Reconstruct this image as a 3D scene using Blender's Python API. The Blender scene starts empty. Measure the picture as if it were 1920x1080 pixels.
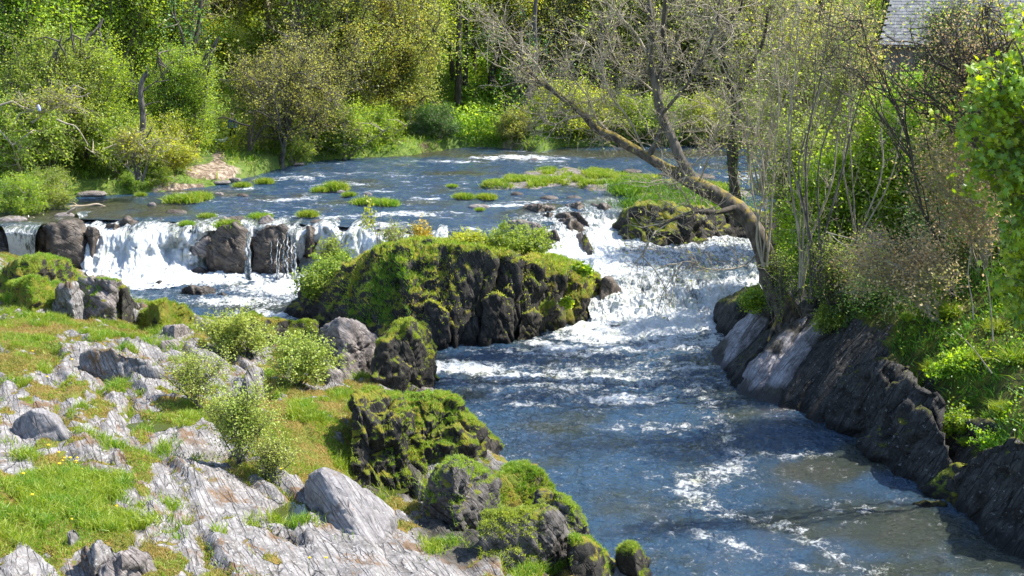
import bpy, bmesh, math, random
import numpy as np
from mathutils import Vector

# ------------------------------------------------------------------ camera, sky, sun, exposure
sc = bpy.context.scene
COL = sc.collection
CH = 12.5            # camera height above the lower river (it stands on a bridge)
PITCH = math.radians(12.0)
FPX = 2637.0         # focal length in pixels of the 1920 wide picture
cam_d = bpy.data.cameras.new('camera')
cam = bpy.data.objects.new('camera', cam_d)
COL.objects.link(cam)
cam.location = (0, 0, CH)
cam.rotation_euler = (math.pi / 2 - PITCH, 0, 0)
cam_d.sensor_width = 36.0
cam_d.lens = 36.0 * FPX / 1920.0
cam_d.clip_end = 2000
cam_d.clip_start = 0.5
sc.camera = cam

SUN_EL, SUN_AZ = math.radians(53), math.radians(72)   # azimuth from +Y towards +X
world = bpy.data.worlds.new('World')
sc.world = world
world.use_nodes = True
wn = world.node_tree
wn.nodes.clear()
wo = wn.nodes.new('ShaderNodeOutputWorld')
wb = wn.nodes.new('ShaderNodeBackground')
wsk = wn.nodes.new('ShaderNodeTexSky')
wsk.sky_type = 'NISHITA'
wsk.sun_disc = False
wsk.sun_elevation = SUN_EL
wsk.sun_rotation = SUN_AZ
wsk.air_density = 1.0
wsk.dust_density = 0.6
wsk.ozone_density = 2.0
wb.inputs['Strength'].default_value = 0.15
wn.links.new(wsk.outputs[0], wb.inputs[0])
wn.links.new(wb.outputs[0], wo.inputs[0])

sun_d = bpy.data.lights.new('sun', 'SUN')
sun_d.energy = 5.0
sun_d.angle = math.radians(0.5)
sun_d.color = (1.0, 0.95, 0.86)
sun = bpy.data.objects.new('sun', sun_d)
COL.objects.link(sun)
sdir = Vector((math.cos(SUN_EL) * math.sin(SUN_AZ), math.cos(SUN_EL) * math.cos(SUN_AZ), math.sin(SUN_EL)))
sun.rotation_euler = (-sdir).to_track_quat('-Z', 'Y').to_euler()
sun.location = (40, 30, 60)

sc.view_settings.view_transform = 'Standard'
sc.view_settings.look = 'None'
sc.view_settings.gamma = 1.0
sc.view_settings.exposure = 1.12
sc.view_settings.use_curve_mapping = False
sc.render.engine = 'CYCLES'
sc.cycles.use_denoising = True
sc.cycles.max_bounces = 6
sc.cycles.transparent_max_bounces = 4
sc.cycles.sample_clamp_indirect = 6
sc.cycles.caustics_reflective = False
sc.cycles.caustics_refractive = False

# ------------------------------------------------------------------ helpers
rng = np.random.default_rng(7)
CP, SP = math.cos(PITCH), math.sin(PITCH)

def ray(px, py):
    dx, up = px - 960.0, 540.0 - py
    return np.array([dx, FPX * CP + up * SP, -FPX * SP + up * CP])

def at_z(px, py, z):
    d = ray(px, py)
    t = (z - CH) / d[2]
    return np.array([0, 0, CH]) + d * t

def at_y(px, py, Y):
    d = ray(px, py)
    return np.array([0, 0, CH]) + d * (Y / d[1])

def to_px(x, y, z):
    """where world points fall in the photograph (used to copy the photo's patches of rock and foam onto the ground)"""
    zz = z - CH
    dep = y * CP - zz * SP
    return 960 + FPX * x / dep, 540 - FPX * (y * SP + zz * CP) / dep

def sstep(a, b, x):
    t = np.clip((x - a) / (b - a), 0, 1)
    return t * t * (3 - 2 * t)

def _hash(ix, iy, iz, seed):
    h = (ix.astype(np.uint32) * np.uint32(374761393)) ^ (iy.astype(np.uint32) * np.uint32(668265263)) ^ \
        (iz.astype(np.uint32) * np.uint32(2147483647)) ^ np.uint32(seed * 1274126177 & 0xffffffff)
    h = (h ^ (h >> np.uint32(13))) * np.uint32(1274126177)
    h = (h ^ (h >> np.uint32(16))) * np.uint32(2246822519)
    h ^= h >> np.uint32(15)
    return (h & np.uint32(0xffffff)).astype(np.float32) / 8388607.5 - 1.0

def vnoise(p, seed=0):
    p = np.asarray(p, dtype=np.float64)
    i = np.floor(p).astype(np.int64)
    f = p - i
    f = f * f * f * (f * (f * 6 - 15) + 10)
    out = 0
    for a in (0, 1):
        wa = f[:, 0] if a else 1 - f[:, 0]
        for b in (0, 1):
            wb_ = f[:, 1] if b else 1 - f[:, 1]
            for c in (0, 1):
                wc = f[:, 2] if c else 1 - f[:, 2]
                out = out + wa * wb_ * wc * _hash(i[:, 0] + a, i[:, 1] + b, i[:, 2] + c, seed)
    return out

def fbm(p, freq=1.0, octv=4, seed=0, gain=0.5, ridged=False):
    p = np.asarray(p) * freq
    s, amp, tot = 0, 1.0, 0
    for o in range(octv):
        n = vnoise(p, seed + o * 17)
        if ridged:
            n = 1 - 2 * np.abs(n)
        s = s + n * amp
        tot += amp
        amp *= gain
        p = p * 2.03 + 11.3
    return s / tot

def facets(P, freq, seed=0, stretch=(1, 1, 1)):
    """broken-rock relief: flat facets at random tilts with cracks between them"""
    q = np.asarray(P) * freq * np.array(stretch)
    c = np.floor(q).astype(np.int64)
    n = len(q)
    b1 = np.full(n, 9.0); b2 = np.full(n, 9.0); val = np.zeros(n)
    for dx in (-1, 0, 1):
        for dy in (-1, 0, 1):
            for dz in (-1, 0, 1):
                a, b, d = c[:, 0] + dx, c[:, 1] + dy, c[:, 2] + dz
                h1, h2, h3 = _hash(a, b, d, seed), _hash(a, b, d, seed + 1), _hash(a, b, d, seed + 2)
                px, py, pz = q[:, 0] - (a + .5 + .45 * h1), q[:, 1] - (b + .5 + .45 * h2), q[:, 2] - (d + .5 + .45 * h3)
                r = np.sqrt(px * px + py * py + pz * pz)
                v = .45 * _hash(a, b, d, seed + 3) + .8 * (px * h2 + py * h3 + pz * h1)
                nearer = r < b1
                b2 = np.where(nearer, b1, np.minimum(b2, r))
                val = np.where(nearer, v, val); b1 = np.where(nearer, r, b1)
    return val - .7 * np.exp(-(b2 - b1) * 14)

class MB:
    """collects vertices and faces and links them as one mesh object"""
    def __init__(s):
        s.V, s.F, s.M, s.n, s.A = [], [], [], 0, {}
    def add(s, V, F, mat=0, **attr):
        V = np.asarray(V, dtype=np.float32).reshape(-1, 3)
        F = np.asarray(F, dtype=np.int64)
        s.V.append(V); s.F.append(F + s.n); s.M.append(np.full(len(F), mat, dtype=np.int32))
        for k, v in attr.items():
            s.A.setdefault(k, []).append((s.n, np.broadcast_to(np.asarray(v, dtype=np.float32), (len(V),))))
        s.n += len(V)
        return s
    def mesh(s, name, mats, smooth=True):
        me = bpy.data.meshes.new(name)
        V = np.concatenate(s.V)
        loops = np.concatenate([f.ravel() for f in s.F])
        sizes = np.concatenate([np.full(len(f), f.shape[1], dtype=np.int32) for f in s.F])
        me.vertices.add(len(V)); me.vertices.foreach_set('co', V.ravel())
        me.loops.add(len(loops)); me.loops.foreach_set('vertex_index', loops.astype(np.int32))
        me.polygons.add(len(sizes))
        st = np.concatenate([[0], np.cumsum(sizes)[:-1]]).astype(np.int32)
        me.polygons.foreach_set('loop_start', st)
        me.polygons.foreach_set('material_index', np.concatenate(s.M))
        me.polygons.foreach_set('use_smooth', np.full(len(sizes), smooth, dtype=bool))
        me.update(calc_edges=True)
        for k, lst in s.A.items():
            arr = np.zeros(len(V), dtype=np.float32)
            for n0, v in lst:
                arr[n0:n0 + len(v)] = v
            a = me.attributes.new(k, 'FLOAT', 'POINT')
            a.data.foreach_set('value', arr)
        for m in (mats if isinstance(mats, (list, tuple)) else [mats]):
            me.materials.append(m)
        return me
    def build(s, name, mats, parent=None, smooth=True):
        o = bpy.data.objects.new(name, s.mesh(name, mats, smooth))
        COL.objects.link(o)
        if parent is not None:
            o.parent = parent
            o.location = -np.array(parent.location) if parent.get('_abs') else (0, 0, 0)
        return o

def tag(o, label=None, cat=None, group=None, kind=None):
    if label: o['label'] = label
    if cat: o['category'] = cat
    if group: o['group'] = group
    if kind: o['kind'] = kind
    return o

def empty(name, loc, label, cat, group=None, rz=0.0):
    o = bpy.data.objects.new(name, None)
    COL.objects.link(o)
    o.location = loc
    o.rotation_euler = (0, 0, rz)
    o.empty_display_size = 0.3
    return tag(o, label, cat, group)

def copy_tree(root, loc, rz=0.0, scale=1.0, label=None, group=None):
    r = root.copy(); COL.objects.link(r)
    r.location = loc; r.rotation_euler = (0, 0, rz)
    r.scale = (scale,) * 3 if np.isscalar(scale) else scale
    if label: r['label'] = label
    if group: r['group'] = group
    for ch in list(root.children):
        c = ch.copy(); COL.objects.link(c); c.parent = r
        for g in ch.children:
            d = g.copy(); COL.objects.link(d); d.parent = c
    return r

def tubes(P, R, sides=5):
    P = np.asarray(P, dtype=float); R = np.asarray(R, dtype=float)
    N, K, _ = P.shape
    T = np.gradient(P, axis=1)
    T /= np.linalg.norm(T, axis=2, keepdims=True) + 1e-9
    md = T.mean(axis=1)
    ref = np.where((np.abs(md[:, 2:3]) > 0.7), np.array([[1.0, 0.13, 0.0]]), np.array([[0.0, 0.07, 1.0]]))
    U = np.cross(T, ref[:, None, :]); U /= np.linalg.norm(U, axis=2, keepdims=True) + 1e-9
    W = np.cross(T, U)
    a = np.arange(sides) * 2 * math.pi / sides
    V = P[:, :, None, :] + R[:, :, None, None] * (np.cos(a)[None, None, :, None] * U[:, :, None, :] + np.sin(a)[None, None, :, None] * W[:, :, None, :])
    base = (np.arange(N) * K * sides)[:, None, None]
    k = (np.arange(K - 1) * sides)[None, :, None]
    j = np.arange(sides)[None, None, :]
    j2 = (j + 1) % sides
    F = np.stack([base + k + j, base + k + j2, base + k + sides + j2, base + k + sides + j], axis=-1).reshape(-1, 4)
    return V.reshape(-1, 3), F

def spline(pts, n):
    """Catmull-Rom through pts (any dimension) resampled to n points"""
    p = np.asarray(pts, dtype=float)
    p = np.vstack([2 * p[0] - p[1], p, 2 * p[-1] - p[-2]])
    m = len(p) - 3
    t = np.linspace(0, m - 1e-6, n)
    i = t.astype(int); f = (t - i)[:, None]
    a, b, c, d = p[i], p[i + 1], p[i + 2], p[i + 3]
    return 0.5 * ((2 * b) + (c - a) * f + (2 * a - 5 * b + 4 * c - d) * f ** 2 + (3 * b - a - 3 * c + d) * f ** 3)

def unit(v):
    return v / (np.linalg.norm(v, axis=-1, keepdims=True) + 1e-9)

def leaf_quads(C, size, r, width=0.34, up=0.3, axis=None):
    N = len(C)
    nrm = unit(r.normal(size=(N, 3)) + np.array([.25, -.25, up * 4]))
    A = unit(np.cross(nrm, r.normal(size=(N, 3))))
    B = unit(np.cross(A, nrm))
    s = (size * r.uniform(0.6, 1.35, N))[:, None]
    V = np.stack([C - A * s * .5, C + B * s * width + A * s * .06, C + A * s * .5, C - B * s * width + A * s * .06], axis=1)
    V[:, 1] += nrm * 0  # kite-shaped leaf
    F = np.arange(N * 4).reshape(N, 4)
    return V.reshape(-1, 3), F

PALM = []
for kk, (ang, rad) in enumerate([(-90, .28), (-50, .42), (-28, .26), (2, .55), (28, .30), (58, .62), (75, .36), (90, .72), (105, .36), (122, .62), (152, .30), (178, .55), (208, .26), (230, .42)]):
    PALM.append((rad * math.cos(math.radians(ang)), rad * math.sin(math.radians(ang))))
PALM = np.array(PALM)

def palm_leaves(C, size, r, up=1.0):
    N = len(C)
    nrm = unit(r.normal(size=(N, 3)) * 0.8 + np.array([-0.1, -0.5, up]))
    A = unit(np.cross(nrm, r.normal(size=(N, 3))) + np.array([0, 0, -0.5]))
    B = unit(np.cross(A, nrm))
    s = (size * r.uniform(0.6, 1.3, N))
    V = []
    ctr = C + nrm * (s * 0.08)[:, None]
    V.append(ctr)
    for x, y in PALM:
        V.append(C + B * (x * s)[:, None] + A * (y * s)[:, None] - nrm * (s * 0.12 * (x * x + y * y))[:, None])
    V = np.stack(V, axis=1)
    n = len(PALM)
    f = np.array([[0, 1 + i, 1 + (i + 1) % n] for i in range(n)])
    F = (np.arange(N) * (n + 1))[:, None, None] + f[None]
    return V.reshape(-1, 3), F.reshape(-1, 3)

def bez(a, b, c, K):
    t = np.linspace(0, 1, K)[None, :, None]
    return (1 - t) ** 2 * a[:, None] + 2 * t * (1 - t) * b[:, None] + t ** 2 * c[:, None]

def plant(r, base, top, cc, cr, nl=30, nt=12, tl=1.0, lpt=20, ls=0.14, r0=0.2, tmin=0.3, spread=0.2, curl=0.25,
          stems=1, sub=0, shell=0.45, droop=0.0, palm=False, twr=0.012, lw=0.34, tside=3, leafcap=None):
    """stems, limbs and twigs that fill the ellipsoid (cc, cr), leaves along the twigs. returns wood (V, F) and leaf (V, F)"""
    base, top, cc, cr = (np.asarray(q, float) for q in (base, top, cc, cr))
    H = np.linalg.norm(top - base)
    K0 = 10
    t0 = np.linspace(0, 1, K0)[None, :, None]
    bs = np.repeat(base[None], stems, 0) + (r.normal(size=(stems, 3)) * [1, 1, 0] * H * 0.04 if stems > 1 else 0)
    tp = np.repeat(top[None], stems, 0) + (r.normal(size=(stems, 3)) * cr * [0.5, 0.5, 0.25] if stems > 1 else 0)
    trunk = bs[:, None] * (1 - t0) + tp[:, None] * t0
    wob = np.cumsum(r.normal(size=(stems, K0, 3)) * H * 0.018, axis=1); wob[:, 0] = 0
    trunk = trunk + wob * [1, 1, 0.2]
    tr = r0 * (1 - 0.72 * np.linspace(0, 1, K0)[None]) * np.ones((stems, 1))
    tr[:, 0] *= 1.35
    W = [tubes(trunk, tr, 7)]
    # limbs
    si = r.integers(0, stems, nl)
    tt = r.uniform(tmin, 1, nl) * (K0 - 1.001)
    ii = tt.astype(int); ff = (tt - ii)[:, None]
    st = trunk[si, ii] * (1 - ff) + trunk[si, ii + 1] * ff
    d = unit(r.normal(size=(nl, 3)))
    rad = r.uniform(shell, 1, nl)[:, None]
    tg = cc + cr * d * rad
    L = np.linalg.norm(tg - st, axis=1, keepdims=True)
    mid = (st + tg) / 2 + r.normal(size=(nl, 3)) * L * curl * 0.5 + np.array([0, 0, 1.0]) * L * curl * 0.6
    KL = 7
    limb = bez(st, mid, tg, KL)
    limb[:, 1:-1] += r.normal(size=(nl, KL - 2, 3)) * L[:, None] * 0.03
    lr0 = np.clip(L * 0.02, r0 * 0.12, r0 * 0.4)
    lr = lr0 * (1 - 0.75 * np.linspace(0, 1, KL)[None])
    W.append(tubes(limb, lr, 5))
    # twigs
    def grow(par, cnt, ln, K, rad0, t_lo=0.2):
        N = len(par) * cnt
        pi = np.repeat(np.arange(len(par)), cnt)
        KK = par.shape[1]
        t = r.uniform(t_lo, 1, N) * (KK - 1.001)
        i = t.astype(int); f = (t - i)[:, None]
        s = par[pi, i] * (1 - f) + par[pi, i + 1] * f
        tan = unit(par[pi, i + 1] - par[pi, i])
        dr = unit(tan * 0.6 + r.normal(size=(N, 3)) * 0.75 + np.array([0, 0, 0.25 - droop]))
        l = (ln * r.uniform(0.45, 1.25, N))[:, None]
        e = s + dr * l
        m = (s + e) / 2 + r.normal(size=(N, 3)) * l * 0.16 - np.array([0, 0, droop]) * l * 0.3
        tw = bez(s, m, e, K)
        rr = np.ones((N, 1)) * rad0 * (1 - 0.7 * np.linspace(0, 1, K)[None])
        W.append(tubes(tw, rr, tside))
        return tw
    tw = grow(limb, nt, tl, 5, twr)
    if sub:
        tw2 = grow(tw, sub, tl * 0.5, 4, twr * 0.6)
        allt = [tw, tw2]
    else:
        allt = [tw]
    tw = allt[-1]
    N = len(tw) * lpt
    n0 = 0
    MBw = MB()
    for V, F in W:
        MBw.add(V, F)
    if lpt <= 0:
        return MBw, None
    if lpt < 1:
        sel = r.random(len(tw)) < lpt
        pi = np.nonzero(sel)[0]; N = len(pi)
    else:
        pi = np.repeat(np.arange(len(tw)), int(lpt)); N = len(pi)
    K = tw.shape[1]
    t = r.uniform(0.15, 1, N) * (K - 1.001)
    i = t.astype(int); f = (t - i)[:, None]
    c = tw[pi, i] * (1 - f) + tw[pi, i + 1] * f + r.normal(size=(N, 3)) * spread * [1, 1, 0.8]
    if leafcap and len(c) > leafcap:
        c = c[r.permutation(len(c))[:leafcap]]
    if palm:
        return MBw, c
    V, F = leaf_quads(c, ls, r, width=lw)
    return MBw, MB().add(V, F)

def scatter(V, F, w, n, r):
    """n random points on triangles (V, F), with per-vertex weight w"""
    a, b, c = V[F[:, 0]], V[F[:, 1]], V[F[:, 2]]
    nn = np.cross(b - a, c - a)
    ar = np.linalg.norm(nn, axis=1)
    ww = ar * np.clip(w[F].mean(axis=1), 0, None)
    cdf = np.cumsum(ww); tot = cdf[-1]
    if tot <= 0: return np.zeros((0, 3)), np.zeros((0, 3))
    idx = np.searchsorted(cdf, r.uniform(0, tot, n)).clip(0, len(F) - 1)
    u, v = r.random(n), r.random(n)
    s = u + v > 1; u[s] = 1 - u[s]; v[s] = 1 - v[s]
    p = a[idx] + (b - a)[idx] * u[:, None] + (c - a)[idx] * v[:, None]
    return p, nn[idx] / (ar[idx][:, None] + 1e-9)

def blades(P, Nn, h, w, r, lean=0.5, h_of=None):
    """grass blades: two triangles each, bent"""
    n = len(P)
    hh = (h * r.uniform(0.5, 1.3, n)) if h_of is None else h_of * r.uniform(0.6, 1.3, n)
    d = unit(np.array([0, 0, 1.0]) + Nn * 0.3 + r.normal(size=(n, 3)) * lean * [1, 1, 0.2])
    side = unit(np.cross(d, r.normal(size=(n, 3)))) * (w * r.uniform(0.7, 1.4, n))[:, None]
    m = P + d * (hh * 0.55)[:, None]
    tip = P + d * hh[:, None] + r.normal(size=(n, 3)) * (hh * 0.25)[:, None] * [1, 1, 0.3] - np.array([0, 0, 0.12]) * hh[:, None]
    V = np.stack([P - side * .5, P + side * .5, m + side * .45, m - side * .45, tip], axis=1).reshape(-1, 3)
    b = (np.arange(n) * 5)[:, None]
    return V, (b + np.array([[0, 1, 2, 3]])), (b + np.array([[3, 2, 4]]))

def grass_mb(P, Nn, h, w, r, lean=0.5, h_of=None):
    V, q, t = blades(P, Nn, h, w, r, lean, h_of)
    m = MB(); m.add(V, q); m.F.append(t.astype(np.int64)); m.M.append(np.zeros(len(t), np.int32))
    return m

def grid_mesh(X, Y, Z):
    n, m = X.shape
    V = np.stack([X, Y, Z], axis=-1).reshape(-1, 3)
    i = np.arange(n - 1)[:, None] * m + np.arange(m - 1)[None]
    F = np.stack([i, i + 1, i + m + 1, i + m], axis=-1).reshape(-1, 4)
    return V, F

def tri(F):
    return np.concatenate([F[:, [0, 1, 2]], F[:, [0, 2, 3]]])

def tps(ctrl):
    """thin-plate surface through (x, y, z) control points"""
    c = np.asarray(ctrl, float)
    n = len(c)
    def U(r2): return 0.5 * r2 * np.log(r2 + 1e-9)
    d2 = ((c[:, None, :2] - c[None, :, :2]) ** 2).sum(-1)
    A = np.zeros((n + 3, n + 3))
    A[:n, :n] = U(d2) + np.eye(n) * 0.3
    A[:n, n] = 1; A[:n, n + 1:] = c[:, :2]
    A[n, :n] = 1; A[n + 1:, :n] = c[:, :2].T
    s = np.linalg.solve(A, np.concatenate([c[:, 2], np.zeros(3)]))
    def f(x, y):
        x = np.asarray(x, float); y = np.asarray(y, float); sh = x.shape
        x = x.ravel(); y = y.ravel(); out = np.zeros(len(x))
        for k in range(0, len(x), 20000):
            xx, yy = x[k:k + 20000], y[k:k + 20000]
            d2 = (xx[:, None] - c[None, :, 0]) ** 2 + (yy[:, None] - c[None, :, 1]) ** 2
            out[k:k + 20000] = U(d2) @ s[:n] + s[n] + s[n + 1] * xx + s[n + 2] * yy
        return out.reshape(sh)
    return f

def ell(px, py, lst):
    """soft union of pixel-space ellipses (cx, cy, rx, ry, strength)"""
    m = np.zeros_like(px)
    for cx, cy, rx, ry, s in lst:
        m = np.maximum(m, s * np.exp(-1.2 * (((px - cx) / rx) ** 2 + ((py - cy) / ry) ** 2) ** 1.5))
    return m

# ------------------------------------------------------------------ materials
class NT:
    def __init__(s, name):
        s.m = bpy.data.materials.new(name); s.m.use_nodes = True
        s.t = s.m.node_tree; s.t.nodes.clear()
        s.out = s.t.nodes.new('ShaderNodeOutputMaterial')
    def n(s, typ, ins=None, **kw):
        nd = s.t.nodes.new('ShaderNode' + typ)
        for k, v in kw.items(): setattr(nd, k, v)
        for k, v in (ins or {}).items():
            if hasattr(v, 'is_output'): s.t.links.new(v, nd.inputs[k])
            else: nd.inputs[k].default_value = v
        return nd
    def math(s, op, a, b=0.0, c=0.0, clamp=False):
        return s.n('Math', {0: a, 1: b, 2: c}, operation=op, use_clamp=clamp).outputs[0]
    def mix(s, f, a, b):
        nd = s.n('Mix', data_type='RGBA')
        for idx, v in ((0, f), (6, a), (7, b)):
            if hasattr(v, 'is_output'): s.t.links.new(v, nd.inputs[idx])
            else: nd.inputs[idx].default_value = v if idx == 0 else (*v, 1) if len(v) == 3 else v
        return nd.outputs[2]
    def ss(s, x, a, b):
        nd = s.n('MapRange', {0: x, 1: a, 2: b}, interpolation_type='SMOOTHSTEP')
        return nd.outputs[0]
    def noise(s, vec, scale, detail=4, rough=0.55, dist=0.0):
        return s.n('TexNoise', {'Vector': vec, 'Scale': scale, 'Detail': detail, 'Roughness': rough, 'Distortion': dist}).outputs[0]
    def mapv(s, vec, scale=(1, 1, 1), rot=(0, 0, 0)):
        return s.n('Mapping', {0: vec, 2: rot, 3: scale}).outputs[0]
    def attr(s, name):
        return s.n('Attribute', attribute_name=name).outputs['Fac']
    def done(s, sh):
        s.t.links.new(sh, s.out.inputs[0]); return s.m

def leaf_mat(name, c1, c2, c3=None, trans=0.58, gloss=0.015, scale=0.5):
    t = NT(name)
    geo = t.n('NewGeometry')
    isl = geo.outputs['Random Per Island']
    obj = t.n('ObjectInfo').outputs['Random']
    pos = geo.outputs['Position']
    nz = t.noise(pos, scale, 3)
    col = t.mix(t.ss(nz, 0.38, 0.62), c1, c2)
    col = t.mix(t.math('MULTIPLY', t.ss(isl, 0.55, 1.0), 0.8), col, c3 or c2)
    hv = t.n('HueSaturation', {'Hue': t.math('MULTIPLY_ADD', obj, 0.02, 0.492), 'Saturation': 1.0,
                               'Value': t.math('ADD', t.math('MULTIPLY_ADD', isl, 0.36, 1.22), t.math('MULTIPLY', obj, 0.2)), 'Color': col}).outputs[0]
    d = t.n('BsdfDiffuse', {'Color': hv}).outputs[0]
    tr = t.n('BsdfTranslucent', {'Color': t.n('HueSaturation', {'Hue': 0.487, 'Saturation': 1.1, 'Value': 1.5, 'Color': hv}).outputs[0]}).outputs[0]
    m = t.n('MixShader', {0: trans, 1: d, 2: tr}).outputs[0]
    g = t.n('BsdfGlossy', {'Color': (0.9, 0.95, 1, 1), 'Roughness': 0.45}).outputs[0]
    return t.done(t.n('MixShader', {0: gloss, 1: m, 2: g}).outputs[0])

def bark_mat(name, c1, c2, moss=None, mossamt=0.0, sc_=6):
    t = NT(name)
    geo = t.n('NewGeometry'); pos = geo.outputs['Position']
    nz = t.noise(t.mapv(pos, (1, 1, 0.35)), sc_, 5, 0.65)
    col = t.mix(t.ss(nz, 0.35, 0.68), c1, c2)
    if moss:
        sep = t.n('SeparateXYZ', {0: geo.outputs['Normal']}).outputs[2]
        m = t.ss(t.math('ADD', t.math('MULTIPLY', sep, 0.35), t.noise(pos, 3, 4)), 0.75 - mossamt, 0.9 - mossamt)
        col = t.mix(m, col, moss)
    b = t.n('Bump', {'Strength': 0.8, 'Distance': 0.03, 'Height': nz}).outputs[0]
    return t.done(t.n('BsdfPrincipled', {'Base Color': col, 'Roughness': 0.9, 'Normal': b}).outputs[0])

def rock_mat(name, c_dark, c_light, moss, moss2, mossamt=0.5, spot=(0.5, 0.5, 0.48), spotamt=0.3, sdir=(0.3, 0, 0.9), sscale=5.0,
             rust=None, rustamt=0.0, rough=0.85, wet=True, bumpd=0.08):
    """layered rock: bands along the bedding, lichen spots, moss on upward faces and where the 'moss' attribute says"""
    t = NT(name)
    geo = t.n('NewGeometry'); pos = geo.outputs['Position']
    dn = t.n('VectorMath', {0: pos, 1: sdir}, operation='DOT_PRODUCT').outputs['Value']
    warp = t.noise(pos, 1.3, 3)
    s = t.math('MULTIPLY', t.math('ADD', dn, t.math('MULTIPLY', warp, 0.26)), sscale)
    comb = t.n('CombineXYZ', {0: s, 1: 0.0, 2: 0.0}).outputs[0]
    band = t.noise(comb, 1.0, 4, 0.75)
    n1 = t.noise(pos, 2.6, 8, 0.65)
    n2 = t.noise(pos, 14, 5, 0.7)
    f = t.math('ADD', t.math('MULTIPLY', band, 0.30), t.math('ADD', t.math('MULTIPLY', n1, 0.5), t.math('MULTIPLY', n2, 0.30)))
    col = t.mix(t.ss(f, 0.42, 0.66), c_dark, c_light)
    crack = t.ss(t.math('ABSOLUTE', t.math('SUBTRACT', band, 0.5)), 0.035, 0.0)
    col = t.mix(t.math('MULTIPLY', crack, 0.35), col, tuple(c * 0.4 for c in c_dark))
    wv = t.n('VectorMath', {0: pos, 1: t.n('VectorMath', {0: t.n('TexNoise', {'Vector': pos, 'Scale': 1.5, 'Detail': 4.0}).outputs[1], 3: 0.5}, operation='SCALE').outputs[0]}, operation='ADD').outputs[0]
    cd = t.n('CombineXYZ', {0: dn, 1: t.n('VectorMath', {0: wv, 1: (-.36, .93, .2)}, operation='DOT_PRODUCT').outputs['Value'], 2: t.n('SeparateXYZ', {0: wv}).outputs[2]}).outputs[0]
    vor = t.n('TexVoronoi', {'Vector': t.mapv(cd, (1.9, .22, .4)), 'Scale': 1.3}, feature='DISTANCE_TO_EDGE').outputs[0]
    vor2 = t.n('TexVoronoi', {'Vector': t.mapv(cd, (6.0, .5, 1.0)), 'Scale': 1.3}, feature='DISTANCE_TO_EDGE').outputs[0]
    ck = t.math('MAXIMUM', t.math('MULTIPLY', t.ss(vor, 0.03, 0.006), t.ss(t.noise(pos, 1.9, 3), 0.4, 0.55)), t.math('MULTIPLY', t.ss(vor2, 0.05, 0.01), t.ss(n1, 0.42, 0.6)))
    col = t.mix(t.math('MULTIPLY', ck, 0.6), col, tuple(c * 0.3 for c in c_dark))
    sp = t.ss(t.noise(pos, 9, 4, 0.7), 0.66 - 0.14 * spotamt, 0.70 - 0.1 * spotamt)
    col = t.mix(t.math('MULTIPLY', sp, min(1, spotamt * 1.6)), col, spot)
    nzz = t.n('SeparateXYZ', {0: geo.outputs['Normal']}).outputs[2]
    pz = t.n('SeparateXYZ', {0: pos}).outputs[2]
    if rust:
        rf = t.ss(t.math('ADD', t.math('MULTIPLY', band, 0.35), t.math('MULTIPLY', t.noise(pos, 0.8, 6, 0.75), 0.7)), 0.645 - rustamt * 0.2, 0.72 - rustamt * 0.2)
        col = t.mix(t.math('MULTIPLY', rf, 0.85), col, rust)
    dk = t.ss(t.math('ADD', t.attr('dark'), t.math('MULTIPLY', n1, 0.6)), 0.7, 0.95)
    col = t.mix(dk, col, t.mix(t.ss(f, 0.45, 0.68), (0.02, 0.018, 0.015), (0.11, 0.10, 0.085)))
    mn = t.noise(pos, 1.7, 7, 0.68)
    ma = t.attr('moss')
    mf = t.math('ADD', t.math('ADD', t.math('MULTIPLY', nzz, 0.42), mn), t.math('MULTIPLY_ADD', ma, 0.8, mossamt - 0.58))
    mf = t.ss(mf, 0.60, 0.72)
    mcol = t.mix(t.ss(t.noise(pos, 2.2, 5, 0.7), 0.4, 0.62), moss, moss2)
    mcol = t.mix(t.math('MULTIPLY', t.ss(t.noise(pos, 22, 4, 0.75), 0.5, 0.7), 0.5), mcol, tuple(c * 0.45 for c in moss))
    col = t.mix(mf, col, mcol)
    rg = rough
    if wet:
        # algae band and damp rock just above the water
        wl = t.math('ADD', pz, t.math('MULTIPLY', n1, -0.5))
        wf = t.ss(wl, 0.12, -0.1)
        col = t.mix(t.math('MULTIPLY', wf, 0.75), col, tuple(c * 0.35 for c in c_dark))
    h = t.math('ADD', t.math('MULTIPLY_ADD', ck, -0.5, f), t.math('MULTIPLY', t.math('MULTIPLY', t.noise(pos, 26, 4, 0.7), mf), 0.8))
    b = t.n('Bump', {'Strength': 1.0, 'Distance': bumpd, 'Height': h}).outputs[0]
    return t.done(t.n('BsdfPrincipled', {'Base Color': col, 'Roughness': rg, 'Normal': b, 'Specular IOR Level': 0.3}).outputs[0])

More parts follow.
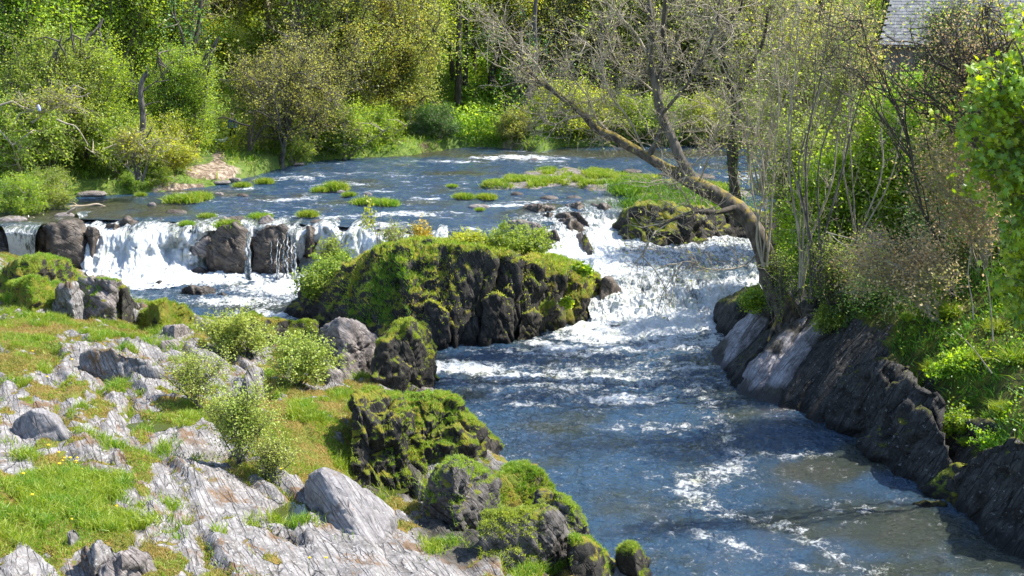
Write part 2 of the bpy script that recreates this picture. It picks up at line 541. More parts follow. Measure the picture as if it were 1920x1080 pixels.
def water_mat(name, deep, shallow, foam_scale=3.0, bump1=0.05, rough=0.06, streak=(1, 1, 1), foamcol=(0.76, 0.79, 0.80)):
    t = NT(name)
    pos = t.n('NewGeometry').outputs['Position']
    mp = t.mapv(pos, streak)
    fo = t.attr('foam')
    n1 = t.noise(mp, foam_scale, 7, 0.68, 0.6)
    n2 = t.noise(mp, foam_scale * 4.5, 5, 0.7, 0.3)
    n3 = t.noise(mp, foam_scale * 14, 3, 0.7, 0.2)  # finest foam grain; its white specks also paint in sun glints
    nn = t.math('ADD', t.math('ADD', t.math('MULTIPLY', n1, 0.5), t.math('MULTIPLY', n2, 0.32)), t.math('MULTIPLY', n3, 0.18))
    nn = t.math('MULTIPLY_ADD', nn, 2.3, -0.65)
    thr = t.math('ADD', t.math('MULTIPLY', fo, 0.62), nn)
    ff = t.ss(thr, 0.64, 0.98)
    d1 = t.noise(pos, 0.35, 4, 0.6)
    col = t.mix(t.ss(t.math('ADD', d1, t.math('MULTIPLY', t.attr('brown'), 0.24)), 0.45, 0.72), deep, shallow)
    w1 = t.noise(t.mapv(pos, (1.0, 1.5, 1)), 2.2, 4, 0.6, 0.4)
    w2 = t.noise(t.mapv(pos, (1.0, 1.6, 1)), 8.0, 4, 0.65, 0.2)
    h = t.math('ADD', t.math('MULTIPLY', w1, 1.0), t.math('MULTIPLY', w2, 0.42))
    w3 = t.noise(t.mapv(pos, (1.0, 1.6, 1)), 22.0, 3, 0.6, 0.2)
    h = t.math('ADD', h, t.math('ADD', t.math('MULTIPLY', w3, 0.12), t.math('MULTIPLY', ff, 0.4)))
    b = t.n('Bump', {'Strength': 1.0, 'Distance': bump1, 'Height': h}).outputs[0]
    wat = t.n('BsdfPrincipled', {'Base Color': col, 'Roughness': rough, 'IOR': 1.4, 'Normal': b, 'Specular IOR Level': 0.85}).outputs[0]
    fbump = t.n('Bump', {'Strength': 1.0, 'Distance': 0.12, 'Height': t.math('ADD', nn, t.math('MULTIPLY', t.noise(pos, 9, 4, 0.7), 0.6))}).outputs[0]
    fcol = t.mix(t.ss(t.noise(pos, 1.4, 4), 0.5, 0.72), foamcol, tuple(a * b_ for a, b_ in zip(foamcol, (0.86, 0.86, 0.68))))
    fm = t.n('BsdfPrincipled', {'Base Color': fcol, 'Roughness': 0.6, 'Normal': fbump}).outputs[0]
    return t.done(t.n('MixShader', {0: ff, 1: wat, 2: fm}).outputs[0])

M = {}
M['leaf_fresh'] = leaf_mat('fresh_green_leaves', (0.13, 0.21, 0.03), (0.19, 0.26, 0.035), (0.26, 0.32, 0.05))
M['leaf_olive'] = leaf_mat('olive_green_leaves', (0.13, 0.19, 0.03), (0.19, 0.25, 0.045), (0.26, 0.3, 0.07))
M['leaf_lime'] = leaf_mat('yellow_green_leaves', (0.2, 0.26, 0.035), (0.27, 0.3, 0.04), (0.34, 0.34, 0.06))
M['leaf_ochre'] = leaf_mat('ochre_new_oak_leaves', (0.22, 0.24, 0.045), (0.27, 0.24, 0.05), (0.2, 0.26, 0.04))
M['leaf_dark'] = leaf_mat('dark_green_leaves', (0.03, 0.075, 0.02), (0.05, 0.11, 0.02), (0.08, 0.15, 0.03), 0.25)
M['leaf_grey'] = leaf_mat('grey_green_budding_leaves', (0.19, 0.22, 0.05), (0.23, 0.25, 0.05), (0.28, 0.28, 0.09))
M['leaf_willow'] = leaf_mat('pale_willow_leaves', (0.19, 0.25, 0.04), (0.23, 0.28, 0.05), (0.32, 0.35, 0.11), 0.4)
M['leaf_spring'] = leaf_mat('spring_green_leaves', (0.15, 0.27, 0.03), (0.22, 0.32, 0.03), (0.3, 0.38, 0.06))
M['leaf_syc'] = leaf_mat('sycamore_leaves', (0.10, 0.18, 0.014), (0.2, 0.29, 0.02), (0.34, 0.38, 0.04), 0.5, 0.04, scale=1.6)
M['leaf_pink'] = leaf_mat('coppery_young_leaves', (0.34, 0.23, 0.11), (0.2, 0.22, 0.05), (0.42, 0.29, 0.17), 0.35)
M['leaf_gorse'] = leaf_mat('gorse_flowers', (0.32, 0.22, 0.03), (0.22, 0.19, 0.04), (0.5, 0.3, 0.03), 0.3)
M['grass'] = leaf_mat('bright_grass', (0.10, 0.19, 0.018), (0.17, 0.23, 0.025), (0.27, 0.28, 0.08), 0.4, scale=1.3)
M['grass_dry'] = leaf_mat('mixed_dry_grass', (0.15, 0.17, 0.025), (0.25, 0.2, 0.06), (0.33, 0.26, 0.11), 0.35)
M['grass_dark'] = leaf_mat('deep_green_shaded_grass', (0.05, 0.12, 0.015), (0.08, 0.17, 0.018), (0.14, 0.22, 0.03), 0.35)  # deep green, lowered further so the colour carries tree shade on the right bank
M['bark_grey'] = bark_mat('grey_bark', (0.05, 0.042, 0.035), (0.17, 0.15, 0.125))
M['bark_pale'] = bark_mat('pale_twig_bark', (0.24, 0.2, 0.14), (0.42, 0.37, 0.28))
M['bark_dark'] = bark_mat('dark_bark', (0.03, 0.025, 0.02), (0.08, 0.065, 0.05))
M['bark_moss'] = bark_mat('mossy_bark', (0.035, 0.027, 0.02), (0.15, 0.125, 0.095), (0.2, 0.15, 0.025), 0.1)
M['driftwood'] = bark_mat('bleached_wood', (0.3, 0.23, 0.15), (0.5, 0.42, 0.32))
G1, G2 = (0.14, 0.185, 0.015), (0.25, 0.215, 0.02)
M['rock_light'] = rock_mat('pale_grey_bedrock', (0.105, 0.096, 0.09), (0.32, 0.305, 0.30), (0.16, 0.19, 0.025), (0.25, 0.17, 0.04), 0.27, (0.52, 0.505, 0.49), 0.45,
                           sdir=(0.93, 0.36, 0.35), sscale=6, rust=(0.14, 0.08, 0.035), rustamt=0.5, wet=False)
M['rock_slate'] = rock_mat('smooth_grey_slab', (0.14, 0.13, 0.13), (0.30, 0.285, 0.285), (0.15, 0.2, 0.02), (0.24, 0.17, 0.03), 0.10, (0.5, 0.48, 0.46), 0.25,
                           sdir=(0.93, 0.36, 0.5), sscale=4, rust=(0.14, 0.08, 0.035), rustamt=0.25, wet=False, bumpd=0.04)
M['rock_dark'] = rock_mat('dark_mossy_rock', (0.012, 0.011, 0.010), (0.062, 0.055, 0.046), G1, G2, 0.42, (0.3, 0.3, 0.28), 0.22,
                          sdir=(0.8, 0.3, 0.35), sscale=4)
M['rock_mossy'] = rock_mat('moss_covered_rock', (0.016, 0.014, 0.011), (0.08, 0.07, 0.055), G1, (0.22, 0.18, 0.02), 0.50, (0.3, 0.3, 0.28), 0.2,
                           sdir=(0.8, 0.3, 0.35), sscale=4)
M['rock_grey'] = rock_mat('weathered_grey_rock', (0.10, 0.085, 0.08), (0.30, 0.265, 0.25), G1, (0.22, 0.18, 0.03), 0.22, (0.5, 0.48, 0.45), 0.3,
                          sdir=(0.6, 0.5, 0.6), sscale=6)
M['rock_mid'] = rock_mat('dark_grey_shore_rock', (0.02, 0.018, 0.016), (0.17, 0.155, 0.145), G1, G2, 0.34, (0.4, 0.38, 0.36), 0.25,
                         sdir=(0.6, 0.5, 0.6), sscale=6)
M['rock_brown'] = rock_mat('brown_wet_rock', (0.03, 0.024, 0.02), (0.15, 0.12, 0.095), (0.13, 0.15, 0.02), (0.2, 0.15, 0.04), 0.10, (0.34, 0.3, 0.26), 0.15,
                           sdir=(0.3, 0.1, 0.5), sscale=2.5, rough=0.5)
M['rock_bank'] = rock_mat('grey_bank_slab', (0.13, 0.12, 0.13), (0.38, 0.36, 0.38), (0.02, 0.02, 0.012), (0.08, 0.08, 0.02), 0.24, (0.55, 0.53, 0.55), 0.25,
                          sdir=(0.75, -0.45, -0.45), sscale=3, bumpd=0.05)
M['rock_black'] = rock_mat('black_algae_rock', (0.010, 0.009, 0.008), (0.07, 0.065, 0.06), (0.05, 0.06, 0.012), (0.15, 0.15, 0.02), 0.34, (0.36, 0.35, 0.35), 0.3,
                           sdir=(0.75, -0.45, -0.45), sscale=3)
M['river'] = water_mat('river_water', (0.026, 0.062, 0.11), (0.030, 0.038, 0.026), 2.6, 0.26)
M['upper'] = water_mat('upper_river_water', (0.020, 0.055, 0.11), (0.045, 0.045, 0.025), 1.7, 0.24, streak=(0.7, 1.3, 1))
M['fall'] = water_mat('falling_water', (0.03, 0.06, 0.085), (0.10, 0.11, 0.08), 3.0, 0.14, rough=0.15, streak=(2.2, 0.55, 0.55))
M['puddle'] = water_mat('rock_pool_water', (0.05, 0.06, 0.015), (0.08, 0.08, 0.02), 3, 0.004)

# ------------------------------------------------------------------ ground of the near left bank
def cp(px, py, z):
    p = at_z(px, py, z); return (p[0], p[1], z)
LC = [cp(*q) for q in [
    # water's edge and bed just off it
    (1240, 1080, -0.1), (1150, 1040, 0.0), (1095, 975, 0.0), (1045, 905, 0.0), (950, 850, 0.0), (905, 800, 0.0), (855, 745, 0.0), (812, 712, 0.0),
    (1330, 1080, -0.9), (1240, 1030, -0.9), (1180, 960, -0.9), (1120, 890, -0.9), (1030, 830, -0.9), (980, 780, -0.9), (930, 720, -0.9), (860, 690, -0.9),
    (700, 655, -0.4), (610, 610, -0.2), (530, 603, 0.0), (440, 592, 0.05), (375, 588, 0.05), (250, 575, 0.05), (215, 530, 0.0), (150, 497, 0.1), (100, 480, 0.2),
    (420, 550, -0.8), (300, 530, -0.8), (560, 570, -0.8), (750, 640, -0.8), (250, 510, -0.7),
    # the bank itself
    (700, 740, 1.4), (650, 720, 1.7), (640, 800, 1.8), (700, 900, 0.8), (560, 880, 1.9), (760, 990, 1.6), (820, 900, 0.7), (900, 900, 0.8), (900, 980, 1.1), (1000, 1080, 1.5),
    (1060, 1040, 0.9), (700, 1080, 2.4), (500, 1080, 2.7), (300, 1080, 3.0), (0, 1080, 3.3), (0, 940, 3.3), (0, 800, 3.2), (150, 900, 3.0), (300, 800, 2.6), (300, 950, 2.8), (480, 800, 2.2),
    (480, 950, 2.3), (0, 650, 2.8), (150, 700, 2.8), (300, 650, 2.1), (400, 720, 2.2), (500, 680, 1.6), (560, 640, 1.1), (640, 690, 1.0), (0, 560, 2.2), (120, 560, 2.2), (220, 600, 1.6),
    (60, 505, 2.1), (0, 490, 2.0), (300, 605, 1.2), (400, 620, 1.5), (600, 760, 1.9), (780, 760, 1.1),
    (-300, 700, 3.5), (-300, 1000, 4.0), (-300, 520, 2.8), (300, 1350, 3.4), (900, 1350, 2.4), (1300, 1400, 0.2), (-200, 1400, 4.2)]]
f_left = tps(LC)
STR = np.array([0.93, 0.36])

def strata(x, y, seed=0):
    """upturned beds: saw-toothed ridges that run down towards the camera"""
    P = np.stack([x, y, np.zeros_like(x)], -1)
    w = fbm(P, 0.3, 3, 3 + seed) * 0.6
    s = 0.93 * x + 0.36 * y + w
    def saw(q, sharp=0.12):
        fr = q - np.floor(q)
        return np.where(fr < sharp, fr / sharp, (1 - fr) / (1 - sharp))
    a = 0.5 + 0.5 * fbm(P, 0.25, 2, 9)
    h = saw(s / 1.7) * 0.34 * a
    h += saw(s / 0.52 + 0.6 * fbm(P, 0.7, 2, 21)) * 0.09
    h += saw(s / 0.17 + 0.5 * fbm(P, 2.2, 2, 31)) * 0.04
    t_ = -0.36 * x + 0.93 * y
    Q = np.stack([s, t_ * .35, 0 * s], -1)
    h += .24 * facets(Q, .62, 71) + .07 * facets(Q, 2.2, 75)
    return h

ROCKPATCH = [(360, 920, 100, 110, 1), (420, 1030, 110, 60, 1), (330, 850, 80, 60, .9), (500, 970, 100, 70, 1), (600, 1040, 120, 50, 1), (30, 840, 60, 60, 1), (100, 760, 90, 26, .8),
             (200, 690, 110, 60, 1), (130, 645, 70, 26, .9), (300, 665, 80, 46, 1), (250, 740, 60, 40, .9), (410, 690, 70, 40, 1), (470, 720, 30, 26, .9), (180, 850, 56, 40, .8),
             (220, 900, 36, 50, .7), (60, 1040, 40, 30, .8), (190, 1050, 70, 30, .9), (140, 985, 18, 26, .8), (830, 1000, 110, 70, .9), (680, 980, 110, 60, 1), (720, 1050, 130, 40, 1),
             (950, 980, 90, 80, .9), (1000, 1050, 140, 60, .6), (330, 610, 50, 14, .6), (60, 590, 50, 16, .5), (210, 580, 40, 14, .6), (800, 870, 100, 70, .9), (620, 690, 60, 40, .8),
             (0, 730, 60, 30, .9), (90, 700, 30, 14, .7), (560, 920, 30, 40, .8), (830, 790, 90, 60, .8), (250, 1010, 50, 30, .6)]
GRASSPATCH = [(110, 930, 120, 60, 1), (200, 990, 90, 30, .9), (60, 1000, 90, 30, .6), (60, 620, 90, 36, .8), (60, 550, 90, 30, .8), (590, 760, 110, 60, .9), (560, 830, 70, 60, .9), (640, 850, 40, 50, .8),
              (270, 870, 22, 90, .8), (1010, 1050, 60, 40, .9), (750, 980, 60, 26, .8), (740, 940, 50, 18, .6), (130, 720, 90, 18, .7), (30, 680, 60, 22, .8), (600, 1075, 70, 12, .7), (290, 1040, 60, 24, .7),
              (330, 760, 60, 30, .6), (400, 770, 80, 20, .6), (230, 620, 60, 16, .6), (550, 720, 60, 20, .8)]

xs = np.arange(-27, 6.2, 0.075); ys = np.arange(17, 68, 0.085)
GX, GY = np.meshgrid(xs, ys)
gz0 = f_left(GX, GY)
gz0 = np.clip(gz0, -1.6, 5)
gz0[GY > 62] = np.minimum(gz0[GY > 62], -1.0)
ppx, ppy = to_px(GX, GY, gz0)
Pg = np.stack([GX.ravel(), GY.ravel(), np.zeros(GX.size)], -1)
n_a = fbm(Pg, 0.7, 5, 40).reshape(GX.shape)
n_b = fbm(Pg, 2.6, 4, 50).reshape(GX.shape)
rk = ell(ppx, ppy, ROCKPATCH); gr = ell(ppx, ppy, GRASSPATCH)
inside = sstep(-0.1, 0.35, gz0)
grassm = sstep(-0.12, 0.22, gr - rk * 1.15 + 0.7 * n_a + 1.2 * n_b - 0.02) * inside
st = strata(GX.ravel(), GY.ravel()).reshape(GX.shape)
smooth = ell(ppx, ppy, [(600, 1040, 120, 60, 1), (790, 1040, 120, 60, 1), (430, 960, 70, 60, .8), (300, 840, 30, 70, .7), (20, 850, 80, 90, 1), (100, 690, 30, 20, .5)])
gz = gz0 + st * (1 - 0.7 * grassm) * (1 - .8 * smooth) * (0.35 + 0.65 * inside) - 0.16 + 0.10 * n_a + (0.05 + 0.05 * grassm) * n_b + 0.05 * grassm
gz += 0.02 * fbm(Pg, 7, 3, 60).reshape(GX.shape)
POOLS = [(545, 948, .30, .55, 'green rock pool beside the rusty edge of the tilted slab'), (272, 793, .42, .35, 'brown rock pool under the grassy ledge'), (735, 912, .3, .25, 'shallow pool at the foot of the black outcrop')]
PZ = []
for a_, b_, ra_, rb_, _l in POOLS:
    q = at_z(a_, b_, 2.0)
    for _ in range(20):
        q = at_z(a_, b_, .5 * q[2] + .5 * float(gz[int((q[1] - ys[0]) / .085), int((q[0] - xs[0]) / .075)]))
    dd = np.hypot((GX - q[0]) / (ra_ * 1.25), (GY - q[1]) / (rb_ * 1.25))
    zr = np.percentile(gz[(dd < 1.2)], 20)
    gz = np.where(dd < 1.6, gz * sstep(.5, 1.5, dd) + (zr - .25) * (1 - sstep(.5, 1.5, dd)), gz)
    PZ.append((q[0], q[1], zr - .05))
V, F = grid_mesh(GX, GY, gz)
# drop what lies deep under the river
keep = (V[F].max(axis=1)[:, 2] > -0.6)
def blur(a_, k):
    for ax in (0, 1):
        c_ = np.cumsum(np.concatenate([np.repeat(np.take(a_, [0], ax), k + 1, ax), a_, np.repeat(np.take(a_, [-1], ax), k, ax)], ax), axis=ax)
        n_ = a_.shape[ax]
        a_ = (np.take(c_, np.arange(2 * k + 1, 2 * k + 1 + n_), ax) - np.take(c_, np.arange(0, n_), ax)) / (2 * k + 1)
    return a_
cav = np.clip(blur(gz, 3) - gz, -.15, .15) / .15
gmoss = np.clip(grassm * 1.1 - 0.16 + 0.25 * n_a + .55 * np.clip(cav, -.3, 1) * (1 - .5 * smooth) - .2 * smooth, -0.4, 1).ravel()
grassm = np.clip(grassm + .8 * sstep(.25, .7, cav) * inside * (1 - smooth), 0, 1)
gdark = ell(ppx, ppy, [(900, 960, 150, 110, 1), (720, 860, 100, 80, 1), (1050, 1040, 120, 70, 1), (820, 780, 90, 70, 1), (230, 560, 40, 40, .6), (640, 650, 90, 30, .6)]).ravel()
ground_o = MB().add(V, F[keep], moss=gmoss, dark=gdark).build('ground', M['rock_light'])
tag(ground_o, 'near left bank of pale ridged bedrock and turf beside the river', kind='structure')
LG = (V, tri(F[keep]), grassm.ravel())

def ground_z(x, y):
    j = int(np.clip((x - xs[0]) / 0.075, 0, len(xs) - 1)); i = int(np.clip((y - ys[0]) / 0.085, 0, len(ys) - 1))
    return float(gz[i, j])

def on_left(px, py, dz=0.0):
    """the point of the left bank that shows at a pixel"""
    z = 2.0
    for _ in range(25):
        p = at_z(px, py, z); z = 0.5 * z + 0.5 * ground_z(p[0], p[1])
    p[2] = ground_z(p[0], p[1]) + dz
    return p

# ------------------------------------------------------------------ ground of the right bank
RW = np.array([at_z(a_, b_, 0)[:2] for a_, b_ in [(2300, 1500), (2050, 1180), (1920, 1065), (1830, 1005), (1745, 950), (1650, 885), (1560, 830), (1450, 795), (1372, 766), (1355, 705), (1372, 650), (1364, 615), (1410, 560), (1470, 520)]] + [(13.0, 66), (13.6, 76), (17, 86), (30, 92), (60, 96)])
def f_right(x, y):
    """height above the river: a steep rocky face, then a bank that eases off, then the field above"""
    d = np.full(np.shape(x), 1e9)
    for i in range(len(RW) - 1):
        a_, b_ = RW[i], RW[i + 1]; ab = b_ - a_
        t_ = np.clip(((x - a_[0]) * ab[0] + (y - a_[1]) * ab[1]) / (ab @ ab), 0, 1)
        d = np.minimum(d, np.hypot(x - a_[0] - t_ * ab[0], y - a_[1] - t_ * ab[1]))
    xw = np.interp(y, RW[::-1, 1] if RW[0, 1] > RW[-1, 1] else RW[:, 1], RW[::-1, 0] if RW[0, 1] > RW[-1, 1] else RW[:, 0])
    d = np.where(x > xw, d, -d) - 1.25 * sstep(56, 48, y) * sstep(30, 36, y)
    st_ = 1.15 - .45 * sstep(44, 56, y)
    return -1.2 * np.clip(-d, 0, 2) + st_ * np.clip(d, 0, 2.6) + .75 * np.clip(d - 2.6, 0, 3.2) + .16 * np.clip(d - 5.8, 0, 20)
xr = np.arange(3.5, 40, 0.13); yr = np.arange(18, 104, 0.17)
RX, RY = np.meshgrid(xr, yr)
rz0 = np.clip(f_right(RX, RY), -1.6, 11)
Pr = np.stack([RX.ravel(), RY.ravel(), np.zeros(RX.size)], -1)
rn = fbm(Pr, 0.5, 5, 70).reshape(RX.shape); rn2 = fbm(Pr, 2.0, 4, 75, ridged=True).reshape(RX.shape)
sb = 0.75 * RX - 0.55 * RY + 0.8 * rn
fr = sb / 1.3 - np.floor(sb / 1.3)
hi = sstep(2.2, 4.0, rz0)
rz = rz0 + rn * 0.35 + rn2 * 0.12 + (1 - hi) * 0.35 * np.where(fr < 0.15, fr / 0.15, (1 - fr) / 0.85) - 0.25
rpx, rpy = to_px(RX, RY, rz0)
GR_R = [(1850, 720, 90, 110, 1), (1760, 600, 120, 60, .9), (1800, 800, 60, 60, .6), (1890, 820, 60, 60, .8), (1640, 570, 80, 30, .8), (1880, 600, 80, 60, 1), (1710, 700, 30, 60, .5)]
rgm = np.clip(np.maximum(np.maximum(ell(rpx, rpy, GR_R), sstep(4.0, 5.2, rz0)), sstep(1.5, 2.4, rz0) * sstep(1640, 1700, rpx)) + 0.35 * rn, 0, 1)
V, F = grid_mesh(RX, RY, rz)
keep = (V[F].max(axis=1)[:, 2] > -0.6)
right_o = MB().add(V, F[keep], moss=(rgm * 0.9 - 0.2).ravel()).build('riverbank', M['rock_black'])
tag(right_o, 'steep shaded right bank of dark rock and turf above the river', kind='structure')
RG = (V, tri(F[keep]), rgm.ravel())

def right_z(x, y):
    j = int(np.clip((x - xr[0]) / 0.13, 0, len(xr) - 1)); i = int(np.clip((y - yr[0]) / 0.17, 0, len(yr) - 1))
    return float(rz[i, j])

# ------------------------------------------------------------------ far bank and wooded hill
UZ = 1.9     # level of the river above the falls
SH = [(-700, 430), (-200, 415), (0, 402), (110, 372), (200, 366), (300, 360), (420, 347), (470, 333), (560, 306), (640, 299), (760, 293), (850, 279), (930, 276), (1010, 288), (1060, 276), (1200, 272), (1400, 271), (1700, 270), (2100, 268)]
SHW = np.array([at_z(a, b, UZ)[:2] for a, b in SH])
SHY = np.maximum.accumulate(SHW[:, 0])

def shore_y(x): return np.interp(x, SHY, SHW[:, 1])

def hill_z(x, y):
    d = y - shore_y(x)
    n = fbm(np.stack([np.ravel(x), np.ravel(y), np.zeros(np.size(x))], -1), 0.09, 3, 90).reshape(np.shape(x))
    n2 = fbm(np.stack([np.ravel(x), np.ravel(y), np.zeros(np.size(x))], -1), 0.7, 4, 95).reshape(np.shape(x))
    z = UZ - 0.9 + 1.45 * sstep(-0.9, 1.3, d + n2 * 0.5) + 0.07 * np.clip(d, 0, 12) + 0.33 * np.clip(d - 9, 0, 60) + 0.05 * np.clip(d - 60, 0, 200)
    return z + n * 0.8 * sstep(2, 20, d) + n2 * 0.18

xh = np.arange(-75, 75, 0.4); yh = np.concatenate([np.arange(60, 125, 0.35), np.arange(125, 260, 1.6)])
HX, HY = np.meshgrid(xh, yh)
HZ = hill_z(HX, HY)
HZ = np.where((HY < 67) & (HX > -27), HZ - 2.5 * sstep(67, 64, HY), HZ)
V, F = grid_mesh(HX, HY, HZ)
hpx, hpy = to_px(HX, HY, HZ)
ROCKY = ell(hpx, hpy, [(400, 322, 60, 18, 1), (410, 296, 14, 26, .9), (160, 372, 60, 6, 1), (330, 350, 70, 9, 1), (455, 290, 20, 20, .3), (985, 283, 60, 5, .9), (955, 268, 26, 12, .5), (815, 222, 26, 6, .7)])
keep = (V[F].max(axis=1)[:, 2] > UZ - 0.8)
hill_m = NT('woodland_floor')
pos = hill_m.n('NewGeometry').outputs['Position']
rocky = hill_m.attr('rocky')
nz = hill_m.noise(pos, 1.1, 6, 0.7)
gcol = hill_m.mix(hill_m.ss(nz, 0.4, 0.65), (0.09, 0.15, 0.02), (0.16, 0.22, 0.03))
gcol = hill_m.mix(hill_m.ss(hill_m.noise(pos, 0.5, 5, 0.6), 0.55, 0.7), gcol, (0.10, 0.07, 0.04))
dcol = hill_m.mix(hill_m.ss(hill_m.noise(pos, 3, 5, 0.7), 0.4, 0.62), (0.16, 0.11, 0.07), (0.45, 0.36, 0.28))
fcol = hill_m.mix(hill_m.ss(hill_m.math('ADD', rocky, hill_m.math('MULTIPLY', nz, 0.5)), 0.6, 0.8), gcol, dcol)
hb = hill_m.n('Bump', {'Strength': 1.0, 'Distance': 0.3, 'Height': hill_m.noise(pos, 3, 5, 0.7)}).outputs[0]
hill_m = hill_m.done(hill_m.n('BsdfPrincipled', {'Base Color': fcol, 'Roughness': 0.95, 'Normal': hb}).outputs[0])
hill_o = MB().add(V, F[keep], rocky=ROCKY.ravel()).build('hillside', hill_m)
tag(hill_o, 'far bank and wooded hillside rising beyond the river', kind='structure')
HG = (V, tri(F[keep]), (1 - ROCKY.ravel()))
# wide land beyond everything, out to the horizon
X2, Y2 = np.meshgrid(np.linspace(-700, 700, 40), np.concatenate([[-60, 0, 16], np.linspace(20, 260, 10), np.linspace(300, 900, 10)]))
V, F = grid_mesh(X2, Y2, np.where((Y2 > 255), hill_z(X2 * 0, np.minimum(Y2, 255)) - 3, -3.0))
land = MB().add(V, F).build('land', hill_m); tag(land, 'low land around the river valley', kind='structure')

# ------------------------------------------------------------------ water
FOAM_LOW = [(1200, 604, 200, 34, 1.25), (1290, 640, 130, 20, .62), (1150, 630, 130, 18, .8), (880, 690, 90, 15, .85), (960, 706, 90, 12, .6), (1170, 750, 80, 12, .8), (1290, 690, 70, 10, .45),
            (1060, 660, 160, 12, .5), (1240, 800, 130, 14, .4), (1360, 840, 60, 12, .3), (1000, 760, 60, 8, .4), (1100, 700, 200, 60, .35), (1480, 850, 90, 12, .35), (1200, 720, 60, 8, .6),
            (1310, 590, 90, 30, .8), (1600, 950, 80, 18, .25),
            (330, 520, 230, 16, 1.1), (560, 540, 150, 20, .8), (450, 565, 120, 12, .6), (500, 590, 70, 12, .7), (620, 580, 60, 16, .6), (240, 560, 40, 10, .3), (285, 540, 50, 8, .2)]
STREAK = spline([(1290, 700), (1330, 760), (1375, 850), (1385, 878), (1330, 893), (1288, 915), (1300, 940), (1350, 958), (1420, 972), (1480, 992), (1530, 1020), (1590, 1050), (1680, 1090)], 80)
STREAK2 = spline([(1240, 985), (1330, 1010), (1440, 1045), (1560, 1075)], 30)
STREAK3 = spline([(1000, 640), (1050, 655), (1200, 650), (1330, 640)], 30)

def polydist(px, py, line, sy=2.2):
    d = np.full(px.shape, 1e9)
    for a, b in line:
        d = np.minimum(d, np.hypot(px - a, (py - b) * sy))
    return d

xl = np.arange(-19, 13, 0.075); yl = np.concatenate([np.arange(17, 45, 0.075), np.arange(45, 66, 0.11)])
LX, LY = np.meshgrid(xl, yl)
lpx, lpy = to_px(LX, LY, 0 * LX)
foam = ell(lpx, lpy, FOAM_LOW)
for ln, wd, s in ((STREAK, 34, .36), (STREAK, 9, .46), (STREAK2, 30, .28), (STREAK3, 22, .7)):
    foam = np.maximum(foam, s * np.exp(-(polydist(lpx, lpy, ln) / wd) ** 2))
Pl = np.stack([LX.ravel(), LY.ravel() * 1.25, np.zeros(LX.size)], -1)
rough = np.clip(foam, 0.0, 1) + 0.16
f1 = fbm(Pl, 0.5, 3, 110).reshape(LX.shape); f2 = fbm(Pl, 2.0, 4, 120).reshape(LX.shape); f3 = fbm(Pl, 4.5, 2, 130, ridged=True).reshape(LX.shape)
lz = 0.07 * f1 + (0.10 + 0.22 * rough) * f2 * 0.6 + (0.03 + 0.05 * rough) * f3
lz += 0.12 * np.clip(foam - 0.7, 0, 1)
foam = foam * .92 + 0.03 + 0.14 * f1 + 0.10 * f2  # thin base foam breaks into white specks, partly painted glints
V, F = grid_mesh(LX, LY, lz)
brown = ell(lpx, lpy, [(1550, 880, 110, 30, 1), (1650, 980, 200, 60, 1), (1450, 850, 60, 20, .6), (880, 740, 50, 16, .6), (1800, 1060, 200, 40, .8), (480, 572, 90, 12, .9), (1010, 800, 80, 12, .4)])
river = MB().add(V, F, foam=foam.ravel(), brown=brown.ravel()).build('river', M['river'])
tag(river, 'choppy blue river below the falls with drifting foam', kind='structure')

FOAM_UP = [(750, 402, 90, 5, .8), (640, 405, 60, 6, .5), (840, 398, 60, 3, .5), (580, 372, 40, 3, .6), (520, 375, 50, 3, .7), (470, 352, 40, 4, .5), (640, 345, 60, 5, .5), (560, 335, 90, 5, .45), (600, 350, 60, 4, .5),
           (700, 360, 40, 3, .5), (960, 295, 90, 5, .75), (860, 303, 60, 3, .55), (1030, 300, 60, 5, .5), (640, 325, 60, 3, .3), (760, 330, 90, 3, .35), (700, 425, 60, 9, .7), (900, 430, 60, 10, .4), (860, 352, 30, 2, .4),
           (950, 385, 50, 3, .7), (1000, 380, 60, 4, .5), (430, 378, 60, 3, .3), (560, 405, 60, 4, .3), (1400, 330, 60, 10, .5), (1350, 345, 60, 6, .4), (800, 372, 40, 3, .4), (500, 398, 50, 3, .3), (690, 380, 200, 14, .15), (250, 372, 20, 3, .4)]
xu = np.concatenate([np.arange(-46, -26, 0.3), np.arange(-26, 18, 0.11), np.arange(18, 60, 0.5)]); yu = np.concatenate([np.arange(59, 80, 0.11), np.arange(80, 110, 0.2)])
UX, UY = np.meshgrid(xu, yu)
upx, upy = to_px(UX, UY, 0 * UX + UZ)
foam = ell(upx, upy, FOAM_UP)
Pu = np.stack([UX.ravel(), UY.ravel() * 1.6, np.zeros(UX.size)], -1)
f1 = fbm(Pu, 0.4, 3, 140).reshape(UX.shape); f2 = fbm(Pu, 1.6, 4, 150).reshape(UX.shape)
calm = np.maximum(sstep(296, 284, upy), 0) * sstep(1020, 1080, upx) + 0.7 * sstep(-6, 0, -(np.abs(upx - 620) / 40 + 2)) * 0
shal = np.clip(f1, -1, 1)
uz = UZ + (1 - 0.92 * calm) * (0.04 * f1 + (0.07 + 0.16 * foam) * f2)
foam = foam * .64 + 0.04 + 0.15 * f1 + .08 * f2 - 0.35 * calm - 0.25 * ell(upx, upy, [(200, 395, 160, 22, 1), (800, 290, 120, 8, .6)])  # low overall foam gives specks: some froth, some glints put into the colour
V, F = grid_mesh(UX, UY, uz)
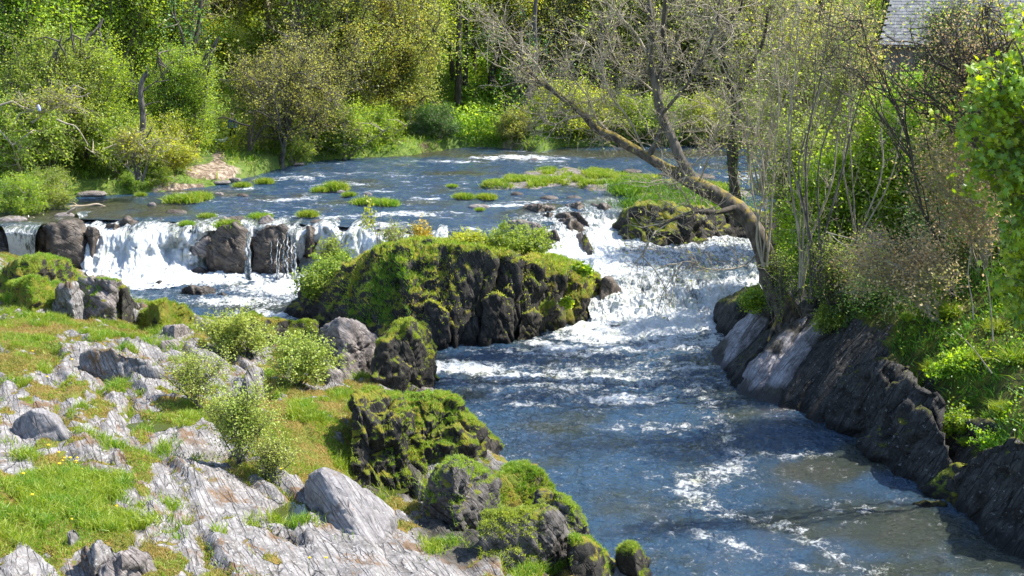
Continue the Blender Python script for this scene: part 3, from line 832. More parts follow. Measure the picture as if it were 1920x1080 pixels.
# the sheet ends at the lip of the falls and gives way to the rapids on the right
vp = V
cx = V[F].mean(axis=1)
mpx, mpy = to_px(cx[:, 0], cx[:, 1], cx[:, 2])
LIP = np.array([(-400, 440), (0, 424), (60, 424), (150, 411), (200, 412), (290, 415), (400, 419), (560, 420), (690, 428), (820, 440), (900, 470), (960, 460), (1020, 428), (1080, 400), (1120, 384), (1180, 376), (1250, 378), (1320, 400), (1430, 400), (1600, 420), (2200, 420)])
keep = mpy < np.interp(mpx, LIP[:, 0], LIP[:, 1])
ubr = ell(upx, upy, [(200, 395, 160, 20, 1), (430, 360, 90, 10, .5), (800, 290, 200, 7, 1), (1200, 288, 250, 9, 1), (880, 325, 80, 6, .6), (60, 410, 120, 10, 1)])
upper = MB().add(V, F[keep], foam=foam.ravel(), brown=ubr.ravel()).build('upper_river', M['upper'])
tag(upper, 'wide blue river above the falls', kind='structure')

def cascade(name, rows, n_u, n_v, foamrow, amp, seed, label, spray=0.0, ufoam=None, rag=0.0):
    """sheet of water lofted through rows of (px, py, z) points; rows run across, the loft runs downstream"""
    R = []
    for r_ in rows:
        w = np.array([at_z(*q) for q in r_])
        R.append(spline(w, n_u))
    R = np.array(R)
    G = np.stack([spline(R[:, i], n_v) for i in range(n_u)], axis=1)      # n_v x n_u x 3
    fo = np.interp(np.linspace(0, 1, n_v), np.linspace(0, 1, len(foamrow)), foamrow)[:, None] * np.ones((1, n_u))
    if ufoam is not None:
        fo = fo + np.interp(np.linspace(0, 1, n_u), [a for a, _ in ufoam], [b for _, b in ufoam])[None]
    if rag:
        vv = np.sin(np.linspace(0, 1, n_v) * math.pi)[:, None]
        q = np.stack([G[:, :, 0] * 1.0, G[:, :, 2] * .5, 0 * G[:, :, 0]], -1).reshape(-1, 3)
        G[:, :, 1] += vv * rag * fbm(q, .9, 4, seed + 31).reshape(n_v, n_u)
        G[:, :, 2] += .22 * rag * np.sin(np.linspace(0, 1, n_v) ** .6 * math.pi)[:, None] * fbm(q * [1, 0, 0], 1.3, 4, seed + 37).reshape(n_v, n_u)
    P = G.reshape(-1, 3)
    du = np.gradient(G, axis=1); dv = np.gradient(G, axis=0)
    N = unit(np.cross(du, dv)).reshape(-1, 3); N *= np.sign(N[:, 2:3] + 1e-6)
    am = np.interp(np.linspace(0, 1, n_v), np.linspace(0, 1, len(amp)), amp)[:, None] * np.ones((1, n_u))
    Q = P * [1.5, 0.7, 0.7]
    d = (fbm(Q, 1.1, 5, seed) * 0.9 + fbm(Q, 3.2, 4, seed + 5, ridged=True) * 0.4) * am.ravel()
    P2 = P + N * d[:, None]
    i = np.arange(n_v - 1)[:, None] * n_u + np.arange(n_u - 1)[None]
    F = np.stack([i, i + n_u, i + n_u + 1, i + 1], axis=-1).reshape(-1, 4)
    o = MB().add(P2, F, foam=(fo.ravel() * .9 + 0.35 * fbm(P, 0.8, 3, seed + 9) + .25 * d / (am.ravel() + .05) - .08)).build(name, M['fall'])
    return tag(o, label, kind='structure'), P2, F

fall1, FP1, FF1 = cascade('waterfall', [
    [(148, 396, 1.8), (230, 400, 1.8), (330, 404, 1.8), (420, 406, 1.8), (520, 406, 1.8), (600, 406, 1.8), (700, 412, 1.8), (840, 420, 1.8)],
    [(148, 406, 1.94), (230, 408, 1.94), (330, 413, 1.94), (420, 416, 1.94), (520, 416, 1.94), (600, 416, 1.94), (700, 424, 1.94), (840, 434, 1.94)],
    [(150, 418, 1.86), (230, 420, 1.88), (300, 424, 1.88), (420, 428, 1.88), (520, 428, 1.88), (600, 430, 1.88), (700, 438, 1.88), (840, 446, 1.88)],
    [(152, 438, 1.5), (230, 440, 1.6), (300, 444, 1.5), (420, 442, 1.55), (520, 442, 1.55), (600, 448, 1.5), (700, 456, 1.5), (840, 466, 1.5)],
    [(156, 470, .75), (230, 474, .85), (300, 474, .85), (420, 468, .85), (520, 468, .85), (600, 474, .85), (700, 486, .8), (840, 500, .8)],
    [(160, 504, .15), (230, 514, .22), (310, 510, .22), (420, 496, .15), (520, 496, .15), (600, 504, .15), (700, 512, .15), (840, 530, .15)],
    [(170, 528, .02), (240, 542, .05), (320, 538, .05), (420, 520, .02), (520, 520, .02), (600, 526, 0.02), (700, 530, 0.0), (840, 560, 0.0)]],
    520, 110, [0.1, 0.2, 0.40, 0.85, 1.1, 1.2, 0.95], [0.03, 0.04, 0.08, 0.16, 0.26, 0.34, 0.14], 200, 'broad white curtain of falling water across the left falls',
    ufoam=[(0, .3), (.1, .35), (.17, -.12), (.25, .3), (.35, .1), (.45, -.05), (.5, 0), (.58, .25), (.72, .35), (1, .35)], rag=1.7)
fall2, _, _ = cascade('waterfall', [
    [(-4, 410, 1.8), (40, 410, 1.8), (82, 410, 1.8)], [(0, 420, 1.93), (40, 420, 1.93), (78, 420, 1.93)], [(8, 432, 1.86), (40, 432, 1.86), (70, 432, 1.86)], [(15, 455, 1.3), (40, 455, 1.3), (66, 455, 1.3)], [(18, 490, .4), (40, 490, .4), (66, 490, .4)], [(16, 515, 0), (40, 515, 0), (70, 515, 0)]],
    60, 60, [0.1, 0.2, 0.5, 0.85, 1.0, 1.0], [.02, 0.02, 0.04, 0.08, 0.1, 0.1], 230, 'narrow white fall at the far left between two brown rocks')
fall3, FP3, FF3 = cascade('rapids', [
    [(950, 404, 1.78), (1050, 388, 1.78), (1110, 372, 1.78), (1180, 358, 1.78), (1270, 358, 1.76)],
    [(960, 414, 1.93), (1050, 396, 1.93), (1110, 380, 1.92), (1180, 366, 1.92), (1260, 366, 1.9)],
    [(980, 432, 1.86), (1050, 420, 1.86), (1110, 400, 1.85), (1170, 388, 1.8), (1240, 390, 1.7)],
    [(1010, 462, 1.5), (1070, 452, 1.5), (1125, 436, 1.45), (1170, 424, 1.5), (1230, 420, 1.5)],
    [(1050, 500, 1.15), (1110, 488, 1.1), (1150, 470, 1.15), (1190, 452, 1.25), (1260, 440, 1.3)],
    [(1070, 530, 1.0), (1130, 512, 1.0), (1190, 496, 1.05), (1260, 480, 1.1), (1420, 452, 1.15)],
    [(1090, 552, .85), (1140, 535, .9), (1210, 520, .95), (1300, 512, .95), (1460, 495, .95)],
    [(1100, 572, .55), (1160, 560, .62), (1230, 545, .75), (1310, 540, .75), (1460, 525, .7)],
    [(1110, 594, .22), (1170, 586, .22), (1240, 580, .28), (1320, 574, .28), (1450, 560, .3)],
    [(1110, 616, .02), (1180, 610, .02), (1250, 604, .02), (1330, 600, .02), (1450, 585, 0)]],
    330, 330, [.1, 0.15, 0.4, 0.75, 0.95, 0.75, 0.42, 0.75, 1.1, 1.05], [.04, 0.05, 0.10, 0.16, 0.2, 0.16, 0.2, 0.42, 0.40, 0.16], 240, 'white rapids sliding down the right side of the mossy rock',
    ufoam=[(0, .25), (.3, .25), (.55, 0), (.75, -.15), (1, -.1)], rag=.8)

def threads(lst, seed, label):
    """thin strands of water running down the face of the rocks"""
    m = MB(); r = np.random.default_rng(seed)
    for x0, x1, w, ytop, ybot, dY in lst:
        n = 18; t = np.linspace(0, 1, n)
        pb = at_z(x1, ybot, 0.0); pt = at_z(x0, ytop, 1.93)
        c = pt[None] * (1 - t[:, None]) + pb[None] * t[:, None]
        c[:, 1] -= dY * np.sin(np.clip(t * 1.25, 0, 1) * math.pi / 2) ; c[:, 0] += .03 * r.normal(size=n)
        k = w * c[:, 1] / FPX / 2 * (.7 + .5 * t)
        cols = []
        for s in (-1, -.4, .3, 1): cols.append(c + np.stack([k * s, -.05 * (1 - s * s) + .02 * r.normal(size=n), 0 * k], -1))
        G = np.stack(cols, 1); V = G.reshape(-1, 3)
        i = np.arange(n - 1)[:, None] * 4 + np.arange(3)[None]
        m.add(V, np.stack([i, i + 4, i + 5, i + 1], -1).reshape(-1, 4), foam=.38)
    o = m.build('water_threads', M['fall']); return tag(o, label, kind='structure')
threads([(466, 470, 7, 434, 520, .78), (469, 476, 5, 434, 520, .8)], 3, 'narrow white fall between the two rounded rocks')
threads([(512, 514, 1.6, 430, 516, .8), (522, 524, 2.4, 430, 518, .8), (528, 529, 1.5, 430, 518, .8), (534, 537, 3, 430, 518, .75), (541, 545, 3.4, 430, 520, .7), (549, 552, 3, 430, 520, .65), (554, 558, 5, 430, 520, .55), (505, 506, 2, 430, 470, .6)], 4, 'thin water threads over the veiled rock')
threads([(368, 372, 7, 430, 500, .6), (380, 384, 5, 430, 496, .6), (356, 356, 5, 430, 490, .6), (66, 70, 3, 432, 480, .7), (346, 345, 4, 430, 486, .6)], 5, 'thin water strands over the grey ledge rock')

# ------------------------------------------------------------------ rocks
_ico = {}
def ico(n):
    if n not in _ico:
        bm = bmesh.new(); bmesh.ops.create_icosphere(bm, subdivisions=n, radius=1.0)
        bm.verts.ensure_lookup_table()
        _ico[n] = (np.array([v.co[:] for v in bm.verts]), np.array([[v.index for v in f.verts] for f in bm.faces])); bm.free()
    return _ico[n]

def hull_shape(pts, det=5, rnd=30, amp=0.10, freq=1.1, groove=None, seed=0, fine=0.02, squash=1.0):
    """rock that fills the convex outline of pts, edges worn round, with grooves along the bedding and knobbly relief"""
    pts = np.asarray(pts, float)
    c = (pts.max(0) + pts.min(0)) / 2; ext = (pts.max(0) - pts.min(0)) / 2 + 1e-3
    q = (pts - c) / ext
    bm = bmesh.new()
    for p in q: bm.verts.new(p)
    bmesh.ops.convex_hull(bm, input=bm.verts)
    pl = []
    for f in bm.faces:
        f.normal_update(); n = np.array(f.normal[:]); d = float(n @ np.array(f.verts[0].co[:]))
        if d < 0: n, d = -n, -d
        pl.append((*n, max(d, 0.05)))
    bm.free()
    pl = np.array(pl)
    D, F = ico(det)
    den = D @ pl[:, :3].T
    t = np.where(den > 1e-4, pl[None, :, 3] / np.maximum(den, 1e-4), 1e4)
    r = (t ** -float(rnd)).sum(1) ** (-1.0 / rnd)
    V = c + D * r[:, None] * ext * 1.02
    a, b, cc = V[F[:, 0]], V[F[:, 1]], V[F[:, 2]]
    fn = np.cross(b - a, cc - a)
    N = np.zeros_like(V)
    for k in range(3): np.add.at(N, F[:, k], fn)
    N = unit(N)
    size = float(np.median(ext))
    am = amp * min(1.6, size) 
    disp = am * (fbm(V, freq / max(size, .4) ** 0.5, 5, seed) + 0.5 * fbm(V, 2.3 * freq / max(size, .4) ** 0.5, 4, seed + 3, ridged=True) - 0.25)
    if groove:
        gd, per, ga = groove
        gd = np.array(gd) / np.linalg.norm(gd)
        s = (V @ gd + 0.35 * per * 3 * fbm(V, 0.5, 3, seed + 7)) / per
        fr = s - np.floor(s)
        id_ = _hash(np.floor(s).astype(np.int64), np.zeros(len(s), np.int64), np.zeros(len(s), np.int64), seed)
        cut = sstep(0.16, 0.0, np.minimum(fr, 1 - fr))
        disp += -cut * ga * 0.9 + id_ * ga * 0.6
    fs = max(size, .25)
    disp += amp * .75 * fs ** .5 * facets(V, 1.3 / fs ** .6, seed + 20, (1, .8, .6)) + amp * .3 * fs ** .4 * facets(V, 3.6 / fs ** .5, seed + 24, (1, .8, .5))
    disp += fine * fbm(V, 6, 3, seed + 11)
    V = V + N * disp[:, None]
    return V, F, N

def px_points(tops, bots, zb=-0.25, depth=2.0, zt=None):
    """tops: (px, py, set-back) or (px, py), bots: waterline or ground-line pixels at height zb"""
    B = [at_z(a, b, zb) for a, b in [q[:2] for q in bots]]
    Y0 = np.mean([b[1] for b in B])
    T = []
    bx = np.array([b[0] for b in B]); by = np.array([b[1] for b in B])
    for q in tops:
        sb = q[2] if len(q) > 2 else 0.5
        k = np.argmin(np.abs(np.array([w[0] for w in bots]) - q[0]))
        T.append(at_y(q[0], q[1], B[k][1] + sb))
    P = B + T
    P += [b + [0, depth, 0] for b in B] + [t + [0, depth * 0.6, -0.15 * depth] for t in T]
    P += [b + [0, 0, -0.5] for b in B]
    return np.array(P)

def make_rock(name, pts, mat, det=5, moss=0.0, dark=0.0, parent=None, label=None, cat='rock', group=None, **kw):
    V, F, N = hull_shape(pts, det=det, **kw)
    dk_ = 0.0
    if mat == 'rock_bank': dk_ = .42 + .75 * fbm(V @ np.array([[.8, .3, .5], [-.5, .2, .8], [.1, .9, -.2]]) * [.35, 1, 1.2], 1.1, 4, kw.get('seed', 0)) + .35 * sstep(.9, 0, V[:, 2])
    m = MB().add(V, F, moss=moss, dark=dk_ + dark)
    o = m.build(name, M[mat], parent)
    if parent is None and label: tag(o, label, cat, group)
    return o, V, F

def grass_on(V, F, n, h, w, mat, parent, name='grass', nz=0.55, zmin=-9, lean=0.5, mask=None, r=None, patch=0.0, seed=5, pf=0.8):
    r = r or rng
    a, b, c = V[F[:, 0]], V[F[:, 1]], V[F[:, 2]]
    fn = unit(np.cross(b - a, c - a))
    wt = np.zeros(len(V)); 
    np.maximum.at(wt, F[:, 0], sstep(nz, nz + 0.25, fn[:, 2]))
    wt = wt * (V[:, 2] > zmin)
    if patch: wt = wt * sstep(-0.05, 0.2, fbm(V, pf, 3, seed) + patch - 0.5)
    if mask is not None: wt = wt * mask(V)
    P, Nn = scatter(V, F, wt, n, r)
    if len(P) == 0: return None
    g = grass_mb(P - Nn * 0.02, Nn, h, w, r, lean).build(name, M[mat], parent, smooth=False)
    g['kind'] = 'stuff'
    return g

# ---- the big mossy rock in midstream: upright slabs packed side by side
isl = empty('rock_outcrop', (0, 0, 0), 'large dark mossy rock mass with upright slabs standing in midstream, shrubs and turf on top', 'rock')
TG = (0.95, 0.1, 0.28)
ISL = [
    # tops (px, py, set-back), bots (px, py), depth, material, moss, groove
    ([(528, 588, 1), (560, 548, 2), (610, 508, 2.6), (660, 486, 3), (700, 470, 3.4), (705, 520, 1.5)], [(528, 600), (600, 632), (700, 655)], 4.0, 'rock_dark', .02, ((0.8, 0.2, 0.6), 1.3, .05)),
    ([(660, 488, 2.6), (705, 452, 3.4), (775, 450, 3.4), (800, 520, 1.6)], [(670, 645), (720, 665), (806, 668)], 5.0, 'rock_dark', 0.05, ((0.8, 0.2, 0.6), 1.1, .08)),
    ([(740, 452, 3), (790, 440, 3.2), (850, 452, 2.5), (900, 500, 1.2), (760, 540, 1.2)], [(770, 668), (840, 668), (905, 658)], 5.0, 'rock_dark', 0.05, (TG, 1.2, .10)),
    ([(842, 452, 2.2), (900, 462, 1.4), (935, 486, .6)], [(850, 668), (884, 663), (918, 656)], 4.5, 'rock_dark', .02, (TG, .7, .10)),
    ([(900, 470, 1.6), (960, 474, 1.4), (985, 490, .5)], [(900, 660), (935, 656), (966, 652)], 4.5, 'rock_dark', .0, (TG, .6, .10)),
    ([(950, 476, 1.6), (1005, 480, 1.2), (1020, 500, .4)], [(955, 650), (985, 645), (1010, 638)], 4.5, 'rock_dark', .06, (TG, .5, .10)),
    ([(1000, 486, 1.5), (1052, 486, 1.2), (1066, 506, .4)], [(1000, 642), (1030, 632), (1056, 628)], 4.5, 'rock_mossy', .08, (TG, .6, .10)),
    ([(1046, 490, 1.4), (1094, 496, 1.0), (1106, 520, .3)], [(1046, 628), (1076, 624), (1102, 616)], 4.2, 'rock_mossy', .16, (TG, .5, .09)),
    ([(1090, 505, 1.0), (1122, 512, .7), (1136, 545, .2), (1148, 570, .0)], [(1094, 614), (1120, 606), (1142, 594)], 4.0, 'rock_mossy', .2, (TG, .5, .08)),
    # lower humps leaning against the front
    ([(905, 560, .3), (930, 548, .4), (962, 560, .2)], [(898, 662), (930, 662), (968, 655)], 1.4, 'rock_dark', 0.0, (TG, .6, .05)),
    ([(976, 590, .3), (1000, 578, .4), (1024, 596, .2)], [(970, 652), (996, 648), (1022, 640)], 1.2, 'rock_mossy', .0, (TG, .6, .04)),
    ([(1056, 570, .4), (1076, 560, .4), (1098, 576, .2)], [(1050, 622), (1076, 622), (1104, 616)], 1.0, 'rock_mossy', .05, (TG, .6, .04)),
    ([(796, 566, .6), (812, 562, .6), (842, 586, .2), (844, 600, .0)], [(798, 668), (820, 670), (842, 668)], 1.2, 'rock_dark', .05, (TG, .6, .05)),
    # flat turf top
    ([(690, 462, 1), (760, 452, 3), (830, 446, 3.6), (950, 462, 3.4), (1060, 480, 3), (1120, 512, 1.2)], [(640, 560), (800, 540), (960, 540), (1110, 540)], 3.2, 'rock_mossy', .4, None),
]
isl_geo = []
for k, (tp, bt, dp, mt, ms, gv) in enumerate(ISL):
    zb = -0.25 if k < 13 else 1.2
    o, V, F = make_rock('rock_slab', px_points(tp, bt, zb, dp), mt, det=6 if k in (0, 1, 2, 13) else 5, moss=ms, parent=isl, groove=gv, amp=0.16 if k < 13 else .1, freq=1.3, seed=k * 13 + 1, rnd=30)
    isl_geo.append((V, F))
iV = np.concatenate([g[0] for g in isl_geo]); off = np.cumsum([0] + [len(g[0]) for g in isl_geo])[:-1]
iF = np.concatenate([g[1] + o for g, o in zip(isl_geo, off)])
def isl_mask(lst):
    def f(V):
        a, b = to_px(V[:, 0], V[:, 1], V[:, 2]); return sstep(.2, .5, ell(a, b, lst))
    return f
grass_on(iV, iF, 15000, .2, .022, 'grass', isl, nz=.45, mask=isl_mask([(880, 450, 120, 26, 1), (760, 500, 70, 60, 1), (700, 560, 60, 50, .9), (1060, 490, 60, 14, .9), (790, 480, 60, 30, 1), (1085, 520, 40, 30, .7)]))
grass_on(iV, iF, 16000, .10, .02, 'leaf_olive', isl, 'moss', nz=.45, patch=.7, zmin=.6)
grass_on(iV, iF, 5000, .26, .02, 'grass_dark', isl, 'grass', nz=-.2, patch=.6, mask=isl_mask([(735, 550, 40, 70, .9), (680, 600, 30, 30, .7)]))
grass_on(iV, iF, 12000, .16, .02, 'grass_dry', isl, 'grass', nz=.25, patch=.5, zmin=.8, seed=9)
grass_on(iV, iF, 14000, .14, .022, 'leaf_lime', isl, 'moss', nz=.3, patch=.6, zmin=.9, seed=15, pf=1.5)

# ---- rocks around the rapids
GB = (0.5, 0.2, 0.8)
for tp, bt, dp, zb, mt, lb, kw in [
    ([(1128, 520, .4), (1150, 516, .4), (1164, 540, .1)], [(1120, 604), (1140, 602), (1160, 596)], 1.2, -.2, 'rock_brown', 'wet dark boulder wedged between the big mossy rock and the white rapids', {}),
    ([(936, 424, .5), (965, 408, 1), (1005, 414, .8), (1035, 440, .3)], [(940, 480), (980, 486), (1034, 480)], 2.5, .9, 'rock_grey', 'grooved brown rock at the lip of the right falls behind the turf top', dict(groove=((.9, .1, .3), .5, .07))),
    ([(1026, 436, .3), (1042, 430, .3), (1056, 460, 0)], [(1024, 486), (1040, 490), (1060, 488)], 1.4, .8, 'rock_brown', 'small black wet rock with thin water threads left of the white slide', {}),
    ([(1080, 440, .2), (1092, 432, .3), (1112, 468, 0)], [(1084, 460), (1102, 480), (1114, 480)], .8, 1.15, 'rock_brown', 'narrow dark fin of rock splitting the white slide', {}),
    ([(1062, 398, .3), (1085, 396, .4), (1104, 414, .1)], [(1060, 420), (1085, 428), (1106, 430)], 1.4, 1.55, 'rock_brown', 'dark rock ledge above the head of the white slide', {}),
    ([(1170, 396, .5), (1200, 376, 1.5), (1262, 374, 1.2), (1300, 400, .3)], [(1160, 468), (1230, 476), (1290, 470)], 3.2, .85, 'rock_dark', 'dark rock under turf at the right of the rapids', dict(moss=.12, groove=(TG, .9, .1), amp=.2)),
    ([(1262, 392, 1), (1300, 380, 1.5), (1350, 392, .8), (1372, 420, .3)], [(1262, 472), (1310, 470), (1370, 458)], 3.2, .85, 'rock_dark', 'black undercut rock behind the hanging twigs of the leaning tree', dict(moss=0.0, amp=.2)),
    ([(1366, 394, 1), (1410, 386, 1), (1460, 400, .8)], [(1360, 456), (1410, 454), (1470, 450)], 3, .85, 'rock_dark', 'dark rock seen through branches right of the black undercut rock', dict(moss=0.0)),
    ([(1040, 404, .3), (1062, 396, .4), (1086, 406, .2)], [(1036, 426), (1060, 434), (1090, 428)], 1.2, 1.5, 'rock_brown', 'flat black ledge with water parting over it at the head of the white slide', dict(amp=.2)),
    ([(1012, 400, .3), (1030, 394, .4), (1048, 402, .2)], [(1008, 416), (1030, 422), (1050, 416)], 1.2, 1.6, 'rock_brown', 'low wet ledge left of the flat black ledge', dict(amp=.2)),
    ([(1112, 384, .3), (1130, 380, .4), (1150, 388, .2)], [(1108, 400), (1130, 406), (1152, 400)], 1.2, 1.6, 'rock_brown', 'low dark rock in the fast water above the narrow chute', dict(amp=.2)),
    ([(1150, 420, .2), (1166, 414, .3), (1180, 430, .1)], [(1150, 446), (1166, 450), (1182, 448)], 1.0, 1.1, 'rock_dark', 'small dark rock at the right wall of the narrow chute', dict(amp=.2)),
    ([(985, 388, .3), (1010, 380, .5), (1040, 390, .2)], [(980, 402), (1010, 410), (1042, 404)], 1.6, 1.65, 'rock_brown', 'broad flat wet rock in the shallows above the right falls', dict(amp=.25)),
    ([(1064, 382, .3), (1084, 376, .5), (1104, 386, .2)], [(1060, 396), (1084, 404), (1106, 398)], 1.4, 1.65, 'rock_brown', 'black rock parting the current at the top of the chute', dict(amp=.25)),
    ([(1046, 410, .3), (1068, 404, .5), (1096, 424, .2)], [(1044, 440), (1068, 450), (1098, 444)], 1.4, 1.3, 'rock_brown', 'large dark wet rock in the middle of the white slide', dict(amp=.25)),
    ([(1010, 452, .3), (1024, 444, .4), (1040, 470, .1)], [(1008, 486), (1024, 492), (1044, 490)], .9, .9, 'rock_brown', 'wet rock with trickles right of the grooved brown rock', dict(amp=.15)),
    ([(1090, 446, .3), (1098, 436, .3), (1116, 474, 0)], [(1092, 474), (1104, 488), (1120, 486)], .9, 1.0, 'rock_dark', 'mossy fin of rock between the two white chutes', dict(moss=.1)),
    # left falls
    ([(64, 432, .4), (90, 420, .6), (140, 408, .6), (156, 440, .3), (164, 486, 0)], [(58, 500), (110, 520), (160, 516)], 2.4, -.2, 'rock_brown', 'broad brown rock with pale cap between the two leftmost falls', dict(amp=.16)),
    ([(-30, 440, .5), (0, 430, 1), (20, 440, .4)], [(-34, 510), (0, 512), (18, 508)], 2.2, -.05, 'rock_brown', 'brown rock cut by the left edge beside the narrow fall', {}),
    ([(386, 466, .3), (408, 424, .5), (436, 414, .5), (460, 432, .5), (466, 470, .3)], [(382, 516), (420, 519), (464, 518)], 2.2, -.05, 'rock_brown', 'tall rounded brown rock with grass cap in the middle of the left falls', dict(amp=.15, moss=.02)),
    ([(472, 446, .4), (498, 421, .5), (534, 420, .5), (552, 456, .3)], [(470, 517), (510, 519), (556, 517)], 2.2, -.05, 'rock_brown', 'rounded brown rock veiled by thin water threads right of the grass capped one', dict(amp=.15)),
    ([(338, 432, .6), (366, 420, .5), (396, 424, .9), (386, 452, .3)], [(334, 448), (360, 462), (392, 462)], 1.6, 1.2, 'rock_grey', 'grey ledge rock with grass tuft at the lip left of the tall rounded rock', {}),
    ([(322, 462, .3), (345, 452, .5), (368, 470, .1)], [(318, 496), (344, 500), (368, 496)], 1.2, .2, 'rock_brown', 'dark streaming rock half hidden in the white curtain', {}),
    ([(282, 410, .4), (300, 406, .4), (318, 414, .2)], [(282, 420), (300, 424), (320, 420)], 1, 1.6, 'rock_brown', 'low dark stone at the lip of the white curtain', {}),
    ([(352, 510, .2), (372, 498, .4), (390, 508, .2)], [(346, 520), (370, 522), (392, 520)], .8, -.1, 'rock_brown', 'smooth rounded boulder in the foam at the foot of the left falls', dict(amp=.05)),
    ([(288, 530, .2), (299, 525, .3), (310, 531, .2)], [(284, 540), (298, 542), (314, 540)], .5, -.1, 'rock_brown', 'small round boulder in the blue pool, leftmost of the two', dict(amp=.05)),
    ([(340, 538, .2), (356, 534, .3), (388, 536, .3), (404, 548, .1)], [(338, 556), (366, 560), (404, 556)], .9, -.1, 'rock_brown', 'flat broken boulder in the pool below the left falls', dict(amp=.16)),
    ([(408, 552, .1), (416, 548, .1), (424, 553, .1)], [(406, 557), (416, 559), (426, 557)], .4, -.1, 'rock_brown', 'tiny dark stone just right of the flat broken boulder', {}),
    ([(512, 540, .1), (530, 537, .2), (546, 542, .1)], [(510, 547), (530, 549), (548, 547)], .5, -.15, 'rock_brown', 'low stone washed over by foam near the mossy rock', {}),
    ([(216, 414, .3), (236, 408, .5), (262, 418, .2)], [(212, 432), (236, 440), (264, 434)], 1.0, 1.45, 'rock_brown', 'ragged wet ledge at the head of the white curtain', dict(amp=.25)),
    ([(268, 430, .3), (286, 424, .5), (306, 440, .2)], [(264, 456), (286, 466), (308, 458)], 1.0, 1.0, 'rock_brown', 'jagged black rock splitting the white curtain below its lip', dict(amp=.25)),
    ([(610, 412, .3), (628, 406, .5), (650, 416, .2)], [(608, 424), (628, 430), (652, 426)], 1.0, 1.6, 'rock_brown', 'low black rock at the lip above the right part of the left falls', dict(amp=.25)),
    ([(604, 470, .3), (622, 456, .5), (640, 474, .2)], [(600, 498), (622, 506), (644, 500)], 1.2, .2, 'rock_brown', 'wet dark rock at the foot of the falls by the olive bramble', dict(amp=.25)),
    ([(400, 416, .3), (420, 408, .5), (452, 414, .2)], [(398, 430), (422, 436), (454, 430)], 1.4, 1.6, 'rock_grey', 'flat grey ledge behind the tall rounded rock', dict(amp=.2)),
    ([(470, 414, .3), (500, 404, .5), (520, 412, .2)], [(468, 428), (498, 434), (524, 430)], 1.4, 1.6, 'rock_grey', 'pale topped ledge behind the veiled rock', dict(amp=.2)),
    ([(560, 428, .3), (580, 420, .5), (606, 430, .2)], [(556, 452), (580, 470), (608, 454)], 1.0, 1.1, 'rock_brown', 'black wet rock showing through the right part of the left falls', dict(amp=.2)),
    ([(640, 428, .3), (660, 422, .5), (690, 432, .2)], [(636, 446), (660, 456), (692, 448)], 1.0, 1.3, 'rock_brown', 'dark rock streaming with water beside the shoulder of the mossy rock', dict(amp=.2)),
    ([(240, 462, .3), (262, 452, .4), (284, 468, .1)], [(238, 480), (262, 488), (286, 480)], 1.0, .6, 'rock_brown', 'dark hump under the water in the white curtain', dict(amp=.2)),
    ([(160, 430, .2), (176, 424, .3), (186, 450, .1)], [(158, 470), (172, 476), (188, 468)], 1, .8, 'rock_brown', 'dark rib of rock at the left side of the white curtain', {}),
    ([(30, 444, .2), (44, 440, .3), (54, 452, .1)], [(30, 462), (44, 466), (56, 460)], .6, 1.0, 'rock_brown', 'small rock behind the leftmost narrow fall', {}),
    ([(196, 420, .2), (214, 416, .3), (228, 424, .1)], [(194, 434), (212, 440), (228, 436)], 1, 1.5, 'rock_brown', 'wet black stone poking through the top left of the white curtain', {}),
]:
    kw = dict(kw); make_rock('boulder' if 'boulder' in lb else 'rock', px_points(tp, bt, zb, dp), mt, det=5 if abs(bt[-1][0] - bt[0][0]) > 60 else 4, label=lb, seed=abs(int(bt[0][0])) + 3, **kw)

# ---- rocks on and along the near left bank
def lrock(tops, bots, depth, mat, label, dz=-0.2, det=5, parent=None, name='rock', gh=0, **kw):
    """rock standing on the left bank; bots are pixels on the ground or waterline"""
    B = [on_left(a, b, 0) for a, b in bots]
    P = []
    for b in B: P += [b + [0, 0, dz], b + [0, 0, dz - .4], b + [0, depth, dz - .3]]
    for q in tops:
        k = int(np.argmin([abs(w[0] - q[0]) for w in bots]))
        t = at_y(q[0], q[1], B[k][1] + (q[2] if len(q) > 2 else .4))
        P += [t, t + [0, depth * .55, -.12 * depth]]
    return make_rock(name, np.array(P), mat, det=det, label=label, seed=int(abs(bots[0][0])) + 5, **kw)

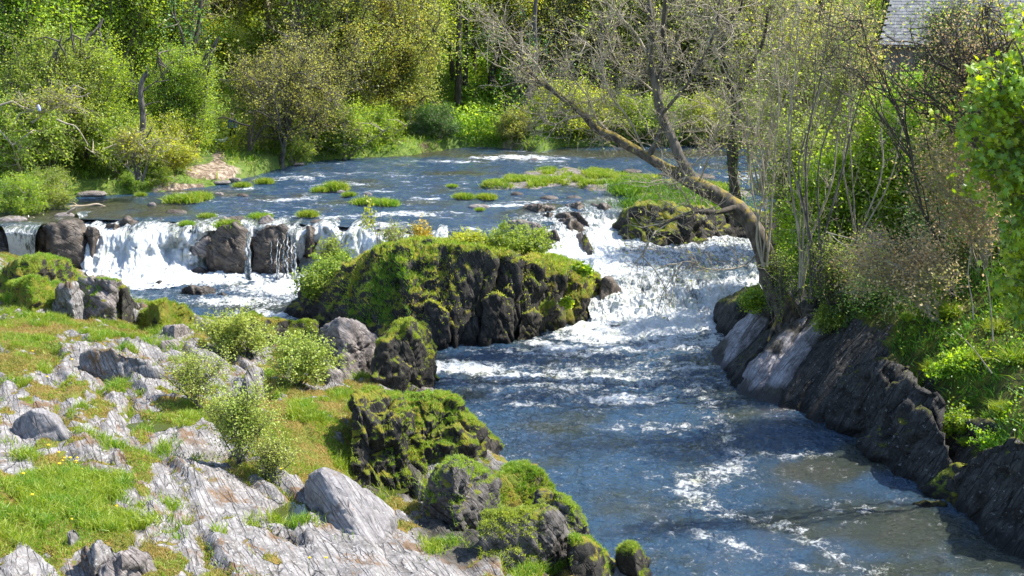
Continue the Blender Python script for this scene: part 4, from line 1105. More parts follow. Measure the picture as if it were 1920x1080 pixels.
LR = [
    ([(596, 620, .6), (630, 597, 1.0), (660, 602, .9), (700, 632, .5), (712, 668, .1)], [(590, 650), (640, 700), (700, 706)], 2.2, 'rock_grey', 'large rounded grey rock standing behind the willow scrub', dict(det=6, groove=((.8, .3, .5), .35, .03), amp=.1)),
    ([(706, 650, .5), (738, 612, .8), (768, 600, .9), (798, 622, .6), (812, 668, .1)], [(694, 722), (750, 734), (812, 728)], 1.8, 'rock_dark', 'dark pointed boulder with green moss crest at the channel mouth', dict(det=6, amp=.18, moss=.08, groove=(TG, .8, .07))),
    ([(778, 728, .2), (800, 724, .2), (846, 732, .1)], [(776, 744), (810, 748), (846, 742)], .6, 'rock_grey', 'small angular grey stone beside the water below the pointed boulder', dict(det=4)),
    ([(596, 690, .2), (612, 680, .2), (640, 700, .1)], [(600, 716), (620, 722), (642, 716)], .6, 'rock_grey', 'small grey stone at the foot of the pointed boulder', dict(det=4)),
    # black outcrop
    ([(655, 748, .8), (700, 728, 1.6), (745, 738, 1.4), (770, 790, .4)], [(652, 890), (700, 900), (770, 902)], 2.4, 'rock_dark', 'black overhanging outcrop with turf cap above the rock gully', dict(det=6, amp=.22, moss=.1)),
    ([(755, 745, 1.4), (800, 732, 1.8), (850, 750, 1.4), (880, 790, .6)], [(760, 880), (820, 892), (880, 872)], 2.2, 'rock_dark', 'dark knobbly outcrop draped in bright moss above the river', dict(det=6, amp=.22, moss=.18)),
    ([(850, 770, 1), (895, 798, .8), (930, 822, .4), (950, 836, .1)], [(850, 872), (900, 872), (955, 848)], 1.6, 'rock_dark', 'low black rocky point reaching into the river', dict(det=5, amp=.2, moss=.06)),
    ([(700, 810, .4), (730, 790, .6), (760, 830, .3)], [(690, 888), (735, 898), (775, 890)], .9, 'rock_dark', 'black hollowed block in shadow under the turf cap', dict(det=5, amp=.2, moss=-.2)),
    # lower point
    ([(790, 890, .5), (850, 862, .9), (910, 874, .7), (940, 915, .2)], [(780, 965), (860, 1000), (940, 970)], 1.9, 'rock_mid', 'grey mossy rock spur at the middle of the lower point', dict(det=6, amp=.18, groove=((.8, .3, .5), .3, .05), moss=.05)),
    ([(935, 895, .6), (965, 876, 1.0), (1010, 880, 1.0), (1032, 915, .3)], [(930, 950), (985, 965), (1050, 955)], 1.5, 'rock_mossy', 'round hump of bright green moss on the lower point', dict(det=6, amp=.16, moss=.3)),
    ([(1010, 930, .7), (1050, 930, .8), (1085, 965, .4), (1105, 1000, .1)], [(1000, 1000), (1060, 1030), (1115, 1010)], 1.4, 'rock_mid', 'layered dark rock sloping to the water on the lower point', dict(det=6, amp=.14, groove=((.5, .6, .6), .22, .05), moss=.08)),
    ([(900, 975, .6), (960, 950, .9), (1040, 960, .8), (1090, 1010, .3)], [(890, 1060), (980, 1080), (1100, 1060)], 1.6, 'rock_mid', 'broad layered rock with grass tufts at the bottom of the lower point', dict(det=6, amp=.12, groove=((.5, .6, .6), .2, .05), moss=.04)),
    ([(1070, 1010, .3), (1110, 1010, .4), (1140, 1045, .1)], [(1060, 1090), (1110, 1095), (1158, 1085)], 1.0, 'rock_dark', 'dark mossy rock at the waterline near the bottom edge', dict(det=5, moss=.15)),
    ([(1162, 1036, .2), (1190, 1030, .3), (1226, 1050, .1)], [(1160, 1082), (1200, 1095), (1238, 1086)], .8, 'rock_dark', 'low wet boulder just off the bank at the bottom edge', dict(det=5, moss=.05)),
    # pale slabs
    ([(568, 900, .5), (598, 880, 1.0), (640, 896, .9), (740, 968, .5), (736, 1002, 0)], [(560, 935), (620, 990), (690, 1012), (738, 1008)], 1.3, 'rock_slate', 'tilted grey slab with rusty brown left edge', dict(det=6, amp=.05, groove=((.4, .3, .9), .25, .015))),
    ([(22, 790, .3), (55, 766, .6), (95, 778, .4), (128, 818, 0)], [(22, 812), (70, 826), (125, 826)], .8, 'rock_slate', 'angular grey boulder lying on the pale rock shelf', dict(det=5, amp=.06)),
    ([(300, 640, .2), (330, 634, .3), (334, 644, .1)], [(302, 656), (318, 660), (334, 656)], .5, 'rock_grey', 'small square block of stone on the ridged rock', dict(det=4, rnd=24, amp=.05)),
    ([(302, 612, .2), (330, 606, .3), (350, 612, .2)], [(302, 628), (326, 634), (350, 628)], .7, 'rock_grey', 'flat brown block beside the small mossy knoll', dict(det=4, rnd=20, amp=.08)),
    # upper left by the falls
    ([(0, 505, .6), (30, 484, 1.2), (80, 480, 1.4), (120, 500, .8)], [(-10, 540), (50, 560), (130, 540)], 2.4, 'rock_mossy', 'mossy hummocked rock at the left edge below the narrow fall', dict(det=6, amp=.2, moss=.2)),
    ([(10, 530, .4), (60, 515, .8), (110, 545, .3)], [(0, 575), (60, 590), (120, 575)], 1.4, 'rock_mossy', 'grassy moss covered ledge in front of the left hummocked rock', dict(det=5, amp=.2, moss=.3)),
    ([(140, 525, .6), (165, 512, .9), (215, 524, .7), (240, 555, .2)], [(130, 580), (190, 600), (245, 588)], 1.7, 'rock_grey', 'pale fissured rock with mossy top beside the pool', dict(det=6, amp=.18, moss=.12, groove=((.7, .4, .5), .3, .05))),
    ([(205, 540, .3), (232, 536, .4), (246, 570, 0)], [(204, 596), (230, 604), (252, 594)], .9, 'rock_dark', 'dark steep rock corner dropping into the pool', dict(det=5, moss=.1)),
    ([(100, 540, .3), (130, 530, .5), (170, 560, .2)], [(100, 590), (140, 600), (175, 590)], 1.0, 'rock_light', 'pale crumbled rock between the two mossy rocks', dict(det=5, amp=.2)),
    ([(258, 588, .3), (285, 566, .8), (312, 560, .9), (355, 592, .3)], [(254, 606), (305, 618), (358, 612)], 1.2, 'rock_mossy', 'small knoll of vivid green moss at the pool edge', dict(det=5, amp=.16, moss=.5)),
    ([(420, 600, .5), (470, 592, .9), (530, 594, .9), (590, 606, .5)], [(420, 640), (500, 650), (590, 640)], 1.6, 'rock_mossy', 'low mossy ledge behind the willow scrub along the pool', dict(det=5, amp=.16, moss=.1)),
    ([(150, 660, .3), (200, 650, .5), (260, 668, .4), (300, 690, 0)], [(140, 690), (210, 720), (300, 710)], 1.0, 'rock_light', 'long ridged pale rock below the fissured rock', dict(det=5, amp=.1, groove=((.93, .36, .2), .2, .04))),
    ([(455, 700, .4), (472, 684, .6), (488, 690, .5), (490, 720, .1)], [(440, 750), (465, 760), (492, 750)], .8, 'rock_light', 'upright pale rock with rusty right side beside the scrub', dict(det=5, amp=.1, groove=((.93, .36, .2), .2, .03))),
    ([(150, 1040, .2), (180, 1020, .4), (205, 1030, .3), (200, 1060, 0)], [(148, 1076), (175, 1090), (205, 1080)], .6, 'rock_light', 'small fissured pale rock near the bottom left corner', dict(det=5, amp=.16, groove=((.93, .36, .2), .12, .03))),
    ([(124, 1000, .1), (134, 992, .2), (144, 1004, .1)], [(124, 1026), (134, 1030), (146, 1024)], .3, 'rock_light', 'small upright stone in the grass near the dandelions', dict(det=4)),
    ([(180, 1060, .2), (230, 1034, .5), (270, 1050, .3)], [(180, 1100), (230, 1110), (280, 1096)], .8, 'rock_grey', 'rusty brown fissured rock at the bottom left', dict(det=5, amp=.18)),
]
lgeo = []
for tp, bt, dp, mt, lb, kw in LR:
    o, V, F = lrock(tp, bt, dp, mt, lb, name='boulder' if 'boulder' in lb else 'rock', **kw)
    lgeo.append((V, F, kw.get('moss', 0), mt, o))
for V, F, ms, mt, o in lgeo:
    ext = (V.max(0) - V.min(0))
    if ms >= .04:
        n = int(min(14000, (1500 if ms < .2 else 3500) * ext[0] * ext[1]))
        grass_on(V, F, n, .09 if ms < .2 else .13, .014, 'grass' if ms >= .1 else 'leaf_olive', o, 'grass', nz=.45, patch=.5 + ms * .6, seed=int(ext[0] * 100), pf=1.2)

# ---- right bank slabs, leaning to the upper right
BG = (0.75, -0.45, -0.45)
def quad(x0, y0, x1, y1, w, w2=None):
    """long slab that runs up from (x0, y0) at the water to (x1, y1)"""
    w2 = w2 or w
    return [(x1 - w2 / 2, y1 + 6, 1.5), (x1 + w2 / 2, y1, 1.7)], [(x0 - w / 2, y0 - 8), (x0 + w / 2, y0 + 4)]
for tp, bt, dp, mt, lb, kw in [
    ([(1352, 600, .3), (1384, 556, 1.0), (1425, 530, 1.4), (1450, 560, 1.2)], [(1342, 616), (1338, 634), (1380, 656)], 3.4, 'rock_black', 'dark mossy rock nose under the leaning tree at the foot of the rapids', dict(moss=.12)),
    ([(1345, 680, .4), (1400, 640, 1.2), (1440, 600, 1.8)], [(1340, 700), (1372, 716), (1400, 712)], 2.4, 'rock_black', 'black wet rock below the dark mossy nose', dict(moss=-.1)),
    ([(1560, 740, .4), (1640, 670, 1.0), (1720, 680, 1.0)], [(1550, 816), (1600, 838), (1660, 866)], 2.6, 'rock_black', 'black overhung rock mass right of the widest pale slab', dict(amp=.2)),
    ([(1640, 740, .6), (1710, 700, 1.0), (1780, 740, 1.0)], [(1646, 876), (1690, 896), (1750, 930)], 2.6, 'rock_black', 'dark broken rock below the bank grass', dict(amp=.2, moss=-.05)),
    ([(1632, 836, .4), (1690, 772, 1.2), (1750, 770, 1.4), (1792, 850, .6)], [(1606, 874), (1680, 916), (1760, 955)], 2.8, 'rock_black', 'broad dark rock shoulder reaching into the river on the right', dict(amp=.2, moss=.04)),
    ([(1735, 890, .4), (1790, 868, .8), (1850, 880, .6)], [(1716, 940), (1790, 970), (1850, 975)], 1.5, 'rock_dark', 'rounded olive mossy boulder at the right waterline', dict(amp=.1, moss=.12)),
    ([(1696, 950, .1), (1735, 940, .2), (1786, 948, .2)], [(1688, 966), (1735, 974), (1790, 970)], .5, 'rock_dark', 'flat brown stone in the water before the olive mossy boulder', dict(amp=.12)),
    ([(1826, 900, .4), (1880, 850, .8), (1960, 820, 1.2)], [(1806, 1000), (1870, 1036), (1970, 1090)], 2.4, 'rock_black', 'big black boulder cut by the right edge', dict(amp=.14)),
    ([(1756, 830, .6), (1810, 782, 1.3), (1890, 790, 1.5), (1930, 860, .8)], [(1768, 905), (1830, 935), (1930, 990)], 2.6, 'rock_black', 'dark ledge with ferns above the olive mossy boulder', dict(amp=.18, moss=.05)),
]:
    kw = dict(kw)
    make_rock('boulder' if 'boulder' in lb else 'rock', px_points(tp, bt, -.25, dp), mt, det=5, label=lb, seed=int(bt[0][0]), groove=kw.pop('groove', (BG, .8, .05)), **kw)

bk = np.random.default_rng(31)
WL = np.array([(1340, 690), (1352, 722), (1368, 758), (1410, 776), (1450, 788), (1500, 796), (1540, 812), (1600, 838), (1660, 872)])
names_ = ['long pale slab leaning up to the tree roots', 'dark moss stained slab beside the long pale one', 'pale slab with black streaks, second pale one from the rapids', 'narrow black slab between two pale ones', 'broad grey slab under the dangling roots',
          'white streaked slab standing in the water', 'black slab right of the white streaked one', 'tall pale slab below the yellow flowers', 'thin dark slab right of the tall pale one', 'widest pale slab of the right bank', 'dark slab with pale flecks right of the widest one',
          'grey slab half sunk in shade', 'last pale slab before the black rock mass', 'short black slab at the waterline', 'short dark slab near the black rock mass']
for k in range(15):
    t_ = k / 14
    xb = 1352 + t_ * 290; yb = float(np.interp(xb, WL[:, 0], WL[:, 1])) - (16 if k % 2 else 0) - bk.uniform(0, 10)
    h_ = [205, 150, 190, 120, 215, 110, 150, 210, 150, 190, 150, 160, 140, 90, 80][k]
    w_ = [30, 26, 34, 20, 44, 40, 24, 38, 20, 48, 30, 30, 34, 26, 30][k] * .62
    xt, yt = xb + h_ * .56, yb - h_ * .88
    lt = k in (0, 2, 4, 5, 7, 9, 12)
    sb = h_ * .0092
    tp = [(xt - w_ * .8, yt + 10, sb), (xt + w_, yt - 4, sb + .15), (xb + (xt - xb) * .5 - w_, (yb + yt) / 2, sb * .42), (xb + (xt - xb) * .5 + w_, (yb + yt) / 2, sb * .5)]
    make_rock('rock_slab', px_points(tp, [(xb - w_, yb - 6), (xb + w_, yb + 5)], -.3, 2.2), 'rock_bank' if lt else 'rock_black', det=5, label=names_[k] + ' on the shaded right bank' if len(names_[k].split()) < 9 else names_[k], seed=k * 7, rnd=60, amp=.05, freq=1.5, groove=(BG, .35, .03),
              group='leaning slabs of the right bank')
# ---- grass capped rocks and islets in the upper river
bar_pts = [(900, 352), (960, 332), (1010, 322), (1080, 316), (1140, 322), (1200, 330), (1290, 345), (1380, 352), (1440, 360), (1300, 400), (1220, 392), (1180, 372), (1140, 360), (1060, 352), (1000, 356), (940, 356)]
bx = np.array([at_z(a, b, UZ)[:2] for a, b in bar_pts])
gx, gy = np.meshgrid(np.arange(bx[:, 0].min() - 1, bx[:, 0].max() + 1, .14), np.arange(bx[:, 1].min() - 1, bx[:, 1].max() + 1, .14))
def poly_sd(x, y, poly):
    d = np.full(x.shape, 1e9); ins = np.zeros(x.shape, bool)
    for i in range(len(poly)):
        a = poly[i]; b = poly[(i + 1) % len(poly)]
        ab = b - a; t = np.clip(((x - a[0]) * ab[0] + (y - a[1]) * ab[1]) / (ab @ ab + 1e-9), 0, 1)
        d = np.minimum(d, np.hypot(x - a[0] - t * ab[0], y - a[1] - t * ab[1]))
        c = ((a[1] > y) != (b[1] > y)) & (x < (b[0] - a[0]) * (y - a[1]) / (b[1] - a[1] + 1e-12) + a[0])
        ins ^= c
    return np.where(ins, d, -d)
sd = poly_sd(gx, gy, bx)
bn = fbm(np.stack([gx.ravel(), gy.ravel(), 0 * gx.ravel()], -1), .9, 4, 300).reshape(gx.shape)
bz = UZ - .35 + .5 * sstep(-.5, .8, sd + bn * .9) + .18 * bn
V, F = grid_mesh(gx, gy, bz)
keep = V[F].max(axis=1)[:, 2] > UZ - .3
bar = MB().add(V, F[keep], moss=.1).build('gravel_bar', M['rock_grey']); tag(bar, 'low rocky bar with bright grass in the upper river', kind='structure')
P_, N_ = scatter(V, tri(F[keep]), sstep(UZ + .02, UZ + .12, V[:, 2]) * sstep(-.15, .15, fbm(V, .6, 3, 310)), 26000, rng)
g = grass_mb(P_, N_, .30, .035, rng, .6).build('grass', M['grass'], smooth=False); tag(g, 'bright green grass covering the rocky bar', 'grass', kind='stuff')
P_, N_ = [], []
for px_, py_, rx_, n_ in [(1200, 352, 40, 2500), (1250, 362, 60, 4500), (1300, 376, 60, 4000), (1220, 386, 40, 3000), (1180, 356, 30, 1500), (1330, 392, 50, 2500), (1250, 396, 40, 2000)]:
    q = at_z(px_, py_, UZ + .25)
    a = rng.normal(size=(n_, 3)) * [rx_ * q[1] / FPX * .6, .5, .12]
    P_.append(q + a)
P_ = np.concatenate(P_)
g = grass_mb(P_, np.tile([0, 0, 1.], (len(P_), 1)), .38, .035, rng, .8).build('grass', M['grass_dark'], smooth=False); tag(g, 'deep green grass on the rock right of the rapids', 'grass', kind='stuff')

tuft_r = np.random.default_rng(55)
def tuft_proto(name, nb, rad, h, mat, label, group, loc):
    e = empty(name, loc, label, 'grass clump', group)
    r = tuft_r
    a = r.normal(size=(nb, 3)) * [rad * .5, rad * .35, 0] 
    P = a + [0, 0, .03]
    g = grass_mb(P, unit(np.stack([a[:, 0], a[:, 1], np.full(nb, rad * .8)], -1)), h, .03, r, .55).build('blades', M[mat], None, smooth=False); g.parent = e; g['kind'] = 'stuff'
    D, F = ico(3)
    V = D * [rad * .9, rad * .6, .12]; V = V + unit(V) * (fbm(V, 3, 3, 5) * .06)[:, None]
    s = MB().add(V, F, moss=.2).build('stone', M['rock_grey']); s.parent = e
    return e
CL = [(345, 380, 1.5, 'widest grass clump in the river left of the log'), (376, 374, 1.1, 'grass clump touching the widest clump on its right'), (390, 409, .7, 'small grass clump just above the lip over the tall rounded rock'),
      (352, 424, .6, 'grass tuft on the ledge at the left of the falls'), (428, 428, .9, 'grass tuft capping the tall rounded rock of the falls'), (487, 413, .9, 'grass clump on a stone above the veiled rock'),
      (578, 407, .8, 'lone grass clump above the right part of the left falls'), (630, 358, 1.2, 'flat grass patch on a stone in the middle of the upper river'), (600, 360, .7, 'thin grass patch left of the mid river patch'),
      (655, 368, .6, 'tiny grass patch below the mid river patch'), (687, 383, 1.1, 'loose grass clump left of the pair below the mid river patch'), (725, 386, 1.1, 'loose grass clump right of the pair below the mid river patch'),
      (870, 373, .9, 'grass clump left of the flat stone in the middle river'), (912, 374, .9, 'grass clump beside the flat stone in the middle river'), (497, 345, .8, 'small grass clump near the left shore rocks'),
      (455, 351, .8, 'grass fringe at the tip of the left shore ledge'), (848, 351, .5, 'tiny grass tuft alone above the flat stone'), (900, 395, .4, 'tiny grass tuft at the end of the flat stone'),
      (500, 408, .5, 'tiny tuft on a brown stone over the lip'), (140, 368, .7, 'grass fringe at the left shore by the log'), (265, 368, .5, 'sparse grass by the sunken branch'), (300, 345, .8, 'grass fringe on the left shore ledge')]
proto = None
for px_, py_, s_, lb in CL:
    q = at_z(px_, py_, UZ if py_ < 426 else 1.98)
    if proto is None:
        proto = tuft_proto('grass_clump', 1100, .5, .30, 'grass', lb, 'grass clumps in the upper river', q); proto.scale = (s_,) * 3
    else:
        copy_tree(proto, q, rng.uniform(-.5, .5), (s_, s_, s_ * rng.uniform(1.0, 1.5)), lb)
for k, (px_, py_, w_, lb) in enumerate([(897, 388, 40, 'flat brown stone in the middle of the upper river'), (640, 362, 20, 'small stone under the mid river grass patch'), (690, 366, 16, 'small brown stone right of the mid river patch'),
        (455, 368, 24, 'dark stone breaking the current right of the widest clump'), (410, 365, 20, 'low wet stone making a white ripple'), (285, 385, 16, 'pale stone left of the widest grass clump'),
        (490, 410, 36, 'pale brown stone with grass above the falls'), (1000, 300, 20, 'small stone at the far riffle'), (1185, 322, 40, 'dark flat stone behind the grassy bar'), (1250, 328, 30, 'dark stone at the far end of the grassy bar'),
        (1310, 332, 60, 'long dark ledge behind the leaning trunk'), (1030, 372, 36, 'dark stone under thin water above the right falls'), (970, 365, 24, 'dark wave washed stone above the right falls'), (1110, 352, 40, 'flat pale stone on the grassy bar'),
        (1160, 342, 50, 'flat pale stone in the middle of the grassy bar'), (1075, 372, 30, 'black stone at the head of the right falls'), (330, 398, 40, 'low dark stone left of the small clump at the lip'), (600, 418, 40, 'dark stone just under the lip at the right part of the falls'),
        (445, 412, 50, 'wide flat dark stone over the tall rounded rock'), (120, 405, 40, 'pale pointed stone on the far left lip'), (20, 412, 60, 'flat pale stone with turf at the left edge of the river')]):
    q = at_z(px_, py_, UZ); w = w_ * q[1] / FPX / 2
    D, F = ico(4)
    V = D * [w, w * .7, .16 + .05 * w]; V = V + unit(V) * (fbm(V + k * 3, 1.6, 4, k) * .18 * w)[:, None] + q + [0, 0, -.02]
    o = MB().add(V, F, moss=.0).build('stone', M['rock_brown' if 'dark' in lb or 'black' in lb else 'rock_grey']); tag(o, lb, 'stone')
# stones along the left shore
for k, (px_, py_, w_, h_, lb) in enumerate([(340, 346, 80, 8, 'long flat pale ledge stone on the left shore'), (410, 342, 60, 8, 'flat pale ledge stone below the path'), (440, 338, 30, 10, 'blocky pale stone at the tip of the shore ledge'),
        (405, 322, 46, 16, 'sloping pale rock at the foot of the path'), (170, 364, 70, 10, 'brown eroded bank stone behind the log'), (300, 352, 40, 8, 'low brown stone at the left end of the ledge'), (560, 308, 30, 6, 'pale stone at the shore beyond the path'),
        (470, 322, 26, 12, 'brown rock in the shore grass right of the path')]):
    q = at_z(px_, py_, UZ + .1); w = w_ * q[1] / FPX / 2; h = h_ * q[1] / FPX / 2 * 1.3
    D, F = ico(4); pl = unit(D); V = pl / np.max(np.abs(pl) + .25 * np.abs(pl).sum(1, keepdims=True), axis=1, keepdims=True)
    V = V * [w, w * .6, h]; V = V + unit(V) * (fbm(V + k * 5, 1.3, 4, k + 50) * .16 * w)[:, None] + q
    o = MB().add(V, F, moss=-.1).build('rock', M['rock_grey']); tag(o, lb, 'rock')

# ------------------------------------------------------------------ trees of the far bank
tr_r = np.random.default_rng(21)
PROTO = {}
def proto_tree(key, name, cc, cr, H, r0, bark, leaf, label='tree', **kw):
    w, l = plant(tr_r, (0, 0, -.3), (tr_r.normal() * .4, tr_r.normal() * .4, H), cc, cr, r0=r0, **kw)
    wm = w.mesh(name + '_trunk', [M[bark]])
    lm = l.mesh(name + '_crown', [M[leaf]], smooth=False)
    PROTO[key] = (name, wm, lm)
proto_tree('willow', 'willow_tree', (0, 0, 4.6), (3.7, 3.5, 4.6), 7, .16, 'bark_grey', 'leaf_fresh', nl=80, nt=16, tl=1.3, lpt=26, ls=.135, stems=4, tmin=.05, spread=.22, shell=.55, twr=.015)
proto_tree('bush', 'scrub_bush', (0, 0, 2.0), (2.6, 2.3, 2.2), 2.6, .08, 'bark_pale', 'leaf_olive', nl=60, nt=14, tl=.9, lpt=19, ls=.13, stems=6, tmin=.02, spread=.16, shell=.5, twr=.012)
proto_tree('oak', 'oak_tree', (0, 0, 7.5), (4.8, 4.6, 4.9), 9, .32, 'bark_grey', 'leaf_lime', nl=90, nt=16, tl=1.4, lpt=19, ls=.145, tmin=.3, spread=.2, shell=.5, twr=.018)
proto_tree('oak2', 'oak_tree', (0.4, 0, 6.2), (5.2, 4.2, 5.4), 8, .30, 'bark_grey', 'leaf_ochre', nl=90, nt=16, tl=1.4, lpt=19, ls=.14, tmin=.2, spread=.18, shell=.5, twr=.018)
proto_tree('twiggy', 'alder_tree', (0.6, -.3, 4.8), (5.4, 4.6, 4.6), 6.0, .2, 'bark_grey', 'leaf_grey', nl=60, nt=20, tl=1.4, lpt=6, ls=.125, tmin=.2, spread=.14, sub=2, shell=.35, curl=.35, twr=.018, leafcap=17000)
proto_tree('bare', 'ash_tree', (0, 0, 9), (4.4, 4.0, 6.0), 12, .26, 'bark_pale', 'leaf_grey', nl=60, nt=16, tl=1.8, lpt=6, ls=.135, tmin=.25, spread=.16, sub=2, shell=.35, curl=.25, twr=.02, leafcap=16000)
proto_tree('dark', 'yew_tree', (0, 0, 6.5), (3.8, 3.8, 6.4), 10, .3, 'bark_dark', 'leaf_dark', nl=80, nt=16, tl=1.3, lpt=11, ls=.24, tmin=.1, spread=.2, shell=.5, twr=.02)

def tree(key, px_, Yd, s, leaf=None, label=None, group=None, cat='tree', rz=None, z=None, sz=None, bark=None):
    name, wm, lm = PROTO[key]
    x = (px_ - 960) / FPX * Yd * 0.985
    zz = float(hill_z(np.array([x]), np.array([Yd]))[0]) if z is None else z
    e = empty(name, (x, Yd, zz - .1), label, cat, group, tr_r.uniform(0, 6.28) if rz is None else rz)
    e.scale = (s, s, sz or s)
    for n_, me, mt in (('trunk', wm, bark), ('crown', lm, leaf)):
        o = bpy.data.objects.new(n_, me); COL.objects.link(o); o.parent = e
        if mt:
            o.material_slots[0].link = 'OBJECT'; o.material_slots[0].material = M[mt]
    return e

NAMED = [
    ('bush', 20, 73, 1.15, 'leaf_olive', 'olive scrub willow standing at the left edge above the shore grass'),
    ('willow', 75, 75, .85, 'leaf_olive', 'olive green willow behind the drifted log'),
    ('willow', 165, 78, .85, 'leaf_fresh', 'green willow with dark shaded base left of the dead trunk'),
    ('bush', 225, 76, .9, 'leaf_fresh', 'low bush left of the foot of the dead trunk'),
    ('willow', 330, 80, .76, 'leaf_fresh', 'rounded vivid green willow right of the dead trunk'),
    ('bush', 300, 77, .85, 'leaf_lime', 'yellow green bush at the foot of the dead trunk'),
    ('willow', 15, 82, 1.3, 'leaf_fresh', 'tall fresh green willow at the left edge'),
    ('oak', 110, 88, 1.0, 'leaf_lime', 'yellow green tree rising behind the olive willow'),
    ('willow', 230, 88, 1.25, 'leaf_fresh', 'tall billowing green willow behind the dead trunk'),
    ('twiggy', 520, 85, .85, 'leaf_grey', 'leaning grey twigged alder beside the path'),
    ('twiggy', 585, 89, .95, 'leaf_grey', 'spreading grey twigged alder right of the path'),
    ('bare', 358, 92, 1.1, 'leaf_grey', 'tall open ash with ivy on its trunk above the path'),
    ('bush', 415, 95, .9, 'leaf_lime', 'bright yellow bush behind the walking person'),
    ('oak2', 640, 94, .95, 'leaf_ochre', 'ochre tinted oak hanging over the water in the left middle'),
    ('oak2', 725, 97, .95, 'leaf_ochre', 'large ochre oak just left of the dark trunks'),
    ('oak', 790, 104, 1.05, 'leaf_lime', 'yellow green oak at the edge of the woodland gap'),
    ('bush', 640, 90, .9, 'leaf_fresh', 'fresh green bush at the waterside under the ochre oaks'),
    ('bush', 700, 92.5, .7, 'leaf_fresh', 'small green bush between ochre oak and shore grass'),
    ('bush', 825, 95.5, .62, 'leaf_dark', 'brownish green bush on the bank before the clearing'),
    ('bush', 790, 95.5, .55, 'leaf_dark', 'dark low bush left of the brownish bush before the clearing'),
    ('bush', 960, 96, .6, 'leaf_grey', 'grey twiggy bush right of the sandy path'),
    ('bush', 1050, 97, 1.05, 'leaf_lime', 'bright yellow bush overhanging the calm water'),
    ('bush', 1100, 98, .9, 'leaf_lime', 'yellow green bush right of the overhanging yellow one'),
    ('oak', 965, 108, .9, 'leaf_lime', 'pale yellow oak above the clearing'),
    ('twiggy', 1045, 106, 1.05, 'leaf_grey', 'grey budding tree behind the end of the leaning branch'),
    ('bush', 1170, 98, .9, 'leaf_olive', 'olive bush on the far shore left of the forked trunk'),
    ('bush', 1250, 98, 1.0, 'leaf_olive', 'olive bush on the far shore behind the forked trunk'),
    ('bush', 1330, 98, 1.0, 'leaf_grey', 'grey green bush on the far shore behind the ivy trunk'),
    ('bush', 1420, 98, 1.1, 'leaf_olive', 'green bush on the far shore behind the pale saplings'),
    ('oak', 1140, 108, 1.0, 'leaf_olive', 'green oak behind the bushes left of the forked trunk'),
    ('twiggy', 1230, 107, 1.2, 'leaf_grey', 'grey budding tree filling the fork of the leaning tree'),
    ('oak', 1330, 110, 1.05, 'leaf_olive', 'tall pale green oak behind the ivy trunk'),
    ('twiggy', 1430, 106, 1.2, 'leaf_grey', 'grey budding tree behind the pale saplings'),
    ('twiggy', 405, 99, 1.1, 'leaf_grey', 'grey budding tree behind the vivid green willow'),
    ('bush', 540, 86.5, .7, 'leaf_fresh', 'fresh green bush under the two grey twigged alders'),
    ('bare', 560, 97, 1.0, 'leaf_lime', 'open grey ash above the spreading alder'),
]
for key, px_, Yd, s, lf, lb in NAMED:
    tree(key, px_, Yd, s, lf, lb)
r2 = np.random.default_rng(5)
rows = []
for Yd, step in ((100, 80), (108, 90), (116, 100), (126, 120), (142, 140), (162, 160)):
    x = -260 + r2.uniform(0, 60)
    while x < 2250:
        if not (815 < x < 950 and Yd < 120) and not (Yd < 105 and (x > 900)) and not (Yd < 105 and x < 60 ):
            rows.append((x, Yd + r2.uniform(-4, 4)))
        x += step * r2.uniform(.75, 1.3)
for x, Yd in rows:
    k = r2.choice(['oak', 'oak2', 'twiggy', 'bare', 'willow', 'dark'], p=[.3, .12, .26, .14, .15, .03])
    if x < 350: lf = r2.choice(['leaf_fresh', 'leaf_lime', 'leaf_olive'])
    elif x < 850: lf = r2.choice(['leaf_lime', 'leaf_ochre', 'leaf_grey', 'leaf_fresh'])
    else: lf = r2.choice(['leaf_lime', 'leaf_olive', 'leaf_grey', 'leaf_fresh'])
    if k == 'dark': lf = 'leaf_dark'
    kd = {'oak': 'spreading oak', 'oak2': 'broad low oak', 'twiggy': 'budding alder', 'bare': 'tall open ash', 'willow': 'bushy willow', 'dark': 'dense yew'}[k]
    cl_ = {'leaf_fresh': 'fresh green', 'leaf_lime': 'yellow green', 'leaf_olive': 'olive green', 'leaf_ochre': 'ochre tinted', 'leaf_grey': 'grey green', 'leaf_dark': 'dark green'}[lf]
    row = 'just behind the waterside trees' if Yd < 104 else 'midway up the wooded slope' if Yd < 121 else 'high up the wooded slope'
    over = ['beyond the left edge', 'above the bare pale boughs', 'above the dead trunk', 'above the path', 'above the grey alders', 'above the ochre oaks', 'above the woodland gap', 'above the clearing', 'behind the leaning branch', 'behind the forked limbs',
            'behind the pale saplings', 'left of the house', 'behind the house', 'beyond the right edge'][int(np.searchsorted([0, 170, 330, 450, 600, 790, 900, 1010, 1160, 1320, 1480, 1640, 1920], x))]
    tree(k, x, Yd, r2.uniform(.95, 1.35), lf, cl_ + ' ' + kd + ' ' + row + ' ' + over, 'trees crowding the upper hillside')

